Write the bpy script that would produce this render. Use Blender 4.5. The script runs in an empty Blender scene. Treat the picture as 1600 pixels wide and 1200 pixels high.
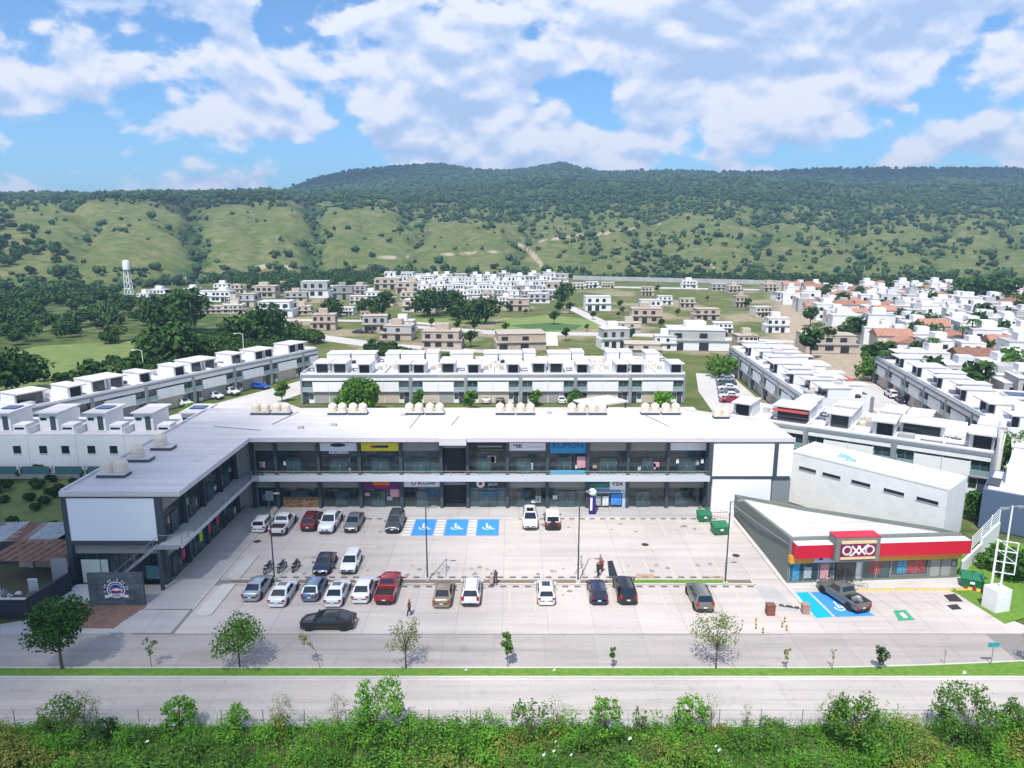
import bpy, bmesh, math, random
import numpy as np
from mathutils import Matrix, Vector
random.seed(7); rng = np.random.default_rng(7)
R = math.radians
scene = bpy.context.scene
COL = scene.collection

# ------------------------------------------------------------------ camera, world, sun, exposure
CAM_H = 34.8; FPX = 1109.0; PITCH = math.atan(230/FPX)
cd = bpy.data.cameras.new('camera'); cam = bpy.data.objects.new('camera', cd); COL.objects.link(cam)
cam.location = (0, 0, CAM_H); cam.rotation_euler = (math.pi/2 - PITCH, 0, 0)
cd.sensor_width = 36; cd.sensor_fit = 'HORIZONTAL'; cd.lens = 36*FPX/1600; cd.clip_start = 0.5; cd.clip_end = 20000
scene.camera = cam
SUN_DIR = Vector((-0.16, -0.52, 0.9)).normalized()      # towards the sun: high, behind the camera
sun_el = math.asin(SUN_DIR.z); sun_az = math.atan2(SUN_DIR.x, SUN_DIR.y)
sl = bpy.data.lights.new('sun', 'SUN'); sl.energy = 4.3; sl.angle = R(0.6); sl.color = (1.0, 0.955, 0.89)
so = bpy.data.objects.new('sun', sl); COL.objects.link(so); so.rotation_euler = (-SUN_DIR).to_track_quat('-Z', 'Y').to_euler()
vs = scene.view_settings; vs.view_transform = 'Standard'; vs.look = 'None'; vs.gamma = 1; vs.use_curve_mapping = False; vs.exposure = 0.42

def build_world():
    w = bpy.data.worlds.new('World'); scene.world = w; w.use_nodes = True
    w.cycles.sampling_method = 'MANUAL'; w.cycles.sample_map_resolution = 256
    nt = w.node_tree; N = nt.nodes; L = nt.links; N.clear()
    def nd(t, **k):
        n = N.new(t)
        for a, b in k.items(): setattr(n, a, b)
        return n
    def mth(op, a, b=None, c=None, clamp=False):
        n = nd('ShaderNodeMath', operation=op); n.use_clamp = clamp
        for i, v in enumerate((a, b, c)):
            if v is None: continue
            if isinstance(v, (int, float)): n.inputs[i].default_value = v
            else: L.new(v, n.inputs[i])
        return n.outputs[0]
    out = nd('ShaderNodeOutputWorld'); bg = nd('ShaderNodeBackground'); L.new(bg.outputs[0], out.inputs[0])
    sky = nd('ShaderNodeTexSky', sky_type='NISHITA'); sky.sun_disc = False
    sky.sun_elevation = sun_el; sky.sun_rotation = sun_az; sky.air_density = 1.1; sky.dust_density = 0.6; sky.ozone_density = 3.5
    tc = nd('ShaderNodeTexCoord'); sep = nd('ShaderNodeSeparateXYZ'); L.new(tc.outputs['Generated'], sep.inputs[0])
    x, y, z = sep.outputs
    zz = mth('MAXIMUM', z, 0.0)
    def field(dz, fine=True):
        cb = nd('ShaderNodeCombineXYZ'); L.new(x, cb.inputs[0]); L.new(y, cb.inputs[1]); L.new(mth('MULTIPLY', mth('ADD', z, dz), 1.75), cb.inputs[2])
        n1 = nd('ShaderNodeTexNoise'); n1.inputs['Scale'].default_value = 4.7; n1.inputs['Detail'].default_value = 7; n1.inputs['Roughness'].default_value = 0.60; n1.inputs['Distortion'].default_value = 0.2
        L.new(cb.outputs[0], n1.inputs['Vector'])
        vo = nd('ShaderNodeTexVoronoi', feature='SMOOTH_F1'); vo.inputs['Scale'].default_value = 15; vo.inputs['Smoothness'].default_value = 0.6; vo.inputs['Detail'].default_value = 1.0
        L.new(cb.outputs[0], vo.inputs['Vector'])
        return mth('SUBTRACT', n1.outputs[0], mth('MULTIPLY', mth('SUBTRACT', vo.outputs['Distance'], 0.35), 0.20))
    f0 = field(0); f1 = field(0.017)
    # the lie of the big cloud banks (direction x/y, z/y, radius x, radius z, weight), all round the same kind of sky
    u = mth('DIVIDE', x, mth('MAXIMUM', y, 0.05)); v = mth('DIVIDE', zz, mth('MAXIMUM', y, 0.05))
    bias = None
    for (bu, bv, ru, rv, wt) in BLOBS:
        a = mth('DIVIDE', mth('SUBTRACT', u, bu), ru); b = mth('DIVIDE', mth('SUBTRACT', v, bv), rv)
        e = mth('MULTIPLY', mth('EXPONENT', mth('MULTIPLY', mth('ADD', mth('MULTIPLY', a, a), mth('MULTIPLY', b, b)), -1.0)), wt*1.35)
        bias = e if bias is None else mth('ADD', bias, e)
    dens = mth('ADD', f0, bias)
    mr = nd('ShaderNodeMapRange'); mr.interpolation_type = 'SMOOTHSTEP'; L.new(dens, mr.inputs[0])
    mr.inputs[1].default_value = 0.392; mr.inputs[2].default_value = 0.475; mr.inputs[3].default_value = 0.04; mr.inputs[4].default_value = 0.98
    # underside greyer, upper rims bright
    sh = mth('ADD', mth('MULTIPLY', mth('SUBTRACT', f0, f1), 6.5), 0.66)
    thick = mth('MULTIPLY', mth('SUBTRACT', dens, 0.52), 1.9)
    sh = mth('SUBTRACT', sh, thick, clamp=True)
    cr = nd('ShaderNodeValToRGB'); L.new(sh, cr.inputs[0])
    cr.color_ramp.elements[0].position = 0.1; cr.color_ramp.elements[0].color = (0.36, 0.48, 0.71, 1)
    cr.color_ramp.elements[1].position = 0.95; cr.color_ramp.elements[1].color = (0.71, 0.73, 0.82, 1)
    e = cr.color_ramp.elements.new(0.5); e.color = (0.49, 0.58, 0.77, 1)
    ss = nd('ShaderNodeVectorMath', operation='SCALE'); L.new(sky.outputs[0], ss.inputs[0]); ss.inputs['Scale'].default_value = 0.115
    tn = nd('ShaderNodeVectorMath', operation='MULTIPLY'); L.new(ss.outputs[0], tn.inputs[0]); tn.inputs[1].default_value = (0.58, 0.88, 1.14)
    mx = nd('ShaderNodeMix', data_type='RGBA'); L.new(mr.outputs[0], mx.inputs['Factor']); L.new(tn.outputs[0], mx.inputs['A']); L.new(cr.outputs[0], mx.inputs['B'])
    L.new(mx.outputs['Result'], bg.inputs[0]); bg.inputs[1].default_value = 1.0
# positions of cloud banks as seen to the north: u = x/y, v = z/y
def uv(px, py):
    k = (py-600)/FPX; v = (-math.sin(PITCH) - k*math.cos(PITCH))/(math.cos(PITCH) - k*math.sin(PITCH))
    zc = math.cos(PITCH) - v*math.sin(PITCH)
    return ((px-800)/FPX*zc, v)
BLOBS = []
for (px, py, rx, ry, wt) in ((60, 120, 130, 90, .10), (330, 120, 200, 80, .11), (420, 190, 120, 40, .06), (620, 60, 120, 90, .10), (720, 130, 130, 80, .12), (700, 210, 220, 50, .09),
        (1150, 90, 260, 110, .13), (1400, 60, 200, 90, .12), (1540, 220, 120, 40, .08), (950, 225, 120, 40, .09), (240, 200, 80, 50, .04), (390, 285, 120, 18, .05),
        (850, 40, 60, 60, -.14), (915, 140, 70, 60, -.13), (230, 160, 60, 70, -.10), (540, 200, 45, 45, -.12), (1480, 140, 70, 45, -.12), (300, 240, 110, 30, -.08), (1060, 225, 110, 25, -.08), (440, 30, 40, 30, -.1), (140, 260, 70, 30, -.05)):
    a = uv(px, py); b = uv(px+rx, py-ry); BLOBS.append((a[0], a[1], abs(b[0]-a[0]), abs(b[1]-a[1]), wt))
build_world()

# ------------------------------------------------------------------ survey helper: a point read off the photograph, on the level z
def G(px, py, z=0.0):
    c, s = math.cos(PITCH), math.sin(PITCH); v = py-600
    t = (z-CAM_H)/(-FPX*s - v*c)
    return ((px-800)*t, (FPX*c - v*s)*t)

# ------------------------------------------------------------------ materials
MATS = {}
def mat(name, col, rough=0.8, metal=0.0, var=0.12, scale=3.0, bump=0.0, bscale=20, rnd=0.0, spec=0.5, col2=None, emis=None, island=0.0, trans=0.0, detail=5, coat=0):
    if name in MATS: return MATS[name]
    m = bpy.data.materials.new(name); m.use_nodes = True; MATS[name] = m
    nt = m.node_tree; N = nt.nodes; L = nt.links; b = N['Principled BSDF']
    b.inputs['Roughness'].default_value = rough; b.inputs['Metallic'].default_value = metal; b.inputs['Specular IOR Level'].default_value = spec
    if coat: b.inputs['Coat Weight'].default_value = coat; b.inputs['Coat Roughness'].default_value = 0.08
    tc = N.new('ShaderNodeTexCoord'); g = N.new('ShaderNodeNewGeometry')
    no = N.new('ShaderNodeTexNoise'); no.inputs['Scale'].default_value = scale; no.inputs['Detail'].default_value = detail; no.inputs['Roughness'].default_value = 0.6
    L.new(g.outputs['Position'], no.inputs['Vector'])
    mp = N.new('ShaderNodeMapRange'); L.new(no.outputs[0], mp.inputs[0]); mp.inputs[1].default_value = 0.3; mp.inputs[2].default_value = 0.7
    mix = N.new('ShaderNodeMix'); mix.data_type = 'RGBA'; L.new(mp.outputs[0], mix.inputs['Factor'])
    c = Vector(col)
    ca = c*(1-var) if col2 is None else c
    cb_ = c*(1+var) if col2 is None else Vector(col2)
    mix.inputs['A'].default_value = (*ca, 1); mix.inputs['B'].default_value = (*cb_, 1)
    outc = mix.outputs['Result']
    if rnd or island:
        if island:
            src = g.outputs['Random Per Island']; amt = island
        else:
            oi = N.new('ShaderNodeObjectInfo'); src = oi.outputs['Random']; amt = rnd
        m2 = N.new('ShaderNodeMapRange'); L.new(src, m2.inputs[0]); m2.inputs[3].default_value = 1-amt; m2.inputs[4].default_value = 1+amt
        vm = N.new('ShaderNodeVectorMath'); vm.operation = 'SCALE'; L.new(outc, vm.inputs[0]); L.new(m2.outputs[0], vm.inputs['Scale']); outc = vm.outputs[0]
    L.new(outc, b.inputs['Base Color'])
    if emis: b.inputs['Emission Color'].default_value = (*emis[:3], 1); b.inputs['Emission Strength'].default_value = emis[3]
    if bump:
        n2 = N.new('ShaderNodeTexNoise'); n2.inputs['Scale'].default_value = bscale; n2.inputs['Detail'].default_value = 4; L.new(g.outputs['Position'], n2.inputs['Vector'])
        bp = N.new('ShaderNodeBump'); bp.inputs['Strength'].default_value = bump; bp.inputs['Distance'].default_value = 0.05; L.new(n2.outputs[0], bp.inputs['Height']); L.new(bp.outputs[0], b.inputs['Normal'])
    if trans:
        tr = N.new('ShaderNodeBsdfTranslucent'); L.new(outc, tr.inputs[0]); ms = N.new('ShaderNodeMixShader'); ms.inputs[0].default_value = trans
        L.new(b.outputs[0], ms.inputs[1]); L.new(tr.outputs[0], ms.inputs[2]); L.new(ms.outputs[0], N['Material Output'].inputs[0])
    return m

def stained(name, col, streak=0.25, joint=None, rough=0.85, rnd=0.0, big=0.12, dark=(0.5, 0.48, 0.46)):
    """cement-like surface: broad tonal drift, blotches, fine grain"""
    if name in MATS: return MATS[name]
    m = bpy.data.materials.new(name); m.use_nodes = True; MATS[name] = m
    nt = m.node_tree; N = nt.nodes; L = nt.links; b = N['Principled BSDF']; b.inputs['Roughness'].default_value = rough; b.inputs['Specular IOR Level'].default_value = 0.3
    g = N.new('ShaderNodeNewGeometry')
    def noise(sc, de, lo, hi, vec=None, ro=0.6):
        n = N.new('ShaderNodeTexNoise'); n.inputs['Scale'].default_value = sc; n.inputs['Detail'].default_value = de; n.inputs['Roughness'].default_value = ro
        L.new(vec or g.outputs['Position'], n.inputs['Vector'])
        r = N.new('ShaderNodeMapRange'); L.new(n.outputs[0], r.inputs[0]); r.inputs[1].default_value = lo; r.inputs[2].default_value = hi; return r
    a = noise(0.09, 4, 0.3, 0.7); a.inputs[3].default_value = 1-big; a.inputs[4].default_value = 1+big
    mp = N.new('ShaderNodeMapping'); mp.inputs['Scale'].default_value = (0.06, 0.9, 1); L.new(g.outputs['Position'], mp.inputs[0])
    s = noise(1.0, 5, 0.42, 0.75, mp.outputs[0]); s.inputs[3].default_value = 1.0; s.inputs[4].default_value = 1-streak
    f = noise(7, 6, 0.3, 0.7, ro=0.75); f.inputs[3].default_value = 0.92; f.inputs[4].default_value = 1.07
    bl = noise(0.55, 6, 0.60, 0.74); bl.inputs[3].default_value = 1.0; bl.inputs[4].default_value = 1-streak*0.8
    def mul(p, q):
        n = N.new('ShaderNodeMath'); n.operation = 'MULTIPLY'; L.new(p, n.inputs[0]); L.new(q, n.inputs[1]); return n.outputs[0]
    sp = noise(1.9, 5, 0.64, 0.74); sp.inputs[3].default_value = 1.0; sp.inputs[4].default_value = 1-streak*1.5
    k = mul(mul(mul(a.outputs[0], s.outputs[0]), sp.outputs[0]), mul(f.outputs[0], bl.outputs[0]))
    if rnd:
        oi = N.new('ShaderNodeObjectInfo'); r = N.new('ShaderNodeMapRange'); L.new(oi.outputs['Random'], r.inputs[0]); r.inputs[3].default_value = 1-rnd; r.inputs[4].default_value = 1+rnd
        k = mul(k, r.outputs[0])
    vm = N.new('ShaderNodeVectorMath'); vm.operation = 'SCALE'; vm.inputs[0].default_value = col; L.new(k, vm.inputs['Scale']); L.new(vm.outputs[0], b.inputs['Base Color'])
    bp = N.new('ShaderNodeBump'); bp.inputs['Strength'].default_value = 0.15; bp.inputs['Distance'].default_value = 0.02; L.new(f.outputs[0], bp.inputs['Height']); L.new(bp.outputs[0], b.inputs['Normal'])
    return m

WHITE = stained('white_render', (0.74, 0.74, 0.735), 0.10, big=0.04)
ROOFW = stained('white_roof_membrane', (0.62, 0.59, 0.60), 0.22, big=0.08, rough=0.7)
PANELW = mat('white_panel', (0.80, 0.81, 0.84), 0.6, var=0.02)
STEEL = mat('charcoal_steel', (0.045, 0.062, 0.075), 0.55, var=0.1)
STEELG = mat('grey_steel', (0.22, 0.24, 0.26), 0.5, var=0.08)
GREYW = stained('grey_render', (0.30, 0.30, 0.285), 0.15)
LGREY = stained('light_grey_render', (0.42, 0.42, 0.42), 0.15)
GLASS = mat('dark_glass', (0.018, 0.032, 0.036), 0.08, var=0.35, scale=0.6, spec=0.8)
GLASSB = mat('teal_glass', (0.038, 0.075, 0.082), 0.12, var=0.4, scale=0.8, spec=0.8)
VOID = mat('interior_shade_paint', (0.02, 0.024, 0.028), 0.9, var=0.3, scale=1.2)  # dark colour stands in for the shade inside openings
LOT = stained('parking_concrete', (0.52, 0.465, 0.43), 0.20, rnd=0.045, big=0.07)
ROADM = stained('road_concrete', (0.385, 0.345, 0.322), 0.26, rnd=0.05, big=0.08)
ROAD2 = stained('near_road_concrete', (0.46, 0.415, 0.385), 0.24, rnd=0.03, big=0.06)
WALKM = stained('walk_concrete', (0.44, 0.42, 0.41), 0.18)
KERB = stained('kerb_concrete', (0.55, 0.53, 0.50), 0.18)
JOINT = mat('joint_mortar', (0.22, 0.205, 0.19), 0.95)
YEL = mat('yellow_paint', (0.62, 0.50, 0.27), 0.8, var=0.25, scale=4, col2=(0.55, 0.50, 0.44))
BLU = mat('blue_paint', (0.045, 0.26, 0.66), 0.75, var=0.15, scale=2.5)
BLU2 = mat('bright_blue_paint', (0.0, 0.38, 0.75), 0.7, var=0.1, scale=2.5)
WPAINT = mat('white_paint', (0.76, 0.78, 0.80), 0.7, var=0.06)
GREENP = mat('green_paint', (0.06, 0.30, 0.17), 0.8, var=0.2)
SOIL = mat('planter_soil', (0.20, 0.145, 0.10), 0.95, var=0.3, scale=6)
TANKM = mat('cream_plastic', (0.66, 0.58, 0.46), 0.55, var=0.05)
TYRE = mat('rubber', (0.018, 0.018, 0.018), 0.85)
RIM = mat('alloy', (0.45, 0.45, 0.46), 0.35, metal=0.7)
CARGL = mat('car_glass', (0.012, 0.018, 0.024), 0.06, var=0.2, spec=0.8)
PLASTIC = mat('black_plastic', (0.025, 0.025, 0.027), 0.6)
TAIL = mat('red_lens', (0.35, 0.01, 0.01), 0.25)
HEADL = mat('clear_lens', (0.7, 0.72, 0.75), 0.15)
BARK = mat('bark', (0.10, 0.075, 0.05), 0.95, var=0.3, scale=15)
TILE = mat('terracotta_tiles', (0.31, 0.155, 0.105), 0.9, var=0.25, scale=1.5, rnd=0.35)
BRICKM = mat('unfinished_brick', (0.44, 0.36, 0.30), 0.95, var=0.15, scale=1.2)
BEIGE = stained('beige_render', (0.50, 0.44, 0.36), 0.2)
CREAM = stained('cream_render', (0.62, 0.56, 0.46), 0.15)
GRASSM = mat('short_grass', (0.07, 0.17, 0.012), 0.95, var=0.3, scale=2.2, bump=0.6, bscale=14, col2=(0.15, 0.27, 0.03))

# ------------------------------------------------------------------ mesh builders
class MB:
    def __init__(s, M=None): s.v = []; s.f = []; s.M = M
    def add(s, vs, fs):
        n = len(s.v)
        if s.M is not None: vs = [tuple(s.M @ Vector(p)) for p in vs]
        s.v += [tuple(p) for p in vs]; s.f += [tuple(n+i for i in q) for q in fs]; return s
    def box(s, x0, x1, y0, y1, z0, z1):
        return s.add([(x0,y0,z0),(x1,y0,z0),(x1,y1,z0),(x0,y1,z0),(x0,y0,z1),(x1,y0,z1),(x1,y1,z1),(x0,y1,z1)],
                     [(0,3,2,1),(4,5,6,7),(0,1,5,4),(1,2,6,5),(2,3,7,6),(3,0,4,7)])
    def quad(s, a, b, c, d): return s.add([a, b, c, d], [(0,1,2,3)])
    def prism(s, pts, z0, z1):
        n = len(pts); vs = [(p[0],p[1],z0) for p in pts]+[(p[0],p[1],z1) for p in pts]
        return s.add(vs, [tuple(range(n-1,-1,-1)), tuple(range(n,2*n))]+[(i,(i+1)%n,n+(i+1)%n,n+i) for i in range(n)])
    def tube(s, p0, p1, r0, r1=None, n=6, caps=True):
        r1 = r0 if r1 is None else r1
        a = Vector(p0); b = Vector(p1); d = (b-a)
        if d.length < 1e-6: return s
        q = d.to_track_quat('Z', 'Y'); vs = []
        for c, r in ((a, r0), (b, r1)):
            for i in range(n):
                t = 2*math.pi*i/n; vs.append(tuple(c + q @ Vector((r*math.cos(t), r*math.sin(t), 0))))
        fs = [(i,(i+1)%n,n+(i+1)%n,n+i) for i in range(n)]
        if caps: fs += [tuple(range(n-1,-1,-1)), tuple(range(n,2*n))]
        return s.add(vs, fs)
    def path(s, pts, rs, n=6):
        for i in range(len(pts)-1): s.tube(pts[i], pts[i+1], rs[i], rs[i+1], n)
        return s
    def lathe(s, prof, n=14, c=(0,0,0)):
        vs = []; m = len(prof)
        for r, z in prof:
            for i in range(n):
                t = 2*math.pi*i/n; vs.append((c[0]+r*math.cos(t), c[1]+r*math.sin(t), c[2]+z))
        fs = [(k*n+i, k*n+(i+1)%n, (k+1)*n+(i+1)%n, (k+1)*n+i) for k in range(m-1) for i in range(n)]
        fs += [tuple(range(n-1,-1,-1)), tuple((m-1)*n+i for i in range(n))]
        return s.add(vs, fs)
    def loft(s, rings, close=True):
        n = len(rings[0]); vs = [p for r in rings for p in r]; m = len(rings)
        fs = [(k*n+i, k*n+(i+1)%n, (k+1)*n+(i+1)%n, (k+1)*n+i) for k in range(m-1) for i in range(n if close else n-1)]
        fs += [tuple(range(n-1,-1,-1)), tuple((m-1)*n+i for i in range(n))]
        return s.add(vs, fs)
    def mesh(s, name, m, smooth=False):
        me = bpy.data.meshes.new(name); me.from_pydata(s.v, [], s.f); me.update()
        if smooth:
            me.polygons.foreach_set('use_smooth', [True]*len(me.polygons))
            me.set_sharp_from_angle(angle=R(smooth if smooth is not True else 40))
        me.materials.append(m); return me
    def build(s, name, m, parent=None, smooth=False, **k):
        return link(name, s.mesh(name, m, smooth), parent, **k)
KIDS = {}
def props(o, label=None, cat=None, group=None, kind=None):
    if label: o['label'] = label
    if cat: o['category'] = cat
    if group: o['group'] = group
    if kind: o['kind'] = kind
    return o
def link(name, data, parent=None, loc=None, rz=0, **k):
    o = bpy.data.objects.new(name, data); COL.objects.link(o)
    if parent is not None: o.parent = parent; KIDS.setdefault(parent.name, []).append(o)
    if loc is not None: o.location = loc
    if rz: o.rotation_euler.z = rz
    return props(o, **k)
def thing(name, loc, label, cat, group=None, rz=0): return link(name, None, None, loc, rz, label=label, cat=cat, group=group)
def copy_tree(o, parent=None):
    c = o.copy(); COL.objects.link(c); c.parent = parent
    for ch in KIDS.get(o.name, ()): copy_tree(ch, c)
    return c
_U = ['','first','second','third','fourth','fifth','sixth','seventh','eighth','ninth','tenth','eleventh','twelfth','thirteenth','fourteenth','fifteenth','sixteenth','seventeenth','eighteenth','nineteenth']
def ordinal(n):
    if n < 20: return _U[n]
    t = ['','','twent','thirt','fort','fift','sixt','sevent','eight','ninet'][n//10]
    return t+'ieth' if n%10 == 0 else t+'y-'+_U[n%10]
def number_by_x(objs, fmt, group):
    for i, o in enumerate(sorted(objs, key=lambda o: o.location.x/max(o.location.y,1))): o['label'] = fmt.format(ordinal(i+1)); o['group'] = group
def B(x0, x1, y0, y1, z0, z1, name, m, parent=None, **k): return MB().box(x0,x1,y0,y1,z0,z1).build(name, m, parent, **k)
def world_thing(name, label, cat, group=None, loc=(0,0,0)):
    """a thing whose parts are written in world coordinates; its empty stands at loc"""
    t = thing(name, loc, label, cat, group); t['_o'] = loc; return t
def npmesh(name, V, F, m, parent=None, smooth=False, **k):
    V = np.asarray(V, np.float32); F = np.asarray(F, np.int32); me = bpy.data.meshes.new(name)
    me.vertices.add(len(V)); me.vertices.foreach_set('co', V.ravel())
    n = F.shape[1]; me.loops.add(F.size); me.loops.foreach_set('vertex_index', F.ravel())
    me.polygons.add(len(F)); me.polygons.foreach_set('loop_start', np.arange(0, F.size, n, dtype=np.int32))
    if smooth: me.polygons.foreach_set('use_smooth', [True]*len(F))
    me.materials.append(m); me.update(calc_edges=True); me.validate()
    return link(name, me, parent, **k)
def text_mesh(name, s, size, m, parent, loc, rot, depth=0.02, align='CENTER', sx=1.0, bold=0.0):
    cu = bpy.data.curves.new(name, 'FONT'); cu.body = s; cu.size = size; cu.extrude = depth; cu.align_x = align; cu.align_y = 'CENTER'; cu.offset = bold
    tmp = bpy.data.objects.new('tmp_text', cu); COL.objects.link(tmp)
    me = bpy.data.meshes.new_from_object(tmp.evaluated_get(bpy.context.evaluated_depsgraph_get())); bpy.data.objects.remove(tmp)
    me.materials.clear(); me.materials.append(m)
    o = link(name, me, parent, loc); o.rotation_euler = rot; o.scale = (sx, 1, 1); return o
FRONT = (math.pi/2, 0, 0)
def leaf_cards(centers, radii, n_each, size, squash=0.85, shell=0.55, up=0.25, seed=1, aspect=0.6):
    """quads spread through ellipsoidal clumps; returns V, F"""
    r = np.random.default_rng(seed); C = []; Rr = []
    for c, rad, n in zip(centers, radii, n_each):
        d = r.normal(size=(n,3)); d /= np.linalg.norm(d, axis=1)[:,None]
        q = (shell + (1-shell)*r.random(n)**0.6)[:,None]
        rad = np.asarray(rad if hasattr(rad, '__len__') else (rad, rad, rad*squash))
        C.append(np.asarray(c) + d*q*rad); Rr.append(d)
    C = np.concatenate(C); D = np.concatenate(Rr); n = len(C)
    nrm = D*0.7 + r.normal(size=(n,3))*0.6; nrm[:,2] += up; nrm /= np.linalg.norm(nrm, axis=1)[:,None]
    t = np.cross(nrm, r.normal(size=(n,3))); t /= np.linalg.norm(t, axis=1)[:,None]; b = np.cross(nrm, t)
    s = size*(0.6+0.8*r.random(n))[:,None]
    V = np.stack([C-t*s, C-b*s*aspect, C+t*s, C+b*s*aspect], 1).reshape(-1,3)
    return V, np.arange(4*n).reshape(-1,4)

# ------------------------------------------------------------------ terrain: plain, bare spurs, wooded table and the far ridge
def vnoise(x, y, seed=0, octs=5, lac=2.03, gain=0.5):
    def h(i, j, s):
        n = (i*374761393 + j*668265263 + s*982451653) & 0xffffffff
        n = ((n ^ (n >> 13))*1274126177) & 0xffffffff
        return ((n ^ (n >> 16)) & 0xffff)/65535.0
    tot = np.zeros_like(x, dtype=float); amp = 1.0; nrm = 0
    for o in range(octs):
        xi = np.floor(x).astype(np.int64); yi = np.floor(y).astype(np.int64); fx = x-xi; fy = y-yi
        fx = fx*fx*(3-2*fx); fy = fy*fy*(3-2*fy); s = seed+o*17
        a = h(xi,yi,s); b = h(xi+1,yi,s); c = h(xi,yi+1,s); d = h(xi+1,yi+1,s)
        tot += amp*((a*(1-fx)+b*fx)*(1-fy)+(c*(1-fx)+d*fx)*fy); nrm += amp; amp *= gain; x = x*lac+13.7; y = y*lac+7.3
    return tot/nrm
K = 0.985
def px_of(X, Y): return 800 + FPX*(X/np.maximum(Y, 1))/K
def zpix(px, py, Y):      # height seen at picture row py from distance Y
    k = (py-600)/FPX; v = (-math.sin(PITCH) - k*math.cos(PITCH))/(math.cos(PITCH) - k*math.sin(PITCH)); return CAM_H + v*Y
PR0 = ([-900,0,200,300,450,600,850,1000,1250,1600,2500], [480,470,520,560,600,620,610,640,640,600,560])
PB = ([-900,0,100,200,290,330,400,470,500,600,650,750,850,950,1050,1150,1300,1450,1600,2500], [322,318,316,312,309,315,306,316,322,326,334,338,346,338,334,336,345,340,350,350])
PC = ([-900,0,250,470,520,700,850,950,1180,1290,1600,2500], [306,304,299,298,298,290,280,277,277,288,290,292])
PD = ([-900,0,400,455,475,500,560,640,690,740,800,850,875,905,950,1010,1060,1180,1290,1400,1500,1600,2500], [312,310,306,300,290,280,269,261,258,268,270,261,257,266,271,269,271,273,266,265,264,266,270])
def terrain(X, Y):
    X = np.asarray(X, float); Y = np.asarray(Y, float); px = px_of(X, Y)
    wob = (vnoise(X/70, Y/70, 41)-.5)*95 + (vnoise(X/25, Y/25, 43)-.5)*30
    r0 = np.interp(px, *PR0); rB = r0+330; rC = r0+900; rD = r0+1900; rE = rD+900
    zB = zpix(px, np.interp(px, *PB), rB); zC = zpix(px, np.interp(px, *PC), rC)-5; zD = zpix(px, np.interp(px, *PD), rD)-6
    t1 = np.clip((Y-r0)/(rB-r0), 0, 1); t2 = np.clip((Y-rB)/(rC-rB), 0, 1); t3 = np.clip((Y-rC)/(rD-rC), 0, 1); t4 = np.clip((Y-rD)/(rE-rD), 0, 1)
    z = zB*(0.55*t1+0.45*np.sin(t1*math.pi/2)) + (zC-zB)*t2 + (zD-zC)*(t3*t3*(3-2*t3)) - zD*0.5*t4
    g = np.zeros_like(px)
    for c, w, a in ((130,18,.6),(300,26,1.3),(410,12,.5),(488,20,1.3),(560,9,.4),(645,16,1.1),(735,10,.5),(815,18,1.2),(915,22,.7),(1015,30,.7),(1190,34,.8),(1330,26,.6),(1450,20,.7),(1560,28,.7),(-90,30,1),(1700,30,1)):
        g += a*np.exp(-((px-c+wob)/w)**2)
    g = g*(.35+1.2*vnoise(X/120, Y/120, 47))
    z -= g*13*np.sin(math.pi*np.clip((Y-r0)/(rB-r0+200), 0, 1))
    hill = np.clip((Y-r0)/150, 0, 1)
    z += hill*((vnoise(X/90, Y/90, 3)-0.5)*16 + (vnoise(X/28, Y/28, 9)-0.5)*6)
    z = np.where(Y <= r0, 0, z)
    return z, px, t1, t2, t3, g, r0
US = np.linspace(-1.35, 1.35, 700); YS = np.concatenate([np.array([-60, -10, 8, 20, 27.0]), np.geomspace(30, 3700, 330)])
UU, YY = np.meshgrid(US, YS); XX = UU*np.maximum(YY, 60)
ZZ, PXX, T1, T2, T3, GG, R0 = terrain(XX, YY)
ZZ = ZZ - 0.12
# picture row of every terrain vertex (to know which slope carries bare earth)
PYY = np.where(YY > 50, 600 - FPX*np.tan(np.arctan((ZZ-CAM_H)/np.maximum(YY,1)) + PITCH), 1200)
dirt = np.zeros_like(XX)
for pts, w in ((((812,382),(830,395),(845,412),(852,425)),5), (((835,378),(870,372),(915,366)),3.2), (((930,366),(990,357)),3), (((388,424),(415,415),(452,418)),6), (((690,398),(800,392)),2.5), (((580,403),(640,401)),2), (((1100,407),(1115,418)),3), (((268,437),(300,434)),3), (((1010,345),(1030,350)),2.5)):
    for (x0,y0),(x1,y1) in zip(pts[:-1], pts[1:]):
        dx, dy = x1-x0, y1-y0; t = np.clip(((PXX-x0)*dx+(PYY-y0)*dy)/(dx*dx+dy*dy), 0, 1)
        d = np.hypot(PXX-x0-t*dx, (PYY-y0-t*dy)*1.6); dirt = np.maximum(dirt, np.exp(-(d/w)**2)*(0.5+vnoise(XX/6, YY/9, 5)))
town = np.clip(1-np.abs((YY-330)/210.0)**4, 0, 1)*np.clip((PXX-330)/60, 0, 1)
town2 = np.clip((YY-100)/30, 0, 1)*np.clip((560-YY)/30, 0, 1)*np.clip((PXX-1180)/50, 0, 1)
nn = vnoise(XX/22, YY/22, 21)
dirt = np.maximum(dirt, town*np.clip((nn-0.42)*3, 0, 0.62)); dirt = np.maximum(dirt, town2*0.8)
cover = np.where(YY > R0, np.clip(0.15+GG*0.5+T2*1.2, 0, 1), 0.35)
cover = np.where((PXX < 330) & (YY < R0), 0.55, cover); cover = np.where((town > 0.5), -0.25, cover)
n_u = len(US); n_y = len(YS); idx = np.arange(n_u*n_y).reshape(n_y, n_u)
F = np.stack([idx[:-1,:-1], idx[:-1,1:], idx[1:,1:], idx[1:,:-1]], -1).reshape(-1,4)
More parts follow.
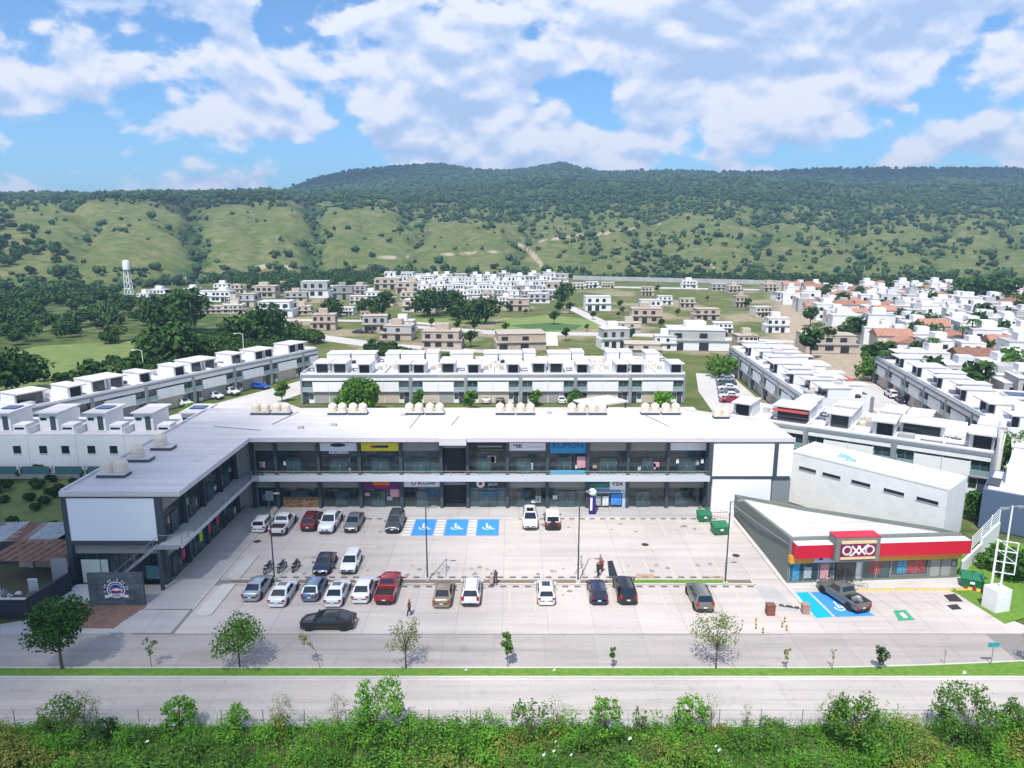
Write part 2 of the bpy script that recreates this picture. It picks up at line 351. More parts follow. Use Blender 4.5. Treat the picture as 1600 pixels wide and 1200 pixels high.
def terrain_material():
    m = bpy.data.materials.new('terrain'); m.use_nodes = True; nt = m.node_tree; N = nt.nodes; L = nt.links; b = N['Principled BSDF']; b.inputs['Roughness'].default_value = 1.0; b.inputs['Specular IOR Level'].default_value = 0.1
    g = N.new('ShaderNodeNewGeometry')
    def noise(sc, de=6): n = N.new('ShaderNodeTexNoise'); n.inputs['Scale'].default_value = sc; n.inputs['Detail'].default_value = de; n.inputs['Roughness'].default_value = 0.65; L.new(g.outputs['Position'], n.inputs['Vector']); return n.outputs[0]
    def rng_(s, a, b_, c=0, d=1): r = N.new('ShaderNodeMapRange'); L.new(s, r.inputs[0]); r.inputs[1].default_value = a; r.inputs[2].default_value = b_; r.inputs[3].default_value = c; r.inputs[4].default_value = d; return r.outputs[0]
    def mix(f, a, b_):
        x = N.new('ShaderNodeMix'); x.data_type = 'RGBA'; L.new(f, x.inputs['Factor'])
        for s, k in ((a,'A'), (b_,'B')):
            if isinstance(s, tuple): x.inputs[k].default_value = (*s, 1)
            else: L.new(s, x.inputs[k])
        return x.outputs['Result']
    grass = mix(rng_(noise(0.035), .35, .65), (0.105,0.135,0.040), (0.195,0.185,0.085))
    grass = mix(rng_(noise(0.11), .42, .66), grass, (0.070,0.110,0.026))
    bush = mix(rng_(noise(0.4), .35, .65), (0.028,0.055,0.016), (0.065,0.105,0.03))
    at = N.new('ShaderNodeAttribute'); at.attribute_name = 'cover'
    ad = N.new('ShaderNodeMath'); ad.operation = 'ADD'; L.new(at.outputs['Fac'], ad.inputs[0]); L.new(rng_(noise(0.12), .3, .7, -0.45, 0.45), ad.inputs[1])
    c = mix(rng_(ad.outputs[0], .35, .75), grass, bush)
    at2 = N.new('ShaderNodeAttribute'); at2.attribute_name = 'dirt'
    soil = mix(rng_(noise(0.5), .3, .7), (0.30,0.225,0.155), (0.46,0.39,0.30))
    c = mix(rng_(at2.outputs['Fac'], .25, .8), c, soil); L.new(c, b.inputs['Base Color'])
    bp = N.new('ShaderNodeBump'); bp.inputs['Strength'].default_value = 0.7; bp.inputs['Distance'].default_value = 0.8; L.new(noise(0.6), bp.inputs['Height']); L.new(bp.outputs[0], b.inputs['Normal'])
    return m
terr = npmesh('ground', np.stack([XX, YY, ZZ], -1).reshape(-1,3), F, terrain_material(), smooth=True, kind='structure')
for nm, arr in (('cover', cover), ('dirt', dirt)):
    a = terr.data.attributes.new(nm, 'FLOAT', 'POINT'); a.data.foreach_set('value', arr.astype(np.float32).ravel())

# trees of the hills: clumps placed by slope, gully and table
def hill_trees():
    r = np.random.default_rng(11); n = 130000
    px = r.uniform(-350, 1950, n); Y = 440 + (r.random(n)**0.8)*2000; X = (px-800)/FPX*K*Y
    z, px, t1, t2, t3, g, r0 = terrain(X, Y)
    hillp = Y > r0-30
    nz = vnoise(X/55, Y/55, 33); right = np.clip((px-860)/120, 0, 1)
    p = np.where(t2 > 0, 0.18+1.1*t2, 0.02 + 0.05*right)
    p = p + np.clip(g-0.35, 0, 1)*0.5*(t1 > 0.05)*(t1 < 1) + np.clip((nz-0.50)*4, 0, 1)*(0.06+0.27*right) + (t1 < 0.10)*(0.45-0.25*right)+ np.where((t1 > 0.8) & (t2 < 0.1), 0.18, 0)
    p = np.where((t2 > .15) & (right > .3) & (nz < 0.42), 0.25, p)
    keep = hillp & (r.random(n) < p*np.where(Y > 1300, 0.35, 0.75)); keep &= ~((t3 > 0.25) & (r.random(n) < 0.35))
    X, Y, z, t3, t2, px = X[keep], Y[keep], z[keep], t3[keep], t2[keep], px[keep]
    # a bearded edge of trees along the skyline
    pxs = np.arange(-300, 1900, 1.3); pxs = pxs + r.uniform(-1, 1, len(pxs)); r0s = np.interp(pxs, *PR0)
    for off, pr, cond in ((905, .9, pxs < 480), (1895, .8, pxs >= 455)):
        q = cond & (r.random(len(pxs)) < pr); Yq = r0s[q]+off+r.uniform(-25, 25, q.sum()); Xq = (pxs[q]-800)/FPX*K*Yq
        X = np.append(X, Xq); Y = np.append(Y, Yq); z = np.append(z, terrain(Xq, Yq)[0])
    n = len(X); print('hill trees', n)
    bm = bmesh.new(); bmesh.ops.create_icosphere(bm, subdivisions=1, radius=1); bm.verts.ensure_lookup_table()
    ico = np.array([v.co[:] for v in bm.verts]); icf = np.array([[v.index for v in f.verts] for f in bm.faces]); bm.free()
    s = (2.0+4.2*r.random(n)**2.2)*np.clip(0.85+(Y-600)/3500, .8, 1.3)
    # every tree is five ragged lobes
    m = 5; an = r.uniform(0, 6.283, (n, m)); rr = r.uniform(.15, .62, (n, m))*s[:,None]
    off = np.stack([rr*np.cos(an), rr*np.sin(an), s[:,None]*r.uniform(.28, .85, (n, m))], -1)+np.stack([X, Y, z], -1)[:,None,:]
    off = off.reshape(-1,3); sz = (s[:,None]*r.uniform(.34, .62, (n, m))).reshape(-1)
    V = ico[None]*(1+r.uniform(-.38, .45, (n*m, len(ico), 1)))*sz[:,None,None]*r.uniform(.75, 1.2, (n*m, 1, 3)); V += off[:,None,:]
    Fc = icf[None]+ (np.arange(n*m)*len(ico))[:,None,None]
    npmesh('hill_woodland', V.reshape(-1,3), Fc.reshape(-1,3), mat('hill_foliage', (0.022,0.052,0.022), 1, scale=0.15, col2=(0.060,0.100,0.034), island=0.45, spec=0.05), kind='stuff')
hill_trees()

# ------------------------------------------------------------------ paved ground: lot, roads, kerbs
def sheet(name, pts, m, z, kind='structure', parent=None, th=0.03):
    return MB().prism(pts, z-th, z).build(name, m, parent, kind=kind if parent is None else None)
lot = link('parking_lot', None, kind='structure')
sheet('subgrade', [(-34,57.6),(24.3,57.6),(27.9,66.8),(27.9,88),(-35.1,88),(-35.1,66),(-34,66)], JOINT, -0.02, parent=lot)
def slab_grid(xs, ys, m, parent, z=0.0, gap=0.012, name='slab', inside=None):
    for i in range(len(xs)-1):
        for j in range(len(ys)-1):
            x0, x1, y0, y1 = xs[i], xs[i+1], ys[j], ys[j+1]
            if inside and not inside((x0+x1)/2, (y0+y1)/2): continue
            MB().box(-(x1-x0)/2+gap, (x1-x0)/2-gap, -(y1-y0)/2+gap, (y1-y0)/2-gap, -0.02, random.uniform(-0.0015, 0.0015)).build(name, m, parent, loc=((x0+x1)/2, (y0+y1)/2, z))
slab_grid([-30.3+4.2*i for i in range(13)]+[24.86], [57.7, 61.4, 66.7], LOT, lot)
slab_grid([24.86, 27.69], [67.92, 71.4, 74.8, 78.2, 81.6, 85.0, 88.0], LOT, lot)
slab_grid([-30.3+4.2*i for i in range(13)]+[24.86], [67.9, 73.2, 78.7, 84.5], LOT, lot)
# sidewalks in front of the two wings and the stretch beside the store
walk = link('sidewalk', None, kind='structure')
slab_grid([-30.3+3.9*i for i in range(15)], [84.5, 88.0], WALKM, walk, z=0.06)
slab_grid([-35.1, -30.5], [61.9+3.77*i for i in range(8)], WALKM, walk, z=0.06)
kerb = MB(); kerb.box(-30.5, 24.2, 84.36, 84.5, -0.02, 0.075); kerb.box(-30.5, -30.34, 61.9, 84.36, -0.02, 0.078)
kerb.build('kerb', KERB, walk)
drive = link('store_driveway', None, kind='structure')
# near road strips
rd = link('road', None, kind='structure')
sheet('subgrade', [(-75,52.55),(26,52.45),(38,52.9),(75,55.6),(75,58.5),(45,57.75),(-75,57.75)], JOINT, -0.04, parent=rd)
for i in range(26):
    x0 = -72+4.4*i; x1 = x0+4.4
    def lo(x): return 52.6 if x < 26 else 52.6+((x-26)/14)**1.3*0.75
    MB().prism([(x0+.012, lo(x0)), (x1-.012, lo(x1)), (x1-.012, 55.1), (x0+.012, 55.1)], -0.06, -0.03).build('slab', ROADM, rd)
    MB().prism([(x0+.012, 55.13), (x1-.012, 55.13), (x1-.012, 57.68), (x0+.012, 57.68)], -0.06, -0.03).build('slab', ROADM, rd)
near = link('near_road', None, kind='structure')
sheet('subgrade', [(-75,45.2),(75,45.2),(75,51.1),(38,51.05),(0,51.3),(-75,51.1)], JOINT, -0.06, parent=near)
for i in range(26):
    x0 = -72+4.9*i; x1 = x0+4.9
    MB().box(x0+.006, x1-.006, 45.9, 48.5, -.07, -.045).build('slab', ROAD2, near); MB().box(x0+.006, x1-.006, 48.515, 50.98, -.07, -.045).build('slab', ROAD2, near)
# grass median with kerbs
med_top = lambda x: 52.42 if x < 26 else 52.42+((x-26)/14)**1.3*0.75
xsm = [-75+5*i for i in range(31)]
median = MB(); kt = MB(); kb = MB()
for a, b in zip(xsm[:-1], xsm[1:]):
    median.prism([(a,51.35),(b,51.35),(b,med_top(b)),(a,med_top(a))], -0.07, 0.06)
    kb.prism([(a,51.15),(b,51.15),(b,51.34),(a,51.34)], -0.07, 0.085); kt.prism([(a,med_top(a)+.005),(b,med_top(b)+.005),(b,med_top(b)+.16),(a,med_top(a)+.16)], -0.07, 0.085)
mdo = median.build('grass_median', GRASSM, kind='structure'); kb.build('kerb', KERB, mdo); kt.build('kerb', KERB, mdo)
gutter = MB().box(-75, 75, 50.99, 51.14, -.07, -.035).build('gutter', KERB, near)
MB().box(-75, 75, 45.3, 45.88, -.07, 0.04).build('kerb', KERB, near)
# verge strip between the lot and the road

# planter between the two inner rows
pl = link('planter', None, kind='structure')
MB().box(-28.9, 24.6, 66.95, 67.75, -0.02, 0.07).build('soil', SOIL, pl)
pk = MB(); pk.box(-28.9, 24.6, 66.78, 66.95, -0.02, 0.12); pk.box(-28.9, 24.6, 67.75, 67.9, -0.02, 0.12); pk.box(24.6, 24.8, 66.78, 67.9, -0.02, 0.12); pk.build('kerb', KERB, pl)
MB().prism([(11.5,66.97),(22.5,66.97),(22.3,67.7),(11.2,67.7)], 0.07, 0.10).build('grass', GRASSM, pl)
# the two small raised islands at the head of the left rows
isl = link('traffic_island', None, kind='structure')
for (a, b) in (((-28.9, 66.78), 60.6), ((-28.6, 73.6), 67.9)):
    yb = b; yt = a[1]
    MB().prism([(-29.7, yb+.4), (-29.3, yb), (-28.5, yb), (-28.2, yb+.3), (-28.2, yt), (-29.6, yt)], -0.02, 0.13).build('kerbed_slab', KERB, isl)
# paving east of the rows: exit lane, pale apron
ap = link('store_apron', None, kind='structure')
sheet('subgrade', [(24.9,57.75),(47.6,57.75),(43.5,61.9),(46.9,67.4),(28.1,66.2),(28.1,66.9),(24.9,67.85)], JOINT, -0.022, parent=ap)
# slabs of the store forecourt, cut to its slanted right edge
xr = lambda y: 46.9 if y > 67.4 else 46.9-(67.4-y)*0.30 if y > 61.9 else 45.2+(61.9-y)*0.6
for j, (y0, y1) in enumerate(((57.72,60.6),(60.62,63.3),(63.32,67.85))):
    xa = 24.87
    while xa < xr((y0+y1)/2)-0.5:
        xb = min(xa+3.3, xr(y0), xr(y1)) if xa+3.3 > xr((y0+y1)/2)-1.2 else xa+3.3
        MB().prism([(xa+.01,y0),(xb-.01 if xb == xa+3.3 else xr(y0),y0),(xb-.01 if xb == xa+3.3 else xr(y1),y1),(xa+.01,y1)], -.02, 0.0).build('slab', LOT, ap)
        if xb != xa+3.3: break
        xa += 3.3
MB().prism([(24.7,61.6),(27.2,61.6),(26.6,66.6),(24.7,66.6)], -.02, 0.012).build('pale_ramp', WALKM, ap)
MB().prism([(28.2,65.78),(46.6,66.0),(46.9,68.3),(28.2,67.0)], -.02, 0.13).build('store_walk', KERB, ap)
yk = MB()
for i in range(7): yk.box(32.6+2.0*i, 34.3+2.0*i, 65.60, 65.76, 0.0, 0.13)
yk.build('yellow_kerb', mat('yellow_kerb_paint', (0.70,0.50,0.10), .8), ap)
MB().prism([(28.0,60.7),(28.25,60.7),(28.25,67),(28.1,88),(27.7,88),(27.7,67)], -.02, 0.12).build('kerb', KERB, ap)

# ------------------------------------------------------------------ markings
for i in range(22):      # middle row
    x = -0.55+2.51*(i-11)
    if -21 < x < 23.5: MB().box(x-.05, x+.05, 68.25, 72.9, .0025, .006).build('bay_line', YEL, lot)
    if x > -27: MB().box(x-.05+.3, x+.05+.3, 61.7, 66.1, .0025, .006).build('bay_line', YEL, lot)
    x2 = -27.5+2.55*i
    if (x2 < -13.5 or x2 > .2) and x2 < 27: MB().box(x2-.05, x2+.05, 79.0, 83.9, .0025, .006).build('bay_line', YEL, lot)
def chair_symbol(cx, cy, s, parent, M=None, z=0.011):
    m = MB(Matrix.Translation((cx, cy, z)) @ Matrix.Diagonal((s, s, 1, 1)))
    # ring of the wheel, back, seat, leg, head
    n = 20
    for i in range(n):
        t0 = R(-200+250*i/n); t1 = R(-200+250*(i+1)/n)
        m.quad((.5*math.cos(t0)-.1,.5*math.sin(t0)-.25,0),(.5*math.cos(t1)-.1,.5*math.sin(t1)-.25,0),(.36*math.cos(t1)-.1,.36*math.sin(t1)-.25,0),(.36*math.cos(t0)-.1,.36*math.sin(t0)-.25,0))
    m.quad((-.22,-.2,.0006),(-.06,-.2,.0006),(-.06,.62,.0006),(-.22,.62,.0006)); m.quad((-.2,-.24,.0012),(.42,-.24,.0012),(.42,-.1,.0012),(-.2,-.1,.0012)); m.quad((-.1,.15,.0018),(.3,.15,.0018),(.3,.27,.0018),(-.1,.27,.0018))
    m.quad((.3,-.24,.0024),(.44,-.24,.0024),(.66,-.68,.0024),(.52,-.72,.0024)); m.quad((.55,-.72,.003),(.85,-.6,.003),(.82,-.5,.003),(.52,-.6,.003))
    m.add([(-.14+.14*math.cos(2*math.pi*i/12), .82+.14*math.sin(2*math.pi*i/12), .001) for i in range(12)], [tuple(range(12))])
    m.build('wheelchair_symbol', WPAINT, parent)
for i, (bx0, bx1, hx0, hx1) in enumerate(((-12.05,-9.45,-13.15,-12.15),(-8.15,-5.45,-9.3,-8.3),(-4.3,-1.6,-5.3,-4.4))):
    bay = MB().box(bx0, bx1, 79.0, 84.0, .0025, .007).build('accessible_bay', BLU, lot)
    for k in range(6): MB().box(hx0, hx1, 79.1+.85*k, 79.4+.85*k, .0025, .008).build('hatch_bar', WPAINT, lot)
    chair_symbol((bx0+bx1)/2, 81.6, 1.1, bay)
for (x, y) in ((-16.5,76.0),(-5.5,75.8),(-.5,75.6),(15.5,75.6),(-20.8,76)):       # worn yellow arrows
    m = MB(); m.box(x-1.3, x+.5, y-.1, y+.1, .0025, .006); m.add([(x+.5,y-.35,.006),(x+1.2,y,.006),(x+.5,y+.35,.006)], [(0,1,2)]); m.build('lane_arrow', YEL, lot)
# store forecourt: blue accessible bay, green bay mark, dark plates
ab = MB().prism([G(1241,926), G(1262,925), G(1302,964), G(1276,966)], .001, .005).build('accessible_bay', BLU2, ap)
MB().prism([G(1266,925), G(1300,925), G(1368,962), G(1306,964)], .001, .005).build('accessible_bay', BLU, ap)
c = G(1312, 948); chair_symbol(c[0], c[1], 1.0, ap, z=.008)
MB().prism([G(1395,954), G(1415,953), G(1430,969), G(1404,970)], .001, .005).build('green_bay_mark', GREENP, ap)
for q in ((G(1405,958),G(1411,957),G(1419,965),G(1412,965)),): MB().prism(list(q), .001, .008).build('bay_symbol', WPAINT, ap)
for q in ((G(1474,930),G(1492,928),G(1505,940),G(1484,940)), (G(1479,946),G(1495,944),G(1503,952),G(1488,953))): MB().prism([p for p in q], .001, .02).build('drain_grating', mat('iron', (0.035,0.03,0.03), .7), ap)
for (a, b) in ((1150,868),(1008,851),(402,846)):
    x, y = G(a, b); MB().lathe([(.42,.0),(.42,.008),(.3,.009)], 16, (x,y,0)).build('manhole_cover', MATS['iron'] if 'iron' in MATS else STEEL, lot)
for i in range(8):
    x = 34.6+2.35*i*0.9; MB().prism([(x, 61.4), (x+.05, 61.4), (x-1.2+.05, 65.2), (x-1.2, 65.2)], .001, .004).build('bay_line', JOINT, ap)

# ------------------------------------------------------------------ the two-storey shopping plaza
ZF, ZE, ZR = 4.62, 9.35, 10.0       # walkway level, eave underside, roof edge top
mall = world_thing('shopping_plaza', 'long white-roofed two-storey L-shaped row of shops around the car park', 'shopping plaza', loc=(0, 88, 0))
mall.location = (0, 0, 0)
roof = MB().prism([(-45.1,66.9),(-33.1,66.9),(-33.1,86.1),(35.7,86.1),(35.7,94.5),(24.6,101.6),(-45.1,101.6)], ZE+.12, ZR-.12).build('roof', ROOFW, mall)
# parapet strips
pr = MB()
pr.box(-45.1,-33.1,66.9,67.2,ZR-.12,ZR); pr.box(-33.4,-33.1,67.2,86.1,ZR-.12,ZR); pr.box(-33.4,35.7,86.1,86.4,ZR-.119,ZR+.001); pr.box(-45.1,-44.8,67.2,101.6,ZR-.12,ZR+.12); pr.box(-44.8,24.6,101.3,101.6,ZR-.12,ZR+.12)
pr.build('parapet', ROOFW, roof)
MB().prism([(24.6,101.3),(35.7,94.2),(35.7,94.5),(24.6,101.6)], ZR-.12, ZR+.12).build('parapet', ROOFW, roof)
so_ = MB(); so_.box(-45.0,-33.16,66.96,67.1,ZE,ZE+.12); so_.box(-33.4,-33.16,67.1,86.2,ZE,ZE+.12); so_.box(-33.16,35.6,86.16,86.4,ZE,ZE+.12); so_.build('eave_beam', STEEL, roof)
MB().box(-9.15,-5.75,85.7,86.09,ZE-.22,ZR+.02).build('canopy', ROOFW, roof)
for (x0,y0,x1,y1) in ((-12.9,101,-13.6,91),(-7.5,97.5,-8.2,92.5),(19,98,21,92),(-40,92,-33,90),(-31,100,-32.5,93)):
    MB().tube((x0,y0,ZR-.06),(x1,y1,ZR-.06),.05).build('roof_pipe', STEELG, roof)
for (x,y) in ((-28,91),(-24,92.5),(-15.5,98),(-10,99.2),(5.4,99.2),(24,99)):
    MB().box(x-.35,x+.35,y-.25,y+.25,ZR-.12,ZR+.22).build('roof_hatch', LGREY, roof)
for k in range(13):
    x = -30+5.2*k; MB().box(x-.03,x+.03,86.5,101.2,ZR-.12,ZR-.105).build('roof_seam', mat('seam', (.55,.53,.54), .9), roof)
for k in range(6): MB().box(-44.7,-33.5,69+5.5*k,69.05+5.5*k,ZR-.12,ZR-.105).build('roof_seam', MATS['seam'], roof)
# masses behind the shop fronts
bw = MB(); bw.box(-45.0,-35.35,67.45,101.5,0,ZE+.1); bw.box(-35.35,24.5,88.3,101.5,0,ZE+.1); bw.build('wall', LGREY, mall)
MB().prism([(25.3,86.8),(35.5,86.8),(35.5,94.3),(24.51,101.4),(24.51,88.5),(25.3,88.5)], 0, ZE+.1).build('wall', WHITE, mall)
# walkway deck and railing
deck = MB().prism([(-35.3,66.2),(-33.1,66.2),(-33.1,86.1),(25.2,86.1),(25.2,88.2),(-35.3,88.2)], ZF-.28, ZF).build('walkway', LGREY, mall)
MB().box(-33.099+.0,25.2,86.0,86.1,ZF-.36,ZF+.42).build('walkway_fascia', mat('pale_fascia', (.50,.53,.56), .6, var=.05), deck)
MB().box(-33.1,-33.0,66.2,85.99,ZF-.36,ZF+.10).build('walkway_fascia', MATS['pale_fascia'], deck)
rl = MB(); rl.tube((-33.05,66.25,ZF+1.0),(-33.05,86.05,ZF+1.0),.035); rl.tube((-33.05,86.05,ZF+1.0),(25.1,86.05,ZF+1.0),.035); rl.tube((-33.05,66.25,ZF+.7),(-33.05,86.05,ZF+.7),.018); rl.tube((-33.05,86.05,ZF+.72),(25.1,86.05,ZF+.72),.018); rl.tube((-33.05,66.25,ZF+.4),(-33.05,86.05,ZF+.4),.018)
rl.tube((-35.2,66.25,ZF+1.0),(-33.05,66.25,ZF+1.0),.035)
rail = rl.build('railing', STEELG, deck)
post_me = MB().box(-.03,.03,-.03,.03,-.1,1.0).mesh('railing_post', STEELG)
for k in range(14): link('railing_post', post_me, deck, (-33.05, 66.3+1.5*k, ZF))
for k in range(32): link('railing_post', post_me, deck, (-31.4+1.82*k, 86.05, ZF))
# rear wing bays: columns, windows, lintels, signs
cols = [-30.5,-25.0,-19.7,-14.35,-9.15,-5.75,-.6,4.6,9.8,15.0,20.15,25.2]
for x in cols+[-33.6]:
    MB().box(x-.2,x+.2,87.55,87.95,0.05,ZE).build('column', STEEL, mall)
MB().box(24.95,25.45,86.02,86.5,0.05,ZE).build('column', STEEL, mall)
SIGN_DARK = mat('sign_black', (.012,.012,.014), .4); SIGNW = mat('sign_white', (.74,.75,.78), .5, var=.02); SIGNY = mat('sign_yellow', (.72,.62,.02), .5, var=.02)
SIGNB = mat('sign_blue', (.01,.25,.50), .5, var=.02); SIGNP = mat('sign_purple', (.11,.015,.13), .5, var=.05); NAVY = mat('navy_ink', (.015,.02,.12), .5); REDI = mat('red_ink', (.45,.01,.03), .5); ORG = mat('orange_ink', (.65,.16,.04), .5)
LINT = stained('lintel_grey', (.28,.275,.255), .1)
POSTER = [mat('poster_'+n, c, .6, var=.4, scale=5) for n, c in (('pale', (.35,.40,.45)), ('pink', (.55,.28,.32)), ('teal', (.10,.25,.28)), ('ochre', (.38,.28,.15)), ('white', (.6,.62,.62)))]
def shop_bay(x0, x1, y, z0, z1, parent, axis='x', sign=None, seed=0, door=True, void=False):
    """one glazed shop front between two columns; axis x: faces -Y, axis y: faces +X (x0,x1 are then Y values, y the X plane)"""
    r = random.Random(seed); M = Matrix.Identity(4) if axis == 'x' else Matrix(((0,-1,0,2*0),(1,0,0,0),(0,0,1,0),(0,0,0,1)))
    def bx(a, b, d0, d1, c0, c1, nm, m, par):     # d: out of the facade
        if axis == 'x': return MB().box(a, b, y-d1, y-d0, c0, c1).build(nm, m, par)
        return MB().box(y+d0, y+d1, a, b, c0, c1).build(nm, m, par)
    zl = z1-1.55
    if void:
        bx(x0, x1, -.28, -.2, z0, z1, 'stair_hall_shade', VOID, parent); bx(x0, x1, -.02, .05, zl+.35, z1, 'lintel', LINT, parent); return  # flat dark panel on the wall, painted as the shade of an open stair bay
    bx(x0, x1, -.02, .06, zl, z1, 'lintel', LINT, parent)
    w = bx(x0+.02, x1-.02, -.02, .02, z0, zl-.002, 'shop_window', r.choice([GLASS, GLASS, GLASSB]), parent)
    n = r.choice([4, 5, 6]); fw = (x1-x0)/n
    for k in range(0, n+1): a = x0+.04+k*((x1-x0-.08)/n); bx(a-.035, a+.035, .022, .06, z0, zl-.002, 'mullion', STEEL, w)
    bx(x0+.02, x1-.02, .022, .055, z0, z0+.12, 'sill', STEELG, w); bx(x0+.02, x1-.02, .022, .055, zl-.45, zl-.38, 'transom', STEEL, w)
    if door: a = x0+fw*(n//2)-fw*.9; d = bx(a, a+fw*1.8, .061, .10, z0+.02, z0+2.2, 'door', GLASSB, parent); bx(a+fw*.88, a+fw*.93, .101, .14, z0+.8, z0+1.5, 'handle', STEELG, d); bx(a, a+fw*1.8, .101, .13, z0+2.17, z0+2.25, 'door_frame', STEEL, d); bx(a+fw*.9-.03, a+fw*.9+.03, .101, .12, z0+.02, z0+2.17, 'stile', STEEL, d)
    for k in range(r.choice([1, 2, 3])):
        a = r.uniform(x0+.2, x1-1.1); c = z0+r.uniform(.2, 1.6); bx(a, a+r.uniform(.4, 1.0), .025, .034, c, c+r.uniform(.4, 1.0), 'poster', r.choice(POSTER), w)
bays = list(zip(cols[:-1], cols[1:]))
for lvl, (z0, z1) in enumerate(((.06, ZF-.3), (ZF, ZE-.02))):
    for i, (a, b) in enumerate([(-33.4, -30.5)]+bays):
        shop_bay(a+.2, b-.2, 88.0, z0, z1, mall, seed=i*7+lvl, void=(i == 5), door=i != 0)
def sign(x0, x1, z0, z1, m, name='shop_sign', y=87.85):
    return MB().box(x0, x1, y-.06, y, z0, z1).build(name, m, mall)
U1 = 9.0; U0 = 7.78; D1 = 3.98; D0 = 2.86
YT = 87.78
s = sign(-24.75,-19.95,U0,U1,SIGNW); MB().add([(-22.4+1.0*math.cos(2*math.pi*k/20), YT, U1-.42+.26*math.sin(2*math.pi*k/20)) for k in range(20)], [tuple(range(20))]).build('logo', NAVY, s)
q = sign(-23.6,-21.1,U0-.35,U0-.01,SIGNW); text_mesh('lettering', '33 3613 7563', .42, NAVY, q, (-22.35, 87.77, U0-.16), FRONT, .005)
s = sign(-19.45,-14.6,U0,U1,SIGNY); MB().box(-17.9,-15.9,YT-.01,YT,U0+.42,U0+.75).build('logo', NAVY, s); MB().box(-18.2,-17.6,YT-.02,YT-.01,U0+.46,U0+.71).build('logo', REDI, s)
s = sign(-5.5,-.85,U0-.1,U1,SIGN_DARK); MB().box(-4.4,-1.3,YT-.01,YT,U0+.5,U0+.72).build('lettering', STEELG, s); MB().box(-4.2,-1.2,YT-.01,YT,U0+.1,U0+.2).build('green_line', mat('sign_green', (.12,.22,.04), .5), s)
s = sign(-.35,4.35,U0+.05,U1,SIGNW); text_mesh('lettering', '90K', .72, NAVY, s, (.75, 87.77, U0+.62), FRONT, .005, bold=.02); MB().box(1.7,4.0,YT-.01,YT,U0+.5,U0+.56).build('line', STEELG, s)
s = sign(4.85,9.55,U0-.3,U1,SIGNB); text_mesh('lettering', 'KUMON', .95, NAVY, s, (7.2, 87.77, U0+.72), FRONT, .005, sx=1.12)
MB().box(8.4,9.5,87.80,87.86,ZF+.9,ZF+2.4).build('poster', POSTER[1], s); MB().box(4.9,9.5,87.80,87.86,ZF+.05,ZF+.55).build('window_decal', mat('cyan_decal', (.05,.35,.55), .5), s)
s = sign(-19.45,-14.6,D0-.3,D1,SIGNP); MB().box(-18.1,-15.9,YT-.01,YT,D0+.3,D0+.9).build('logo', ORG, s); MB().box(-18.0,-16.0,YT-.01,YT,D0-.02,D0+.28).build('logo', REDI, s)
s = sign(-14.1,-9.4,D0+.1,D1,SIGNW); text_mesh('lettering', 'K', .95, REDI, s, (-11.95, 87.77, D0+.6), FRONT, .005, bold=.03); text_mesh('lettering', 'Luvet', .72, SIGN_DARK, s, (-10.75, 87.77, D0+.58), FRONT, .005, bold=.01); text_mesh('lettering', 'O', .8, mat('maroon_ink', (.2,.01,.03), .5), s, (-12.8, 87.77, D0+.58), FRONT, .005, bold=.02)
s = sign(-5.5,-.85,D0-.1,D1,SIGN_DARK); MB(Matrix.Translation((-4.1,YT,D0+.5)) @ Matrix.Rotation(math.pi/2,4,'X')).lathe([(.55,0),(.55,.01)],20).build('logo', SIGNW, s); MB(Matrix.Translation((-4.1,YT-.012,D0+.5)) @ Matrix.Rotation(math.pi/2,4,'X')).lathe([(.25,0),(.25,.01)],16).build('logo', REDI, s); text_mesh('lettering', 'JALDI', .5, SIGNW, s, (-2.5, 87.77, D0+.4), FRONT, .005)
s = sign(10.0,14.8,D0,D1,mat('sign_navy', (.02,.05,.16), .5)); MB().box(10.1,12.6,YT-.01,YT,D0+.1,D0+.45).build('green_line', mat('leaf_green', (.02,.25,.12), .5), s)
MB().box(12.7,14.75,87.62,87.77,D0-.25,D1).build('white_plate', SIGNW, s); text_mesh('lettering', 'YZA', .62, SIGN_DARK, s, (13.7, 87.60, D0+.5), FRONT, .005, sx=1.2, bold=.02)
q = MB(); q.box(10.0,14.9,87.68,87.8,D0-.75,D0-.02); q.box(10.0,10.6,87.68,87.8,.1,D0-.76); q.box(14.4,14.9,87.68,87.8,.1,D0-.76); q.build('light_surround', mat('pale_teal', (.42,.55,.58), .5), s)
MB().box(10.7,14.2,87.66,87.679,D0-.6,D0-.15).build('blue_band', mat('band_blue', (.08,.22,.45), .5), s)
MB().box(12.9,14.3,87.64,87.66,.5,2.0).build('poster', mat('poster_blue', (.05,.22,.6), .5, var=.6, scale=3), s); MB().box(10.8,11.6,87.64,87.66,.4,1.7).build('poster', POSTER[0], s); MB().box(11.8,12.6,87.64,87.66,.4,1.7).build('poster', POSTER[4], s)
sign(20.4,25.0,U0+.1,U1,SIGNW)
for x in (21.4, 24.6): MB().box(x-.18,x+.18,87.8,87.86,ZF+1.5,ZF+2.1).build('notice', SIGNW, mall); 
MB().box(-15.9,-14.7,87.86,87.93,1.5,2.6).build('notice', mat('pink_notice', (.62,.32,.36), .5), mall)
MB().box(-32.2,-31.2,87.86,87.93,1.0,2.3).build('notice', POSTER[0], mall)
MB().box(-29.9,-25.2,87.86,87.92,.1,1.5).build('shelf_display', mat('warm_display', (.22,.13,.07), .7, var=.8, scale=4), mall)
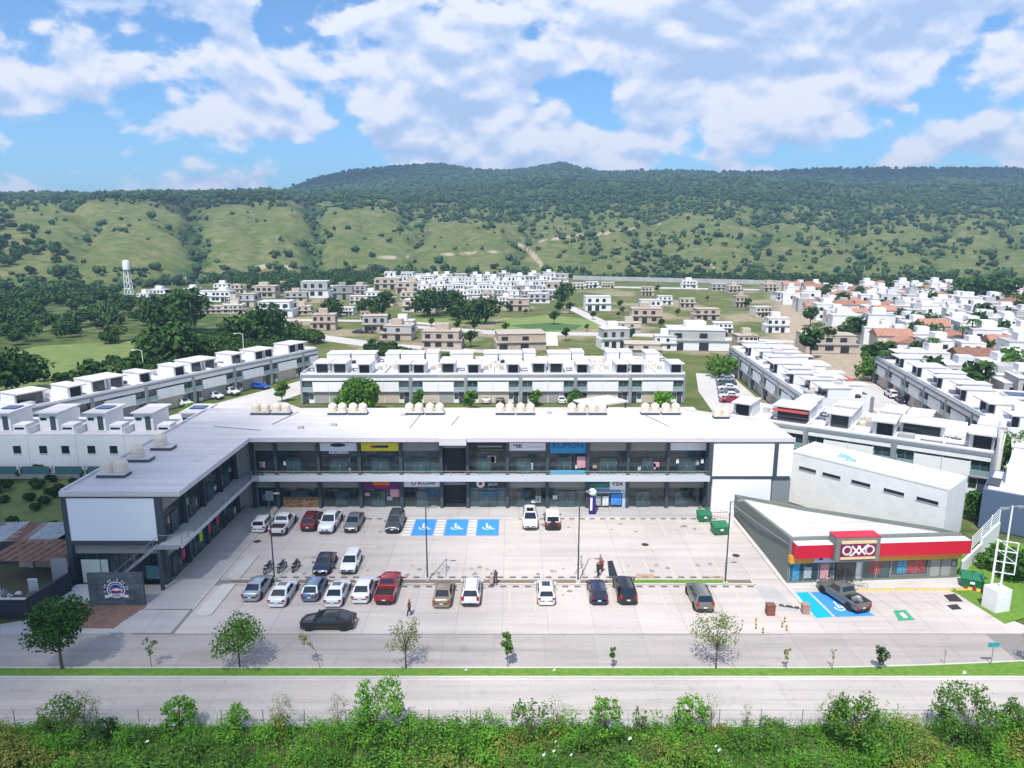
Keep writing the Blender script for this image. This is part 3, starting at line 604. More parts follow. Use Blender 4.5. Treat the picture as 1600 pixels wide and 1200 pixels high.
# right end block: white panels in a dark frame
fr = MB(); fr.box(25.45,35.6,86.12,86.3,ZE-.05,ZE+.1); fr.box(25.45,35.4,86.14,86.3,ZF-.05,ZF+.3); fr.box(33.2,33.7,86.1,86.32,ZF,ZE-.05); fr.box(25.2,25.45,86.13,86.5,0.06,ZF-.3)
fr.build('panel_frame', STEEL, mall)
for (a, b, c0, c1) in ((25.47,33.18,ZF+.32,ZE-.07),(33.72,35.6,ZF+.32,ZE-.07),(25.6,33.1,.1,ZF-.08)): MB().box(a,b,86.2,86.28,c0,c1).build('white_panel', PANELW, mall)
MB().box(33.3,35.6,86.3,86.6,.1,ZF-.08).build('dark_panel', STEELG, mall)
# left wing: street end with its big white panel, shop fronts facing the car park
fe = MB(); fe.box(-45.05,-35.1,66.96,67.2,9.28,ZE); fe.box(-45.05,-44.55,66.95,67.35,0.06,9.28); fe.box(-35.75,-35.1,66.95,67.35,0.06,9.28); fe.box(-44.55,-35.75,66.97,67.2,4.25,4.72)
fe.build('panel_frame', STEEL, mall)
MB().box(-44.54,-35.76,67.02,67.14,4.73,9.27).build('white_panel', PANELW, mall)
MB().box(-44.5,-35.8,67.36,67.44,3.2,4.22).build('lintel', LINT, mall)
g_ = MB().box(-44.5,-35.8,67.3,67.35,.08,3.18).build('shop_window', GLASS, mall)
for k in range(9): MB().box(-44.4+1.06*k-.04,-44.4+1.06*k+.04,67.22,67.29,.08,3.18).build('mullion', STEEL, g_)
for (a, b) in ((-43.9,-42.0),(-41.9,-41.2)): MB().box(a,b,67.1,67.2,.1,2.6).build('door_panel', mat('pale_curtain', (.50,.56,.48), .8), g_)
MB().box(-37.4,-35.9,67.15,67.21,.5,1.9).build('poster', POSTER[2], g_)
ys = [67.3, 72.0, 76.7, 81.4, 86.1]
for yv in ys[1:]: MB().box(-35.3,-34.95,yv-.2,yv+.2,.05,ZE).build('column', STEEL, mall)
for lvl, (z0, z1) in enumerate(((.06, ZF-.3), (ZF, ZE-.02))):
    for i, (a, b) in enumerate(zip(ys[:-1], ys[1:])): shop_bay(a+.2, b-.2, -35.3, z0, z1, mall, axis='y', seed=50+i*3+lvl)
# steel stair at the street end
st = link('staircase', None, mall)
for k in range(16):
    x = -35.6-.33*k; z = ZF-.1-.27*k
    MB().box(x-.17,x+.17,65.5,66.6,z-.05,z).build('stair_tread', STEELG, st)
s2 = MB()
for yv in (65.45, 66.65): s2.tube((-35.3,yv,ZF-.05),(-40.7,yv,.2),.09,n=4); s2.tube((-35.3,yv,ZF+.95),(-40.7,yv,1.2),.03)
for k in range(6): s2.tube((-35.5-.98*k,65.45,ZF-.1-.8*k),(-35.5-.98*k,65.45,ZF+.9-.8*k),.022)
s2.box(-35.3,-33.1,65.45,66.19,ZF-.15,ZF-.02); s2.build('stringer', STEELG, st)
MB().box(-35.2,-34.9,65.5,65.75,.05,ZF-.15).build('column', STEEL, st)
for (x,y,c,h,nm) in ((-34.95,70.3,(.55,.03,.16),1.0,'pink_banner'),(-34.95,74.6,(.45,.62,.03),1.5,'lime_banner'),(-34.95,76.9,(.45,.06,.08),1.3,'red_banner'),(-34.95,79.2,(.5,.05,.1),1.4,'red_banner')):
    MB().box(x-.02,x+.03,y-.35,y+.35,1.3,1.3+h).build('banner', mat(nm, c, .6), mall)

# water tanks on the roof, each on its plinth
def tank(x, y, z, r=.62, h=1.15, label='', rz=0, tint=TANKM):
    t = thing('water_tank', (x, y, z), label, 'water tank', 'cream water tanks on the plaza roof', rz)
    MB().lathe([(r*.96,0),(r,.06),(r,h*.30),(r*.97,h*.33),(r,h*.36),(r,h*.62),(r*.97,h*.65),(r,h*.68),(r*.93,h*.80),(r*.62,h*.95),(r*.30,h)], 18).build('tank_body', tint, t, smooth=True)
    MB().lathe([(r*.30,h),(r*.30,h+.07),(r*.1,h+.09)], 12).build('lid', PLASTIC if tint is not TANKM else TANKM, t)
    return t
def plinth(x0, x1, y0, y1, label):
    t = thing('tank_plinth', ((x0+x1)/2, (y0+y1)/2, ZR-.12), label, 'plinth', 'plinths under the roof tanks'); w = (x1-x0)/2; d = (y1-y0)/2
    MB().box(-w,w,-d,d,.34,.46).build('slab', ROOFW, t); q = MB(); q.box(-w+.06,w-.06,-d+.05,d-.05,0,.34); q.build('base', STEEL, t)
ordn = ['first','second','third','fourth','fifth','sixth','seventh']
for gi, gx in enumerate((-37.4,-26.4,-15.4,-2.4,7.9,18.4)):
    for k in range(2):
        px0 = gx+k*2.95; plinth(px0, px0+2.75, 98.2, 99.6, f'{["left","right"][k]} dark tank plinth under the {ordn[gi]} tank cluster from left')
        for j in range(2):
            n = 2*k+j; tank(px0+.70+1.38*j, 98.9, ZR+.34, label=f'{["leftmost","second","third","rightmost"][n]} cream tank in the {ordn[gi]} cluster from left, rear roof')
plinth(28.2,30.4,96.0,97.2,'dark plinth under the two tanks above the right end block')
for j in range(2): tank(28.8+1.2*j, 96.6, ZR+.34, label=f'{["left","right"][j]} cream tank above the white-panelled right end block')
for (x, y, n, lb) in ((-43.0,72.0,2,'nearest pair on the left wing roof'),(-42.6,77.3,1,'middle single one on the left wing roof'),(-42.2,81.8,1,'farthest on the left wing roof')):
    plinth(x-.9, x+1.7+(.5 if n == 2 else 0), y-.8, y+.8, f'white-topped plinth under the tank {lb}')
    for j in range(n): tank(x+.1+j*1.0*1.25, y+.15*j, ZR+.34, r=.75, h=1.35, label=f'{["front","rear"][j]+" " if n == 2 else ""}cream water tank, {lb}')

# ------------------------------------------------------------------ corner store
store = world_thing('convenience_store', 'grey corner convenience store with red and amber front bands and a flat white roof', 'store', loc=(0,0,0))
ang = math.atan2(1.3, 18.7); SM = Matrix.Translation((28.1, 67.0, 0)) @ Matrix.Rotation(ang, 4, 'Z')
SGREY = stained('store_grey_green', (.175,.195,.175), .12, big=.08)
foot = [(28.1,67.0),(46.2,68.27),(44.8,70.4),(34.4,79.2),(28.35,85.6)]
inn = [(28.45,67.35),(45.6,68.55),(44.5,70.1),(34.1,78.8),(28.65,84.9)]
zt = lambda p: 4.95-max(0, p[1]-68.6)*.135           # the roof falls to the back
def tilted(pts, z0, dz, nm, m, par):
    n = len(pts); return MB().add([(x,y,z0) for x, y in pts]+[(x,y,zt((x,y))+dz) for x, y in pts], [tuple(range(n-1,-1,-1)), tuple(range(n,2*n))]+[(i,(i+1)%n,n+(i+1)%n,n+i) for i in range(n)]).build(nm, m, par)
tilted(foot, .05, -.45, 'wall', SGREY, store); tilted(inn, 1.0, -.32, 'roof', ROOFW, store)
pp = MB()
for i in range(5):
    a, b, c, d = foot[i], foot[(i+1)%5], inn[(i+1)%5], inn[i]; q = [a,b,c,d]
    pp.add([(x,y,zt((x,y))-.46) for x, y in q]+[(x,y,zt((x,y))+.06) for x, y in q], [(4,5,6,7),(0,1,5,4),(2,3,7,6)])
pp.build('parapet', SGREY, store)
def sb(x0,x1,y0,y1,z0,z1,nm,m,par=store): return MB(SM).box(x0,x1,y0,y1,z0,z1).build(nm, m, par)
RED = mat('store_red', (.52,.005,.03), .45, var=.03); AMB = mat('store_amber', (.62,.30,.03), .5, var=.03)
sb(.25,4.0,-1.1,-.02,3.25,4.65,'red_canopy',RED); sb(.3,3.98,-1.05,-.02,4.651,4.70,'canopy_top',WPAINT)
sb(8.6,18.5,-1.1,-.02,3.25,4.65,'red_canopy',RED); sb(8.62,18.4,-1.05,-.02,4.651,4.70,'canopy_top',WPAINT)
sb(-.05,2.4,-.5,-.02,2.45,3.24,'amber_band',AMB); sb(8.9,18.1,-.5,-.02,2.45,3.24,'amber_band',AMB)
sb(2.42,8.88,-.55,-.02,2.5,3.2,'promo_banner',mat('banner_lilac', (.55,.58,.72), .5, var=.1, scale=1.5))
bn = sb(7.9,8.87,-.58,-.56,2.6,3.1,'red_mark',REDI)
sb(2.9,3.3,-.58,-.56,2.8,3.1,'blue_mark',NAVY)
tt = MB(SM); [tt.box(5.1+.22*k,5.1+.22*k+.15,-.57,-.56,2.75,2.95) for k in range(10)]; tt.build('lettering', NAVY, store)
sg = sb(4.02,8.58,-1.5,-.02,3.0,5.55,'sign_box',SGREY); sb(4.0,8.6,-1.52,-.0,5.551,5.62,'sign_box_top',RED,sg)
MAROON = mat('sign_maroon', (.20,.004,.05), .4, var=.03)
sb(4.5,8.1,-1.62,-1.51,3.3,5.2,'sign_panel',MAROON,sg); sb(4.5,8.1,-1.64,-1.5,4.95,5.22,'sign_stripe',mat('stripe_cream', (.72,.52,.30), .5),sg); sb(4.5,8.1,-1.64,-1.5,3.28,3.55,'sign_stripe',MATS['stripe_cream'],sg)
# the four rounded letters of the sign, with the long stroke through the first X
lt = MB(SM)
def stroke(pts, w=.085, y=-1.66):
    for (a, b) in zip(pts[:-1], pts[1:]):
        d = Vector((b[0]-a[0], 0, b[1]-a[1])); n = Vector((-d.z, 0, d.x)).normalized()*w; e = d.normalized()*w*.5
        A = Vector((a[0], y, a[1]))-e; Bq = Vector((b[0], y, b[1]))+e; o = Vector((0,.03,0))
        lt.add([A-n,A+n,Bq+n,Bq-n,A-n+o,A+n+o,Bq+n+o,Bq-n+o], [(3,2,1,0),(0,1,5,4),(2,3,7,6),(1,2,6,5),(3,0,4,7)])
for cx in (5.12, 7.45): stroke([(cx+.42*math.cos(2*math.pi*k/20), 4.25+.42*math.sin(2*math.pi*k/20)) for k in range(21)])
stroke([(5.62,4.68),(6.38,3.82)], y=-1.662); stroke([(5.45,3.72),(5.72,3.80),(6.42,4.68)], y=-1.664); stroke([(6.22,4.68),(6.98,3.82)], y=-1.666); stroke([(6.30,3.82),(7.0,4.64),(7.25,4.80)], y=-1.668)
lt.build('lettering', WPAINT, sg)
sw = sb(.15,10.9,-.06,-.0,.35,2.44,'shop_window',GLASSB)
for k in range(8): sb(.15+1.53*k-.04,.15+1.53*k+.04,-.12,-.061,.35,2.44,'mullion',STEELG,sw)
for (a,b,c,d,m) in ((.5,1.2,.4,2.3,mat('window_blue', (.05,.25,.42), .4, var=.5)),(3.4,4.3,.5,2.1,POSTER[1]),(1.7,2.5,.6,1.8,POSTER[0]),(7.2,7.9,.4,2.2,POSTER[4]),(8.7,9.8,.8,2.2,mat('window_red', (.3,.06,.06), .5, var=.6, scale=4))): sb(a,b,-.075,-.062,c,d,'window_display',m,sw)
dr = sb(5.0,7.0,-.16,-.125,.15,2.35,'door',GLASS); sb(5.98,6.02,-.2,-.161,.15,2.35,'door_frame',STEELG,dr)
sw2 = sb(10.95,14.9,-.06,-.0,.75,2.44,'shop_window',GLASSB); sb(11.6,12.6,-.075,-.062,.8,2.4,'window_display',MATS['window_blue'],sw2); sb(12.7,14.6,-.075,-.062,.8,2.4,'window_display',MATS['window_red'],sw2)
for k in range(4): sb(10.95+1.3*k-.03,10.95+1.3*k+.03,-.12,-.061,.75,2.44,'mullion',STEELG,sw2)
for a in (15.2, 16.4): sb(a,a+1.0,-.05,0,.1,2.3,'service_door',GREYW)
sb(17.5,17.8,-.12,0,1.5,1.9,'wall_box',LGREY)
sb(.1,18.1,-.10,-.07,.05,.34,'plinth',SGREY)
ra = MB(); ra.tube((28.02,67.2,4.3),(28.02,76.5,2.75),.06); ra.tube((28.02,76.5,2.75),(28.2,85.4,1.4),.06); ra.build('gutter', STEELG, store)

# white block with slit windows behind the store
wb = world_thing('white_building', 'tall blank white building with a row of slit windows behind the corner store', 'building', loc=(0,0,0))
wp = [(36.9,90.3),(49.0,75.6),(54.2,80.4),(42.1,95.1)]
MB().prism(wp, 0, 6.9).build('wall', WHITE, wb); MB().prism([(37.3,90.3),(49.05,76.05),(53.8,80.4),(42.1,94.7)], 6.9, 6.93).build('roof', ROOFW, wb)
d = Vector((49.0-36.9, 75.6-90.3, 0)); Ld = d.length; d.normalize(); nrm = Vector((d.y, -d.x, 0))
WM = Matrix(((d.x,-nrm.x,0,36.9),(d.y,-nrm.y,0,90.3),(0,0,1,0),(0,0,0,1)))
for a in (1.4, 4.6, 8.3, 12.2, 15.9):
    w = MB(WM).box(a, a+2.3, -.03, .02, 4.9, 5.3).build('window', GLASS, wb); MB(WM).box(a-.06, a+2.36, -.08, -.03, 4.82, 4.9).build('sill', LGREY, w)
ro = MB(WM)
for (u, v, w_, h_) in ((5.0,2.6,1.6,.25),(6.4,1.8,1.2,.2)): ro.add([(u,v,6.94),(u+w_,v+.3,6.94),(u+w_-.3,v+1.2,6.94),(u-.2,v+.8,6.94),(u+.3,v+.4,6.94+h_*2)],[(0,1,4),(1,2,4),(2,3,4),(3,0,4)])
ro.build('roof_sheeting', mat('blue_sheet', (.18,.38,.55), .6), wb)
kb_ = MB(WM); kb_.box(-.02,Ld,-.05,.16,6.9,7.12); kb_.build('parapet', WHITE, wb)

# ------------------------------------------------------------------ houses
def row_house_proto(mir, clutter, tone, w=5.85, d=11.0, name='row_house'):
    t = thing(name, (0,-5000,0), 'row house', 'house')
    M = Matrix.Identity(4) if not mir else Matrix(((-1,0,0,w),(0,1,0,0),(0,0,1,0),(0,0,0,1)))
    def b(x0,x1,y0,y1,z0,z1,nm,m,par=t):
        if mir: x0, x1 = w-x1, w-x0
        return MB().box(x0,x1,y0,y1,z0,z1).build(nm, m, par)
    fr = STEELG if tone == 0 else GREYW
    b(0,w,.7,d,0,6.0,'wall',WHITE)
    b(.03,w-.03,.75,d-.05,6.001,6.03,'roof',ROOFW)
    q = MB(); q.box(0,w,.62,.80,6.001,6.5); q.box(0,.12,.80,d,6.001,6.6); q.box(w-.12,w,.80,d,6.001,6.6); q.box(.12,w-.12,d-.12,d,6.001,6.6); q.build('parapet', WHITE, t)
    b(.0,w,.0,.6,5.75,6.2,'facade_band',fr)
    b(0,.35,.0,.69,0,5.74,'facade_pillar',fr)
    b(.36,w,.12,.69,5.0,5.74,'upper_wall',WHITE)
    wd = b(.45,2.45,.60,.66,2.95,4.98,'window',GLASSB); b(1.42,1.48,.54,.60,2.95,4.98,'window_frame',STEELG,wd); b(.45,2.45,.54,.60,2.88,2.95,'sill',LGREY,wd)
    b(.36,2.5,.02,.5,2.62,2.86,'balcony_slab',LGREY)
    rl = b(.40,2.5,.04,.08,2.87,3.65,'balcony_glass',mat('pale_glass',(.22,.32,.33),.15))
    b(2.55,w-.02,.10,.69,2.6,4.66,'white_box',WHITE); b(2.7,w-.2,.20,.69,4.665,4.98,'slit_window',GLASS)
    b(2.7,w-.1,.60,.68,.0,2.5,'garage_door',BEIGE if clutter != 1 else GREYW); b(.5,1.5,.62,.69,0,2.3,'door',STEEL); b(1.6,2.5,.62,.69,.9,2.2,'window',GLASS)
    r0 = {0:(.2,3.1,2.2,6.8), 1:(2.4,w-.2,3.4,8.2), 2:(.2,w-.2,4.0,8.0)}[clutter]
    b(r0[0],r0[1],r0[2],r0[3],6.035,8.25,'roof_room',WHITE); b(r0[0]-.12,r0[1]+.12,r0[2]-1.2,r0[3]+.1,8.251,8.43,'roof_slab',ROOFW)
    b(r0[0]+.35,r0[1]-.5,r0[2]-.06,r0[2]-.0,6.1,7.95,'window',GLASS if clutter else VOID)
    MB().lathe([(.5,0),(.5,.9),(.35,1.1),(.1,1.15)],10,((w-1.0) if not mir else 1.0, d-1.5, 6.04)).build('roof_tank', TANKM if clutter != 2 else PLASTIC, t)
    if clutter == 1: b(.4,1.6,5,6.2,6.6,6.66,'solar_panel',mat('solar_blue',(.02,.05,.16),.2)); b(.45,.5,5,6.2,6.04,6.6,'panel_leg',STEELG); b(1.5,1.55,5,6.2,6.04,6.6,'panel_leg',STEELG)
    if clutter == 2: b(.3,w-.3,1.4,2.9,7.9,7.95,'shade_sheet',mat('red_sheet',(.42,.05,.05),.7)) if tone else b(.3,2.2,1.4,2.9,6.04,6.9,'service_box',LGREY)
    if clutter == 0: b(3.6,4.6,6.6,7.4,6.04,6.9,'air_unit',LGREY)
    return t
PROTO = {(m,c,k): row_house_proto(m,c,k) for m in (0,1) for c in (0,1,2) for k in (0,1)}
def place_row(p0, p1, n, label, group, face_left=True, seed=0, z=0, names=None, scale=1.0):
    """n houses from p0 to p1; looking from p0 to p1 the fronts are on the right hand"""
    r = random.Random(seed); a = Vector((*p0,0)); b = Vector((*p1,0)); d = (b-a); L = d.length; ang = math.atan2(d.y, d.x); w = L/n
    out = []
    for i in range(n):
        c = copy_tree(PROTO[(i%2, r.choice([0,1,2,0]), 1 if r.random() < .25 else 0)]); p = a+d*(i/n); c.location = (p.x, p.y, z); c.rotation_euler.z = ang; c.scale = (w/5.85, 1, scale)
        c['label'] = label.format(NTH[i]); c['group'] = group; out.append(c)
    return out
NTH = ['first','second','third','fourth','fifth','sixth','seventh','eighth','ninth','tenth','eleventh','twelfth','thirteenth','fourteenth','fifteenth','sixteenth','seventeenth','eighteenth']
place_row((-44.8,147.0), (36.8,147.6), 14, '{} house from the left in the long white terrace straight behind the plaza', 'long white terrace behind the plaza', seed=3)
place_row((36.4,171), (-43,169.5), 14, '{} house from the right in the back row adjoining the long white terrace', 'back row of the long terrace', seed=4)
# left diagonal row; fronts look down to the right
place_row((-82,117), (-50.5,183), 13, '{} house from the near end of the long diagonal terrace at left', 'diagonal terrace at left', seed=5)
# right rows
drow = place_row((35.1,111.9), (64.9,91.4), 6, '{} house from the left in the grey-framed terrace above the white building at right', 'grey-framed terrace at right', seed=6)
B(5.86,6.12,0,11,0,8.5,'end_wall',LGREY,drow[-1])
place_row((88,170), (74.5,104), 12, '{} house from the far end of the long diagonal terrace at right', 'diagonal terrace at right', seed=7)
place_row((57.5,186), (52.5,124), 11, '{} house from the far end of the row beside the side street', 'row beside the side street', seed=8)
place_row((66,126), (71.5,184), 10, '{} house from the near end of the row backing onto the side-street row', 'inner right row', seed=9)
place_row((74,102.5), (48.5,121.5), 5, '{} house from the right in the row backing onto the grey-framed terrace', 'rear row at right', seed=10)
# garden front row at left: rear walls of white houses with square windows
def back_house(x0, x1, y, label, seed):
    r = random.Random(seed); t = thing('white_house', (x0, y, 0), label, 'house', 'white houses with square windows behind the left wing'); w = x1-x0
    MB().box(0,w-.04,0,11,0,5.9).build('wall', WHITE, t); MB().box(.1,w-.14,.3,10.9,5.9,5.95).build('roof', ROOFW, t)
    q = MB(); q.box(0,w-.04,-.02,.15,5.9,6.15); q.box(0,.14,.16,11,5.9,7.0); q.build('parapet', WHITE, t)
    for a in (w*.22, w*.68):
        g = MB().box(a,a+1.15,-.03,.01,3.1,4.3).build('window', GLASS, t); MB().box(a-.05,a+1.2,-.09,-.03,3.02,3.1).build('sill', WHITE, g)
    MB().box(.5,w*.46,2.4,7.5,5.96,8.7).build('roof_room', WHITE, t); MB().box(.3,w*.46+.5,1.9,7.8,8.7,8.92).build('roof_slab', ROOFW, t)
    MB().box(w*.3,w*.3+.8,2.34,2.4,6.1,8.2).build('door', STEEL, t); MB().box(w*.1,w*.1+.9,2.34,2.4,7.6,8.0).build('window', GLASS, t)
    MB().box(w*.62,w*.62+1.9,1.2,3.4,5.96,7.2).build('roof_room', WHITE, t); MB().box(w*.65,w*.65+1.4,1.15,1.2,6.5,6.8).build('window', GLASS, t)
    if seed % 2: MB().box(1.0,3.2,4,6,9.0,9.1).build('solar_panel', mat('solar_blue',(.02,.05,.16),.2), t); MB().box(1.2,3.0,4.2,5.8,8.92,9.0).build('panel_base', STEELG, t)
    return t
for i in range(6): back_house(-86.5+7.2*i, -79.3+7.2*i, 101.7+0.0, f'white house with square rear windows, {NTH[i]} from the left beside the left wing', i)
fw_ = world_thing('garden_wall', 'low grey garden wall with teal panels between the white houses and the green lot', 'wall', loc=(0,0,0))
MB().box(-92,-48,99.2,99.4,0,.7).build('wall', GREYW, fw_)
for i in range(9): MB().box(-91+4.8*i,-87+4.8*i,99.25,99.3,.7,1.9).build('panel', mat('teal_panel',(.05,.14,.15),.6), fw_); MB().box(-91.5+4.8*i,-91.3+4.8*i,99.2,99.4,.7,2.0).build('post', LGREY, fw_)
# villas and shells of the half-built estate in the middle distance
STY = {'white': WHITE, 'brick': BRICKM, 'beige': BEIGE, 'cream': CREAM, 'grey': GREYW}
def villa(name, X, Y, w, d, h, style, seed, label, cat='house', group=None, rz=0, z=0):
    r = random.Random(seed); t = thing(name, (X, Y, z), label, cat, group, rz); m = STY[style]
    B(-w/2,w/2,0,d,0,h*.52,'wall',m,t)
    a = r.uniform(-.12, .12)*w; B(-w/2+max(a,0)+.05,w/2+min(a,0)-.05,.5,d-.3,h*.52,h,'upper_wall',m if r.random() < .8 else LGREY,t)
    B(-w/2+max(a,0)-.1,w/2+min(a,0)+.1,.3,d-.1,h,h+.15,'roof',ROOFW if style in ('white','cream') else m,t)
    if r.random() < .6: B(-w*.2,w*.15,d*.4,d*.8,h+.15,h+2.1,'roof_room',m,t)
    n = r.choice([2,3,3,4])
    for k in range(n):
        x = -w*.42+k*w*.84/n+r.uniform(0,.4); g = B(x,x+w*.13,.44,.5,h*.62,h*.86,'window',GLASS if style == 'white' else VOID,t)
    for k in range(n):
        x = -w*.45+k*w*.86/n+r.uniform(0,.5); B(x,x+w*.16,-.05,.0,.1 if r.random() < .5 else h*.15,h*.4,'window',VOID,t)
    B(-w/2-.3,w/2+.3,-.5,-.02,h*.5,h*.54,'balcony',LGREY if style != 'brick' else m,t)
    B(w/2,w/2+.06,d*.3,d*.6,h*.6,h*.85,'window',VOID,t)
    return t
VL = [ # px, py(base), width px, height px, style, short look
 (505,516,38,26,'brick','unfinished brick house with grey stair tower beside the green hoarding'),(588,520,42,28,'brick','large unfinished brick house at the street bend, left mass'),(618,532,50,24,'brick','unfinished pink-brown house at the street bend, nearest mass'),(628,522,40,22,'white','white wedge-like house beside the unfinished brown houses'),
 (690,546,62,30,'brick','wide unfinished brick shell directly above the long terrace, left'),(815,548,78,28,'brick','wide unfinished brick house with two rows of dark openings above the terrace'),(962,546,46,34,'white','tall dark-trimmed white house among scaffolding right of the wide brick shell'),(1005,555,58,18,'beige','long low beige shell beside the tall dark-trimmed house'),
 (1092,548,92,34,'white','broad white glazed twin house left of the arrow street'),(1040,548,34,24,'white','small white house beside the broad glazed twin house'),(1010,505,48,24,'brick','pink unfinished house with green hoarding among the plots'),(1018,488,34,20,'white','white house with two dark windows behind the pink unfinished one'),(935,486,40,24,'white','white house with brick balconies on the open plots'),
 (1040,476,24,14,'white','small white house with dark base on the plots'),(1075,480,26,14,'beige','small beige house with dark base on the plots'),(1012,462,20,14,'beige','little beige tower house far on the plots'),(1078,450,24,12,'white','far white house below the boundary wall'),(1125,455,26,12,'beige','far beige house near the boundary wall, left one'),(1150,458,24,12,'beige','far beige house near the boundary wall, right one'),(1160,480,22,18,'brick','brick shell near the street by the plots'),(1105,500,40,18,'brick','low brick shell above the broad glazed twin house'),
 (430,496,54,26,'white','white modern house with dark windows left of the grass plots'),(410,466,40,20,'beige','beige house in the upper left estate'),(385,480,26,22,'beige','beige shell at the left end of the estate'),(462,472,34,16,'beige','beige shell with round dark openings, upper left'),(492,466,42,28,'white','stepped bright white house in the upper left estate'),(535,468,32,22,'grey','grey concrete house beside the stepped white one'),(560,476,28,14,'cream','cream low house right of the grey concrete one'),(575,500,24,14,'beige','small beige house behind the round trees'),
 (604,452,40,18,'beige','beige block at the left of the white cluster'),(640,458,44,18,'beige','long beige row of flats left of the white cluster'),(675,470,30,16,'brick','dark red brick house before the white cluster'),(655,488,54,20,'cream','cream house with a pink annex in front of the white cluster'),(600,478,30,14,'cream','cream house with an orange gate left of the white cluster'),(810,486,34,20,'brick','plain brick cube right of the white cluster'),(870,462,36,22,'beige','beige slab-sided block at the right edge of the white cluster'),(842,474,34,16,'white','white low house in front of the beige slab block'),(820,462,30,16,'grey','grey shell between the brick cube and white cluster'),
 (320,470,30,16,'white','white house right of the big dark tree, left one'),(345,472,34,18,'white','white house right of the big dark tree, right one'),(298,466,24,16,'white','white house above the big dark tree'),(245,466,28,14,'white','white house right of the water tower'),(222,470,20,12,'white','white house at the foot of the water tower'),(365,490,34,14,'cream','cream low house right of the dark tree'),(335,490,30,12,'beige','beige low house right of the dark tree'),
 (1300,552,80,30,'beige','broad beige retaining block right of the arrow street'),(1215,520,36,24,'white','white house behind the broad beige block'),
 (345,455,24,12,'white','small white house far left under the hill, beside the tree belt'),(372,458,26,14,'beige','beige far house left of the stepped white one, upper row'),(440,458,30,14,'beige','long beige far house in the upper left row'),(512,460,26,14,'white','narrow white house far behind the stepped white one'),(470,492,34,14,'beige','low beige house above the grass strip at left'),(540,492,24,12,'white','small white cube above the grass strip'),(400,505,30,14,'white','white low house at the lower left of the estate'),(362,478,24,12,'beige','little beige cube between two white houses at left'),
 (560,460,30,14,'beige','beige far house beside the long row of flats'),(578,468,26,12,'white','white far house below the long row of flats'),(640,470,30,14,'beige','beige house just in front of the long row of flats'),(700,478,26,12,'cream','cream house at the lower left of the white cluster'),(750,478,30,14,'white','white house at the lower middle of the white cluster'),(790,476,24,12,'white','white house left of the plain brick cube'),
 (905,452,22,10,'cream','cream little house right of the white cluster'),(925,450,22,10,'white','white little house right of the cream one by the boundary wall'),(950,450,20,9,'cream','farthest cream house at the boundary wall'),(985,520,34,16,'beige','beige shell left of the street junction'),(1130,520,30,16,'white','white house above the broad twin house at right'),(1170,545,36,22,'beige','beige house right of the broad twin house'),(1195,495,30,16,'cream','cream house hidden beyond the side street'),(1225,470,26,14,'white','white house at the far end of the plots at right'),(1205,455,24,12,'beige','beige far house at the right end of the plots'),(760,470,24,12,'beige','beige shell at the middle of the white cluster')]
for i, (px, py, wp_, hp, sty, lb) in enumerate(VL):
    X, Y = G(px, py); sc = (Y*math.cos(PITCH)+CAM_H*math.sin(PITCH))/FPX
    villa('villa' if sty != 'brick' else 'unfinished_house', X, Y, wp_*sc, max(6, wp_*sc*.75), hp*sc*.92, sty, i, lb, rz=random.uniform(-.15,.15))
# bright white estate under the hill
k = 0
for row, (y0, xa, xb, n) in enumerate(((468,690,870,9),(462,650,880,12),(456,640,880,12),(450,620,885,13),(445,600,888,13))):
    for j in range(n):
        px = xa+(xb-xa)*(j+.5)/n+random.uniform(-4,4); py = y0+random.uniform(-1,1)-row*.6; X, Y = G(px, py); sc = Y/FPX
        villa('white_townhouse', X, Y, 19.5*sc, 9, 14*sc+random.uniform(-1,1.5)*sc*2, 'white', 100+k, f'white townhouse, {NTH[j]} from left in the {NTH[row]} row of the estate under the hill', group='white estate under the hill', rz=random.uniform(-.1,.1)); k += 1
# boundary wall at the foot of the hill
for (x0,y0,x1,y1,lb) in ((895,437,1235,446,'long pale grey boundary wall at the foot of the hill'),(1360,490,1420,520,'pale wall running along the right estate edge')):
    a = G(x0,y0); b = G(x1,y1); dd = Vector((b[0]-a[0], b[1]-a[1], 0)); an = math.atan2(dd.y, dd.x); t = thing('boundary_wall', (a[0],a[1],0), lb, 'wall', rz=an)
    n = int(dd.length/12)
    for i in range(n): B(i*12, i*12+11.8, -.15, .15, 0, 3.4, 'wall_section', LGREY, t)
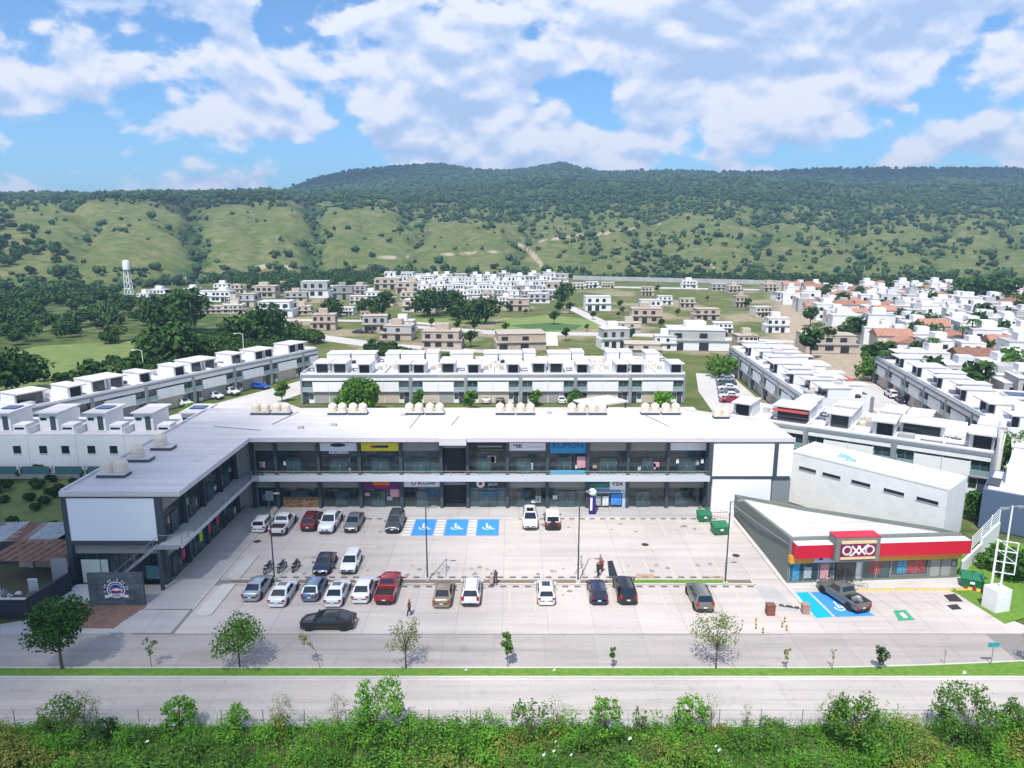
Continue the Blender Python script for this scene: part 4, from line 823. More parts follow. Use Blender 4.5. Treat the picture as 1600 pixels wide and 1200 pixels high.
# dense town at right: tiled and flat houses
def town_protos():
    out = []
    for i, (w, d, h, wm, rm, kind, lb) in enumerate(((9,9,6.2,WHITE,TILE,'hip','white house with terracotta hip'),(8,10,6.4,WHITE,ROOFW,'flat','flat-roofed white house'),(10,8,5.6,CREAM,TILE,'gable','cream house with terracotta gable'),(7,9,6.8,WHITE,LGREY,'flat','tall white house with grey roof'),(9,8,6.0,mat('pink_render',(.60,.40,.34),.85),TILE,'gable','pinkish house with a tiled gable'),(8,8,6.2,LGREY,ROOFW,'flat','grey flat-roofed house'),(8,9,6.3,WHITE,TILE,'gable','white house with terracotta gable'),(10,9,3.6,WHITE,TILE,'hip','low white house with a tiled hip'),(8,9,6.0,WHITE,ROOFW,'awning','white flat house with tiled awning'),(9,9,6.4,mat('bluish_render',(.52,.54,.56),.85),ROOFW,'flat','pale grey-blue flat-roofed house'))):
        t = thing('town_house', (0,-5000,0), lb, 'house', lb)
        B(-w/2,w/2,-d/2,d/2,0,h,'wall',wm,t)
        q = MB()
        if kind == 'flat': q.box(-w/2-.1,w/2+.1,-d/2-.1,d/2+.1,h+.001,h+.25)
        elif kind == 'awning': q.box(-w/2-.1,w/2+.1,-d/2-.1,d/2+.1,h+.001,h+.25)
        elif kind == 'gable': q.add([(-w/2-.4,-d/2-.4,h-.05),(w/2+.4,-d/2-.4,h-.05),(w/2+.4,d/2+.4,h-.05),(-w/2-.4,d/2+.4,h-.05),(-w/2-.4,0,h+1.8),(w/2+.4,0,h+1.8)], [(0,1,5,4),(2,3,4,5),(0,4,3),(1,2,5),(3,2,1,0)])
        else: q.add([(-w/2-.4,-d/2-.4,h-.05),(w/2+.4,-d/2-.4,h-.05),(w/2+.4,d/2+.4,h-.05),(-w/2-.4,d/2+.4,h-.05),(-w/5,0,h+1.9),(w/5,0,h+1.9)], [(0,1,5,4),(2,3,4,5),(0,4,3),(1,2,5),(3,2,1,0)])
        q.build('roof', rm, t)
        if kind == 'awning': MB().add([(-w/2,-d/2-1.6,h*.5),(w*.3,-d/2-1.6,h*.5),(w*.3,-d/2-.01,h*.72),(-w/2,-d/2-.01,h*.72),(-w/2,-d/2-.01,h*.5),(w*.3,-d/2-.01,h*.5)],[(0,1,2,3),(0,3,4),(1,5,2),(0,4,5,1)]).build('awning',TILE,t)
        if kind in ('flat','awning'): B(-w*.1,w*.35,-d*.2,d*.3,h+.25,h+2.3,'roof_room',wm,t)
        else: B(w*.2,w*.45,-d/2-1.3,-d/2,0,h*.55,'porch',wm,t)
        for (x, z) in ((-w*.35,h*.62),(w*.1,h*.62),(-w*.3,h*.15),(w*.02,h*.12)):
            if z < h-1.3: B(x,x+1.5,-d/2-.05,-d/2,z,z+1.4,'window',GLASS,t)
        B(-w/2-.05,-w/2,-1,.6,h*.55,h*.8,'window',GLASS,t)
        out.append(t)
    return out
TP = town_protos()
r = random.Random(5); cnt = 0; placed = []
for iy, Y in enumerate([126+9.6*k*(1+.024*k) for k in range(24)]):
    x = 62+Y*.20 if Y > 190 else 98
    while True:
        sp = 9.3 if Y < 260 else 10.6
        x += sp*r.uniform(.95, 1.18); px = px_of(x, Y)
        if px > 1700: break
        if px < 1235+ max(0,(215-Y))*1.9: continue
        if r.random() < .10: continue
        if px > 1505 and 350 < Y < 400: continue
        if cnt >= 300: break
        c = copy_tree(r.choice([TP[1],TP[1],TP[3],TP[5],TP[0],TP[2],TP[9],TP[6],TP[7],TP[8],TP[1],TP[8],TP[5],TP[8]])); sc_ = r.uniform(.78,1.0); c.scale = (sc_,sc_,sc_*r.uniform(.9,1.1)); c.location = (x+r.uniform(-1,1), Y+r.uniform(-2,2), 0); c.rotation_euler.z = -.22+r.choice([0,math.pi/2,math.pi,0])+r.uniform(-.06,.06)
        rowc = rowc+1 if placed and placed[-1][2] == iy else 1
        c['label'] = f"{c['label']}, {ordinal(rowc)} from left in the {ordinal(iy+1)} row"; c['group'] = 'houses of the right-hand town'; cnt += 1; placed.append((x, Y, iy))
print('town houses', cnt)
def drop(t):
    for ch in KIDS.get(t.name, ()): drop(ch)
    bpy.data.objects.remove(t)
for t in TP+list(PROTO.values()): drop(t)
# special neighbours at the right edge
bb = world_thing('blue_building', 'slate-blue walled building with a white roof at the right edge', 'building', loc=(0,0,0))
BW = mat('slate_blue_render', (.075,.115,.19), .8, var=.06)
q = [G(1543,850),G(1580,872)]
MB().prism([(57.0,81.5),(66,74.5),(72,82),(63,89)], 0, 4.9).build('wall', BW, bb); MB().prism([(57.6,81.6),(66,75.2),(71.4,82),(63,88.3)], 4.9, 4.95).build('roof', ROOFW, bb)
MB().prism([(61,83.5),(70,76.5),(76,84),(67,91)], 4.95, 7.2).build('upper_wall', WHITE, bb); MB().prism([(58.3,82.8),(59.3,82.0),(61.2,84.4),(60.2,85.2)], 4.95, 5.2).build('roof_box', STEEL, bb)
MB().box(63.2,63.4,76.4,76.6,0,2.4).build('door', STEEL, bb)
for i, (x, y, w, d_, h, rz, lb) in enumerate(((62,96,9,7,6.3,-.6,'white flat house right of the grey-framed terrace'),(74,93,10,8,5.8,-.6,'pale grey-roofed house at the right edge behind the blue building'),(80,105,12,9,6.4,-.5,'white house with wide roof at the right edge'),(92,112,12,10,6.2,-.5,'long low white house at the right edge below the orange one'),(97,128,13,9,5,-.4,'white walled house with dark roof panels'),(108,140,10,9,6.5,-.3,'orange-walled house with dark roof panels at the right edge'))):
    v = villa('house', x, y, w, d_, h, 'white' if i != 5 else 'cream', 500+i, lb, rz=rz)
    B(-w*.3,w*.1,d_*.3,d_*.7,h+.2,h+.3,'solar_panel',mat('solar_blue',(.02,.05,.16),.2),v)

# streets between the houses, fields
def street(pts, m, z, name='street', kind='structure'): return MB().prism([p for p in pts], z-.03, z).build(name, m, kind=kind)
STR = stained('street_concrete', (.52,.49,.47), .15)
street([(39.5,128),(51.5,124),(56.5,180),(48,182),(43,160)], STR, -.05)
street([(-66,118),(-45,118),(38,133),(38,144.5),(-44,143.5),(-50,150),(-40,182),(-47,184),(-64,146),(-76,120)], STR, -.06)
street([(72,100),(76,104),(88,168),(80,172),(72,130)], STR, -.05)
GRS2 = mat('lawn', (.13,.20,.04), .95, var=.3, scale=.6, col2=(.20,.24,.07))
for pts in ([G(p[0],p[1]) for p in ((500,505),(1150,505),(1150,512),(500,512))], [G(p[0],p[1]) for p in ((680,512),(760,505),(800,522),(690,530))]): pass
def px_poly(ps, m, z, name): return MB().prism([G(*p) for p in ps][::-1], z-.03, z).build(name, m, kind='structure')
px_poly([(440,514),(600,536),(780,548),(780,552),(600,545),(430,522)], STR, -.04, 'street')
px_poly([(640,508),(800,518),(990,520),(1240,532),(1240,536),(990,525),(780,523),(640,512)], STR, -.035, 'street')
px_poly([(878,478),(890,476),(955,505),(990,520),(965,522)], STR, -.03, 'street')
px_poly([(430,498),(600,500),(700,506),(700,509),(600,503),(430,501)], STR, -.04, 'street')
px_poly([(900,446),(1200,452),(1200,454),(900,448.5)], STR, -.045, 'street')
px_poly([(780,500),(860,492),(925,500),(940,512),(860,520),(770,514)], GRS2, -.045, 'park_lawn')
px_poly([(795,508),(860,504),(910,508),(900,515),(840,517)], mat('dark_lawn', (.05,.12,.03), .95), -.04, 'park_lawn')
px_poly([(650,498),(760,496),(775,504),(700,507),(640,504)], GRS2, -.042, 'park_lawn')
px_poly([(840,520),(870,519),(872,540),(838,540)], mat('pale_court', (.62,.58,.52), .8), -.02, 'paved_court')
px_poly([(0,556),(60,540),(225,532),(235,560),(250,590),(60,615),(0,610)], mat('meadow', (.085,.15,.025), .95, var=.3, scale=.22, col2=(.18,.21,.06), bump=.8, bscale=1.5, detail=9), -.05, 'meadow')
px_poly([(0,760),(120,740),(150,780),(100,800),(100,900),(60,880),(0,850)], mat('rank_grass', (.07,.15,.02), .95, var=.3, scale=.5, col2=(.19,.19,.07), bump=.8, bscale=3, detail=9), -.05, 'meadow')
px_poly([(1500,930),(1445,905),(1440,880),(1560,845),(1600,850),(1620,960),(1570,975)], GRASSM, .03, 'lawn')
px_poly([(0,975),(60,965),(130,930),(150,945),(138,985),(0,992)], WALKM, -.02, 'verge')
# brown paved forecourt by the emblem wall
fc = link('brick_forecourt', None, kind='structure')
PAV = mat('red_paver', (.235,.135,.10), .9, var=.2, scale=3, rnd=.12)
MB().prism([(-42.4,58.6),(-36.2,58.6),(-35.0,62.7),(-41.2,62.7)], -.03, .0).build('bedding', JOINT, fc)
pme = MB().box(-.235,.235,-.235,.235,-.01,.03).mesh('paver', PAV)
for j in range(8):
    for i in range(12): 
        y = 58.86+.5*j; x = -42.0+.5*i+(y-58.6)*.29; link('paver', pme, fc, (x, y, 0))
sheet('light_ramp', [(-44.5,61.0),(-42.6,58.7),(-41.25,62.9),(-41.2,66.9),(-44.4,66.9)], mat('pale_slab', (.60,.585,.57), .8), .02, parent=fc)
slab_grid([-36.0,-33.2,-30.6], [57.8,61.85], WALKM, fc, z=.01)
MB().prism([(-44.6,57.75),(-30.6,57.75),(-30.6,66.9),(-44.6,66.9)], -.06, -.025).build('bedding', WALKM, fc)
slab_grid([-41,-38.5,-36.1], [62.95,66.8], WALKM, fc, z=.01)
# emblem wall
ew = thing('emblem_wall', (-38.0,62.8,0), 'slate-tiled wall carrying a round plaza emblem beside the brown paved forecourt', 'sign wall', rz=.03)
B(-2.6,2.6,-.12,.12,0,3.35,'core',STEEL,ew)
SL = mat('slate_tile', (.085,.105,.115), .6, var=.25, scale=2, rnd=.25)
sm_ = MB().box(-.425,.425,-.02,.0,-.265,.265).mesh('tile', SL)
for j in range(6):
    for i in range(6): link('tile', sm_, ew, (-2.17+.868*i, -.121, .28+.558*j))
EY = -.145
def disc(cx, cz, r0, y, nm, m, n=28, th=.02, par=None, a0=0, a1=360, r1=0):
    q = MB(); vs = [(cx+r0*math.cos(R(a0+(a1-a0)*k/n)), y, cz+r0*math.sin(R(a0+(a1-a0)*k/n))) for k in range(n+1)]
    vi = [(cx+r1*math.cos(R(a0+(a1-a0)*k/n)), y, cz+r1*math.sin(R(a0+(a1-a0)*k/n))) for k in range(n+1)]
    q.add(vs+vi, [(k,k+1,n+2+k,n+1+k)[::-1] for k in range(n)]); return q.build(nm, m, par)
em = B(-1.16,1.16,EY+.001,EY+.006,.9,.91,'emblem',NAVY,ew)
disc(0,1.65,.86,EY-.002,'emblem_ring',SIGNW,par=em,r1=.76); disc(0,1.65,.76,EY-.001,'emblem_field',mat('emblem_blue',(.04,.05,.22),.5),par=em); disc(0,1.65,.62,EY-.004,'emblem_ring',SIGNW,par=em,r1=.56)
for k in range(17):
    if k in (8,): continue
    a = R(-10+12.5*k); q = MB(Matrix.Translation((1.08*math.cos(a),EY-.003,1.65+1.08*math.sin(a))) @ Matrix.Rotation(math.pi/2-a,4,'Y')); q.box(-.05,.05,0,.003,-.09,.09); q.build('ring_letter', SIGNW if k%3 else NAVY, em)
q = MB(); q.add([(-.55,EY-.006,1.5),(-.3,EY-.006,1.74),(.1,EY-.006,1.82),(.5,EY-.006,1.7),(.56,EY-.006,1.5)], [(0,1,2,3,4)]); q.build('emblem_car', SIGNW, em)
q = MB(); q.add([(-.6,EY-.008,1.42),(-.3,EY-.008,1.62),(0,EY-.008,1.52),(.35,EY-.008,1.6),(.58,EY-.008,1.45),(.3,EY-.008,1.36),(-.3,EY-.008,1.36)], [(0,1,2,3,4,5,6)]); q.build('emblem_car', REDI, em)
q = MB(); q.box(-.72,.72,EY-.012,EY-.004,.92,1.24); q.box(-1.12,-.7,EY-.008,EY-.002,.82,1.12); q.box(.7,1.12,EY-.008,EY-.002,.82,1.12); q.build('ribbon', SIGNW, em)
text_mesh('lettering', 'La Era', .30, NAVY, em, (0,EY-.016,1.08), FRONT, .003, bold=.01)

# ------------------------------------------------------------------ vehicles
def paint(name, col, metal=0.0, rough=0.28): return mat('paint_'+name, col, rough, metal=metal, var=.02, coat=.6)
PAINTS = {'white':paint('white',(.72,.73,.75)),'silver':paint('silver',(.36,.42,.48),.5,.35),'grey':paint('grey',(.20,.215,.23),.4),'steelblue':paint('steelblue',(.15,.22,.32),.4),'darkgrey':paint('darkgrey',(.07,.085,.10),.3),
          'black':paint('black',(.010,.012,.014)),'navy':paint('navy',(.010,.018,.055)),'wine':paint('wine',(.13,.008,.018)),'red':paint('red',(.30,.008,.02)),'beige':paint('beige',(.33,.265,.19),.4),'blue':paint('blue',(.01,.08,.45)),'olive':paint('olive',(.16,.165,.15),.3)}
WHEEL = {}
def wheel_mesh(r):
    if r in WHEEL: return WHEEL[r]
    M = Matrix.Rotation(math.pi/2, 4, 'Y')
    ty = MB(M).lathe([(r*.62,-.11),(r*.93,-.115),(r,-.08),(r,.08),(r*.93,.115),(r*.62,.11)],18).mesh('tyre', TYRE, 40)
    q = MB(M); q.lathe([(r*.62,-.09),(r*.62,.09)],14)
    for k in range(5):
        a = 2*math.pi*k/5; q.box(0,0,0,0,0,0); q.f = q.f[:-6]; q.v = q.v[:-8]
        c, s = math.cos(a), math.sin(a)
        for sgn in (-1,1): q.add([(c*.05*-1-s*.03, s*.05*-1+c*.03, sgn*.1),(c*.05*-1+s*.03, s*.05*-1-c*.03, sgn*.1),(c*r*.6+s*.04, s*r*.6-c*.04, sgn*.1),(c*r*.6-s*.04, s*r*.6+c*.04, sgn*.1)], [(0,1,2,3) if sgn < 0 else (3,2,1,0)])
    WHEEL[r] = (ty, q.mesh('rim', RIM, 40)); return WHEEL[r]
SPEC = { # L, W, H, belt, hood z, tail z, wheel r, cabin: rear base, rear roof, front roof, front base (fractions of length from the rear)
 'sedan': (4.6,1.80,1.46,.93,.86,1.00,.33,(.10,.27,.56,.74)), 'hatch': (4.1,1.75,1.50,.95,.90,1.02,.32,(.01,.10,.56,.77)), 'wagon': (4.3,1.72,1.48,.93,.86,1.0,.31,(.03,.17,.58,.76)),
 'suv': (4.65,1.86,1.72,1.06,1.02,1.12,.37,(.015,.085,.58,.76)), 'beetle': (4.25,1.80,1.50,.96,.86,.92,.34,(.08,.33,.60,.76)), 'jeep': (4.2,1.85,1.86,1.12,1.08,1.12,.40,(.02,.05,.56,.62)), 'pickup': (5.4,1.92,1.82,1.10,1.10,1.08,.40,(.36,.41,.60,.74)), 'coupe': (4.9,1.86,1.42,.92,.84,.98,.34,(.07,.28,.54,.75))}
def car(kind, colour, x, y, rz, label, group=None, roof=None, sunroof=False, cargo=None, plate=True, scale=1.0, z=0.0):
    L, W, H, bz, hz, tz, wr, (c0,c1,c2,c3) = SPEC[kind]; P = PAINTS[colour]
    t = thing('pickup_truck' if kind == 'pickup' else 'car', (x,y,z), label, 'pickup' if kind == 'pickup' else 'car', group, rz); t.scale = (scale,)*3
    yy = lambda f: -L/2+f*L; hw = W/2; gc = .20 if kind not in ('suv','jeep','pickup') else .26
    def ring(y, zt, w, zb=gc, round_=.09):
        return [(-w*.80,y,zb),(-w*.97,y,zb+.10),(-w,y,zb+.30),(-w*.985,y,zt-round_*1.2),(-w*.93,y,zt-.02),(-w*.60,y,zt+.015),(0,y,zt+.03),(w*.60,y,zt+.015),(w*.93,y,zt-.02),(w*.985,y,zt-round_*1.2),(w,y,zt-(zt-zb-.30)),(w*.97,y,zb+.10),(w*.80,y,zb)]
    if kind == 'pickup':
        prof = [(.0,bz-.28,hw*.96,gc+.15),(.012,bz-.25,hw*.99,gc+.1),(.34,bz-.25,hw,gc),(.345,bz,hw,gc),(.50,bz,hw,gc),(.74,bz,hw,gc),(.80,hz,hw*.99,gc),(.95,hz-.06,hw*.96,gc),(.985,hz-.16,hw*.92,gc),(1.0,hz-.40,hw*.86,gc+.1)]
    else:
        prof = [(.0,tz-.40,hw*.80,gc+.14),(.008,tz-.16,hw*.88,gc+.08),(.03,tz-.03,hw*.95,gc),(.10,tz,hw*.985,gc),(.25,bz+.03,hw,gc),(.50,bz,hw,gc),(.70,bz,hw,gc),(.80,hz,hw*.985,gc),(.92,hz-.08,hw*.95,gc),(.975,hz-.17,hw*.89,gc+.02),(.993,hz-.28,hw*.83,gc+.06),(1.0,hz-.42,hw*.74,gc+.12)]
        if kind == 'beetle': prof = [(.0,.62,hw*.6,gc+.1),(.02,.78,hw*.75,gc),(.08,.90,hw*.9,gc),(.2,.96,hw,gc),(.5,bz,hw*.96,gc),(.72,bz,hw*.98,gc),(.82,hz+.02,hw,gc),(.92,hz-.12,hw*.93,gc),(.98,hz-.30,hw*.75,gc),(1.0,hz-.42,hw*.6,gc+.1)]
    body = MB().loft([ring(yy(f), zt, w, zb) for f, zt, w, zb in prof]).build('body', P, t, smooth=50)
    # cabin shell
    z0, z1 = bz-.02, H; wb_, wt = hw*.93, hw*.74
    if kind in ('jeep',): wt = hw*.86
    def xs_(w0, w1, f): return w0+(w1-w0)*f
    def cring(y0, y1):   # left-right arch between base (y0) and roof (y1)
        return [(-wb_,y0,z0),(-xs_(wb_,wt,.55),y0+(y1-y0)*.55,z0+(z1-z0)*.55),(-wt,y1,z1-.07),(-wt*.75,y1,z1-.015),(0,y1,z1+.01),(wt*.75,y1,z1-.015),(wt,y1,z1-.07),(xs_(wb_,wt,.55),y0+(y1-y0)*.55,z0+(z1-z0)*.55),(wb_,y0,z0)]
    m0 = .5*(c1+c2)
    cab = MB(); rings = [cring(yy(c0),yy(c1)), cring(yy(c1),yy(c1)+.06), cring(yy(m0),yy(m0)), cring(yy(c2),yy(c2)-.04), cring(yy(c3),yy(c2))]
    rings[1] = [(p[0], yy(c0)+(yy(c1)-yy(c0))*min(1, max(0,(p[2]-z0)/(z1-z0)))+.35, p[2]) for p in rings[1]]
    rings[3] = [(p[0], yy(c3)+(yy(c2)-yy(c3))*min(1, max(0,(p[2]-z0)/(z1-z0)))-.35, p[2]) for p in rings[3]]
    rings[2] = [(p[0]*1.0, p[1], p[2]+(.02 if abs(p[0]) < wt*.9 else 0)) for p in rings[2]]
    cab.loft(rings).build('cabin', P if roof is None else PAINTS[roof], t, smooth=35)
    e = .012
    def glass(nm, pts, off):
        o = Vector(off); return MB().quad(*[tuple(Vector(p)+o) for p in pts]).build(nm, CARGL, t)
    def lerp(a, b, f): return tuple(a[i]+(b[i]-a[i])*f for i in range(3))
    def pane(bl, br, tr, tl, u0, u1, v0, v1, nm, off):
        def P_(u, v): return lerp(lerp(bl,br,u), lerp(tl,tr,u), v)
        return glass(nm, (P_(u0,v0),P_(u1,v0),P_(u1,v1),P_(u0,v1)), off)
    zt_ = z1-.045
    pane((wb_,yy(c3),z0),(-wb_,yy(c3),z0),(-wt,yy(c2),zt_),(wt,yy(c2),zt_),.06,.94,.08,.93,'windscreen',(0,.02,.025))
    pane((-wb_,yy(c0),z0),(wb_,yy(c0),z0),(wt,yy(c1),zt_),(-wt,yy(c1),zt_),.08,.92,.14 if kind != 'pickup' else .3,.90,'rear_window',(0,-.02,.025))
    for s in (-1,1):
        bl, br, tr, tl = (s*wb_,yy(c0),z0),(s*wb_,yy(c3),z0),(s*wt,yy(c2),zt_),(s*wt,yy(c1),zt_)
        cuts = ((.10,.36),(.39,.62),(.65,.90)) if kind in ('suv','hatch','wagon') else ((.14,.50),(.54,.88))
        for (u0,u1) in cuts: pane(bl,br,tr,tl,u0,u1,.14,.86,'side_window',(s*.028,0,.006))
        y_ = yy(c3)-.28; MB().box(s*(hw+.01) if s > 0 else -hw-.19, hw+.19 if s > 0 else -(hw+.01), y_, y_+.13, bz-.02, bz+.13).build('mirror', P, t)
        MB().box(*( (hw-.012,hw+.004) if s > 0 else (-hw-.004,-hw+.012)), yy(.30), yy(.70), bz-.26, bz-.235).build('door_crease', PLASTIC, t)
        hx = s*hw*.66; zf = prof[-3][1]-.18
        lw = .20 if kind != 'beetle' else .13
        MB().box(hx-lw,hx+lw,yy(.972) if kind != 'pickup' else yy(.965),yy(1.0)-.015,zf-.09,zf+.08).build('headlight', HEADL, t)
        tx = s*hw*.78; th = .26 if kind in ('suv','jeep','pickup') else .11; tzz = (tz if kind != 'pickup' else bz-.22)-.24
        MB().box(tx-.13,tx+.13,yy(0)-.012,yy(.018),tzz-th/2,tzz+th).build('taillight', TAIL, t)
    # lower trim, grille, bumper, plates
    MB().box(-hw*.78,hw*.78,yy(0)-.03,yy(.03),gc+.02,gc+.24).build('rear_bumper', PLASTIC if kind in ('suv','jeep','pickup') else P, t)
    MB().box(-hw*.70,hw*.70,yy(.97),yy(1)+.03,gc+.02,gc+.20).build('front_bumper', PLASTIC, t)
    if kind != 'beetle': MB().box(-hw*.40,hw*.40,yy(.98),yy(1)+.012,gc+.26,gc+.42).build('grille', PLASTIC, t)
    for yv, d_ in ((yy(0)-.05,0),(yy(1)+.035,0)): MB().box(-.17,.17,yv,yv+.015,gc+.30,gc+.42).build('licence_plate', HEADL, t)
    tm, rm = wheel_mesh(wr)
    for fx in (-1,1):
        for fy in (.175,.815):
            w_ = link('wheel', None, t, (fx*(hw-.10), yy(fy), wr)); link('tyre', tm, w_); link('rim', rm, w_)
            MB(Matrix.Translation((fx*(hw-.02),yy(fy),wr+.02)) @ Matrix.Rotation(math.pi/2,4,'Y')).lathe([(wr+.07,-.03),(wr+.07,.028)],18).build('wheel_arch', PLASTIC, t)
    if sunroof: MB().box(-wt*.62,wt*.62,yy(m0)-.12,yy(c2)-.12,z1+.006,z1+.032).build('sunroof', CARGL, t)
    if kind in ('suv',):
        for s in (-1,1): MB().box(s*wt*.86-.02,s*wt*.86+.02,yy(c1)+.15,yy(c2)-.15,z1-.01,z1+.05).build('roof_rail', PLASTIC, t)
    if kind == 'jeep': MB(Matrix.Translation((0,yy(0)-.10,.95)) @ Matrix.Rotation(math.pi/2,4,'X')).lathe([(.36,-.1),(.38,0),(.36,.1)],16).build('spare_wheel', TYRE, t)
    if kind == 'pickup':
        q = MB(); q.box(-hw,-hw+.09,yy(.01),yy(.345),bz-.26,bz); q.box(hw-.09,hw,yy(.01),yy(.345),bz-.26,bz); q.box(-hw+.09,hw-.09,yy(.0)+.02,yy(.0)+.09,bz-.5,bz); q.build('bed_wall', P, t)
        MB().box(-hw+.09,hw-.09,yy(.0)+.09,yy(.345),bz-.26,bz-.19).build('bed_floor', mat('bed_dark',(.025,.02,.02),.9) if cargo != 'cover' else PLASTIC, t)
        if cargo == 'junk':
            for k in range(6): a = random.uniform(-.6,.4); b = random.uniform(yy(.03),yy(.25)); MB().box(a,a+random.uniform(.2,.5),b,b+random.uniform(.2,.5),bz-.18,bz+random.uniform(0,.2)).build('cargo', random.choice([STEELG,PLASTIC,mat('wood',(.25,.16,.08),.8),LGREY]), t)
    return t
def by_rear(px, py, L, fwd=(0,1)):     # a bumper foot read off the photo gives the middle of the car
    a = G(px, py); return a[0]+fwd[0]*L/2, a[1]+fwd[1]*L/2
CARS = [ # kind, colour, bumper px,py, facing away?, options, label
 ('sedan','silver',391,942,1,{},'silver-blue sedan at the left end of the near row beside the kerbed island'),
 ('sedan','white',432,951,1,dict(sunroof=True),'white sedan with dark sunroof, second in the near row, pulled out lower than its neighbours'),
 ('wagon','steelblue',483,942,1,{},'blue-grey hatchback between two white sedans in the near row'),
 ('sedan','white',519,951,1,dict(sunroof=True),'white sedan with sunroof directly above the black sedan in the lane'),
 ('sedan','white',562,945,1,{},'plain white sedan parked left of the red pickup'),
 ('pickup','red',600,947,1,{},'dark red pickup with black bed in the near row'),
 ('sedan','beige',690,952,1,{},'beige gold sedan with green-tinted rear window in the near row'),
 ('suv','white',735,950,1,{},'white crossover with dark rear window beside the beige sedan'),
 ('hatch','white',854,948,1,dict(sunroof=True),'white hatchback with sunroof alone between empty bays'),
 ('hatch','navy',937,947,1,{},'navy hatchback left of the black crossover in the near row'),
 ('suv','black',982,947,1,{},'black crossover beside the navy hatchback'),
 ('suv','olive',1102,959,1,{},'grey-brown minivan at the right end of the near row'),
 ('beetle','navy',500,901,0,{},'dark navy round-bodied small car facing the road in the middle row'),
 ('hatch','white',542,899,0,{},'small white hatchback next to the dark navy round car'),
 ('hatch','white',403,834,1,{},'white hatchback at the far left of the top row'),
 ('pickup','white',432,839,1,{},'large white pickup with open dark bed, facing the shops'),
 ('suv','wine',480,832,1,{},'wine red crossover between the two white pickups'),
 ('pickup','white',508,836,0,{},'white pickup facing the road with a black bed behind'),
 ('sedan','grey',547,834,0,{},'grey sedan right of the white pickups in the top row'),
 ('suv','darkgrey',613,835,0,{},'dark grey crossover beside the blue accessible bays'),
 ('suv','white',829,830,0,dict(sunroof=True),'white crossover with panoramic roof facing the road in the top row'),
 ('jeep','black',864,830,1,dict(roof='white'),'black off-roader with white roof and spare wheel'),
]
for i, (k, c, px, py, away, opt, lb) in enumerate(CARS):
    L = SPEC[k][0]; x, y = by_rear(px, py, L); car(k, c, x, y, (0 if away else math.pi)+random.uniform(-.015,.015), lb, 'cars parked in the plaza car park', **opt)
c = G(513, 978); car('coupe','black',c[0],c[1],math.pi/2,'black sedan driving left along the lane in front of the near row','cars parked in the plaza car park')
a = G(1334,957); b = G(1290,931); dd = Vector((b[0]-a[0],b[1]-a[1])); rz = math.atan2(-dd.x, dd.y)
car('pickup','olive',(a[0]+dd.normalized().x*2.5+.9),(a[1]+dd.normalized().y*2.5),rz*.8,'grey pickup with loaded bed on the blue bay in front of the corner store',cargo='junk')
far = [('hatch','blue',408,607,-1.9,'bright blue car in front of the diagonal terrace'),('suv','white',285,634,-1.9,'white crossover left of the clipped bush in the terrace street'),('sedan','white',335,622,-2,'white sedan parked under the diagonal terrace'),('suv','white',360,616,-2,'white car right of the white sedan under the diagonal terrace'),
       ('sedan','white',760,627,0,'white car in the garden street behind the roof tanks, left one'),('sedan','darkgrey',782,627,0,'dark car behind the roof tanks'),('hatch','white',877,628,0,'white car behind the roof tanks near the flat pavilion'),('hatch','navy',1408,628,-.2,'navy car in the street between the right-hand terraces'),('suv','white',1392,620,-.2,'white car in the street between the right-hand terraces'),('sedan','darkgrey',560,520,1.4,'dark car on the estate street beyond the terrace')]
for (k, c, px, py, rz, lb) in far: x, y = G(px, py); car(k, c, x, y, rz, lb, 'cars in the residential streets')
for j, c in enumerate(('red','white','grey','white','darkgrey','silver','white')):
    x, y = G(1141-1.5*j, 628-6.3*j); car('sedan', c, x, y, 1.5, f'{["dark red","white","grey","white","dark","silver","farthest white"][j]} car, {NTH[j]} from the near end of the line in the side street', 'cars lined up in the side street')

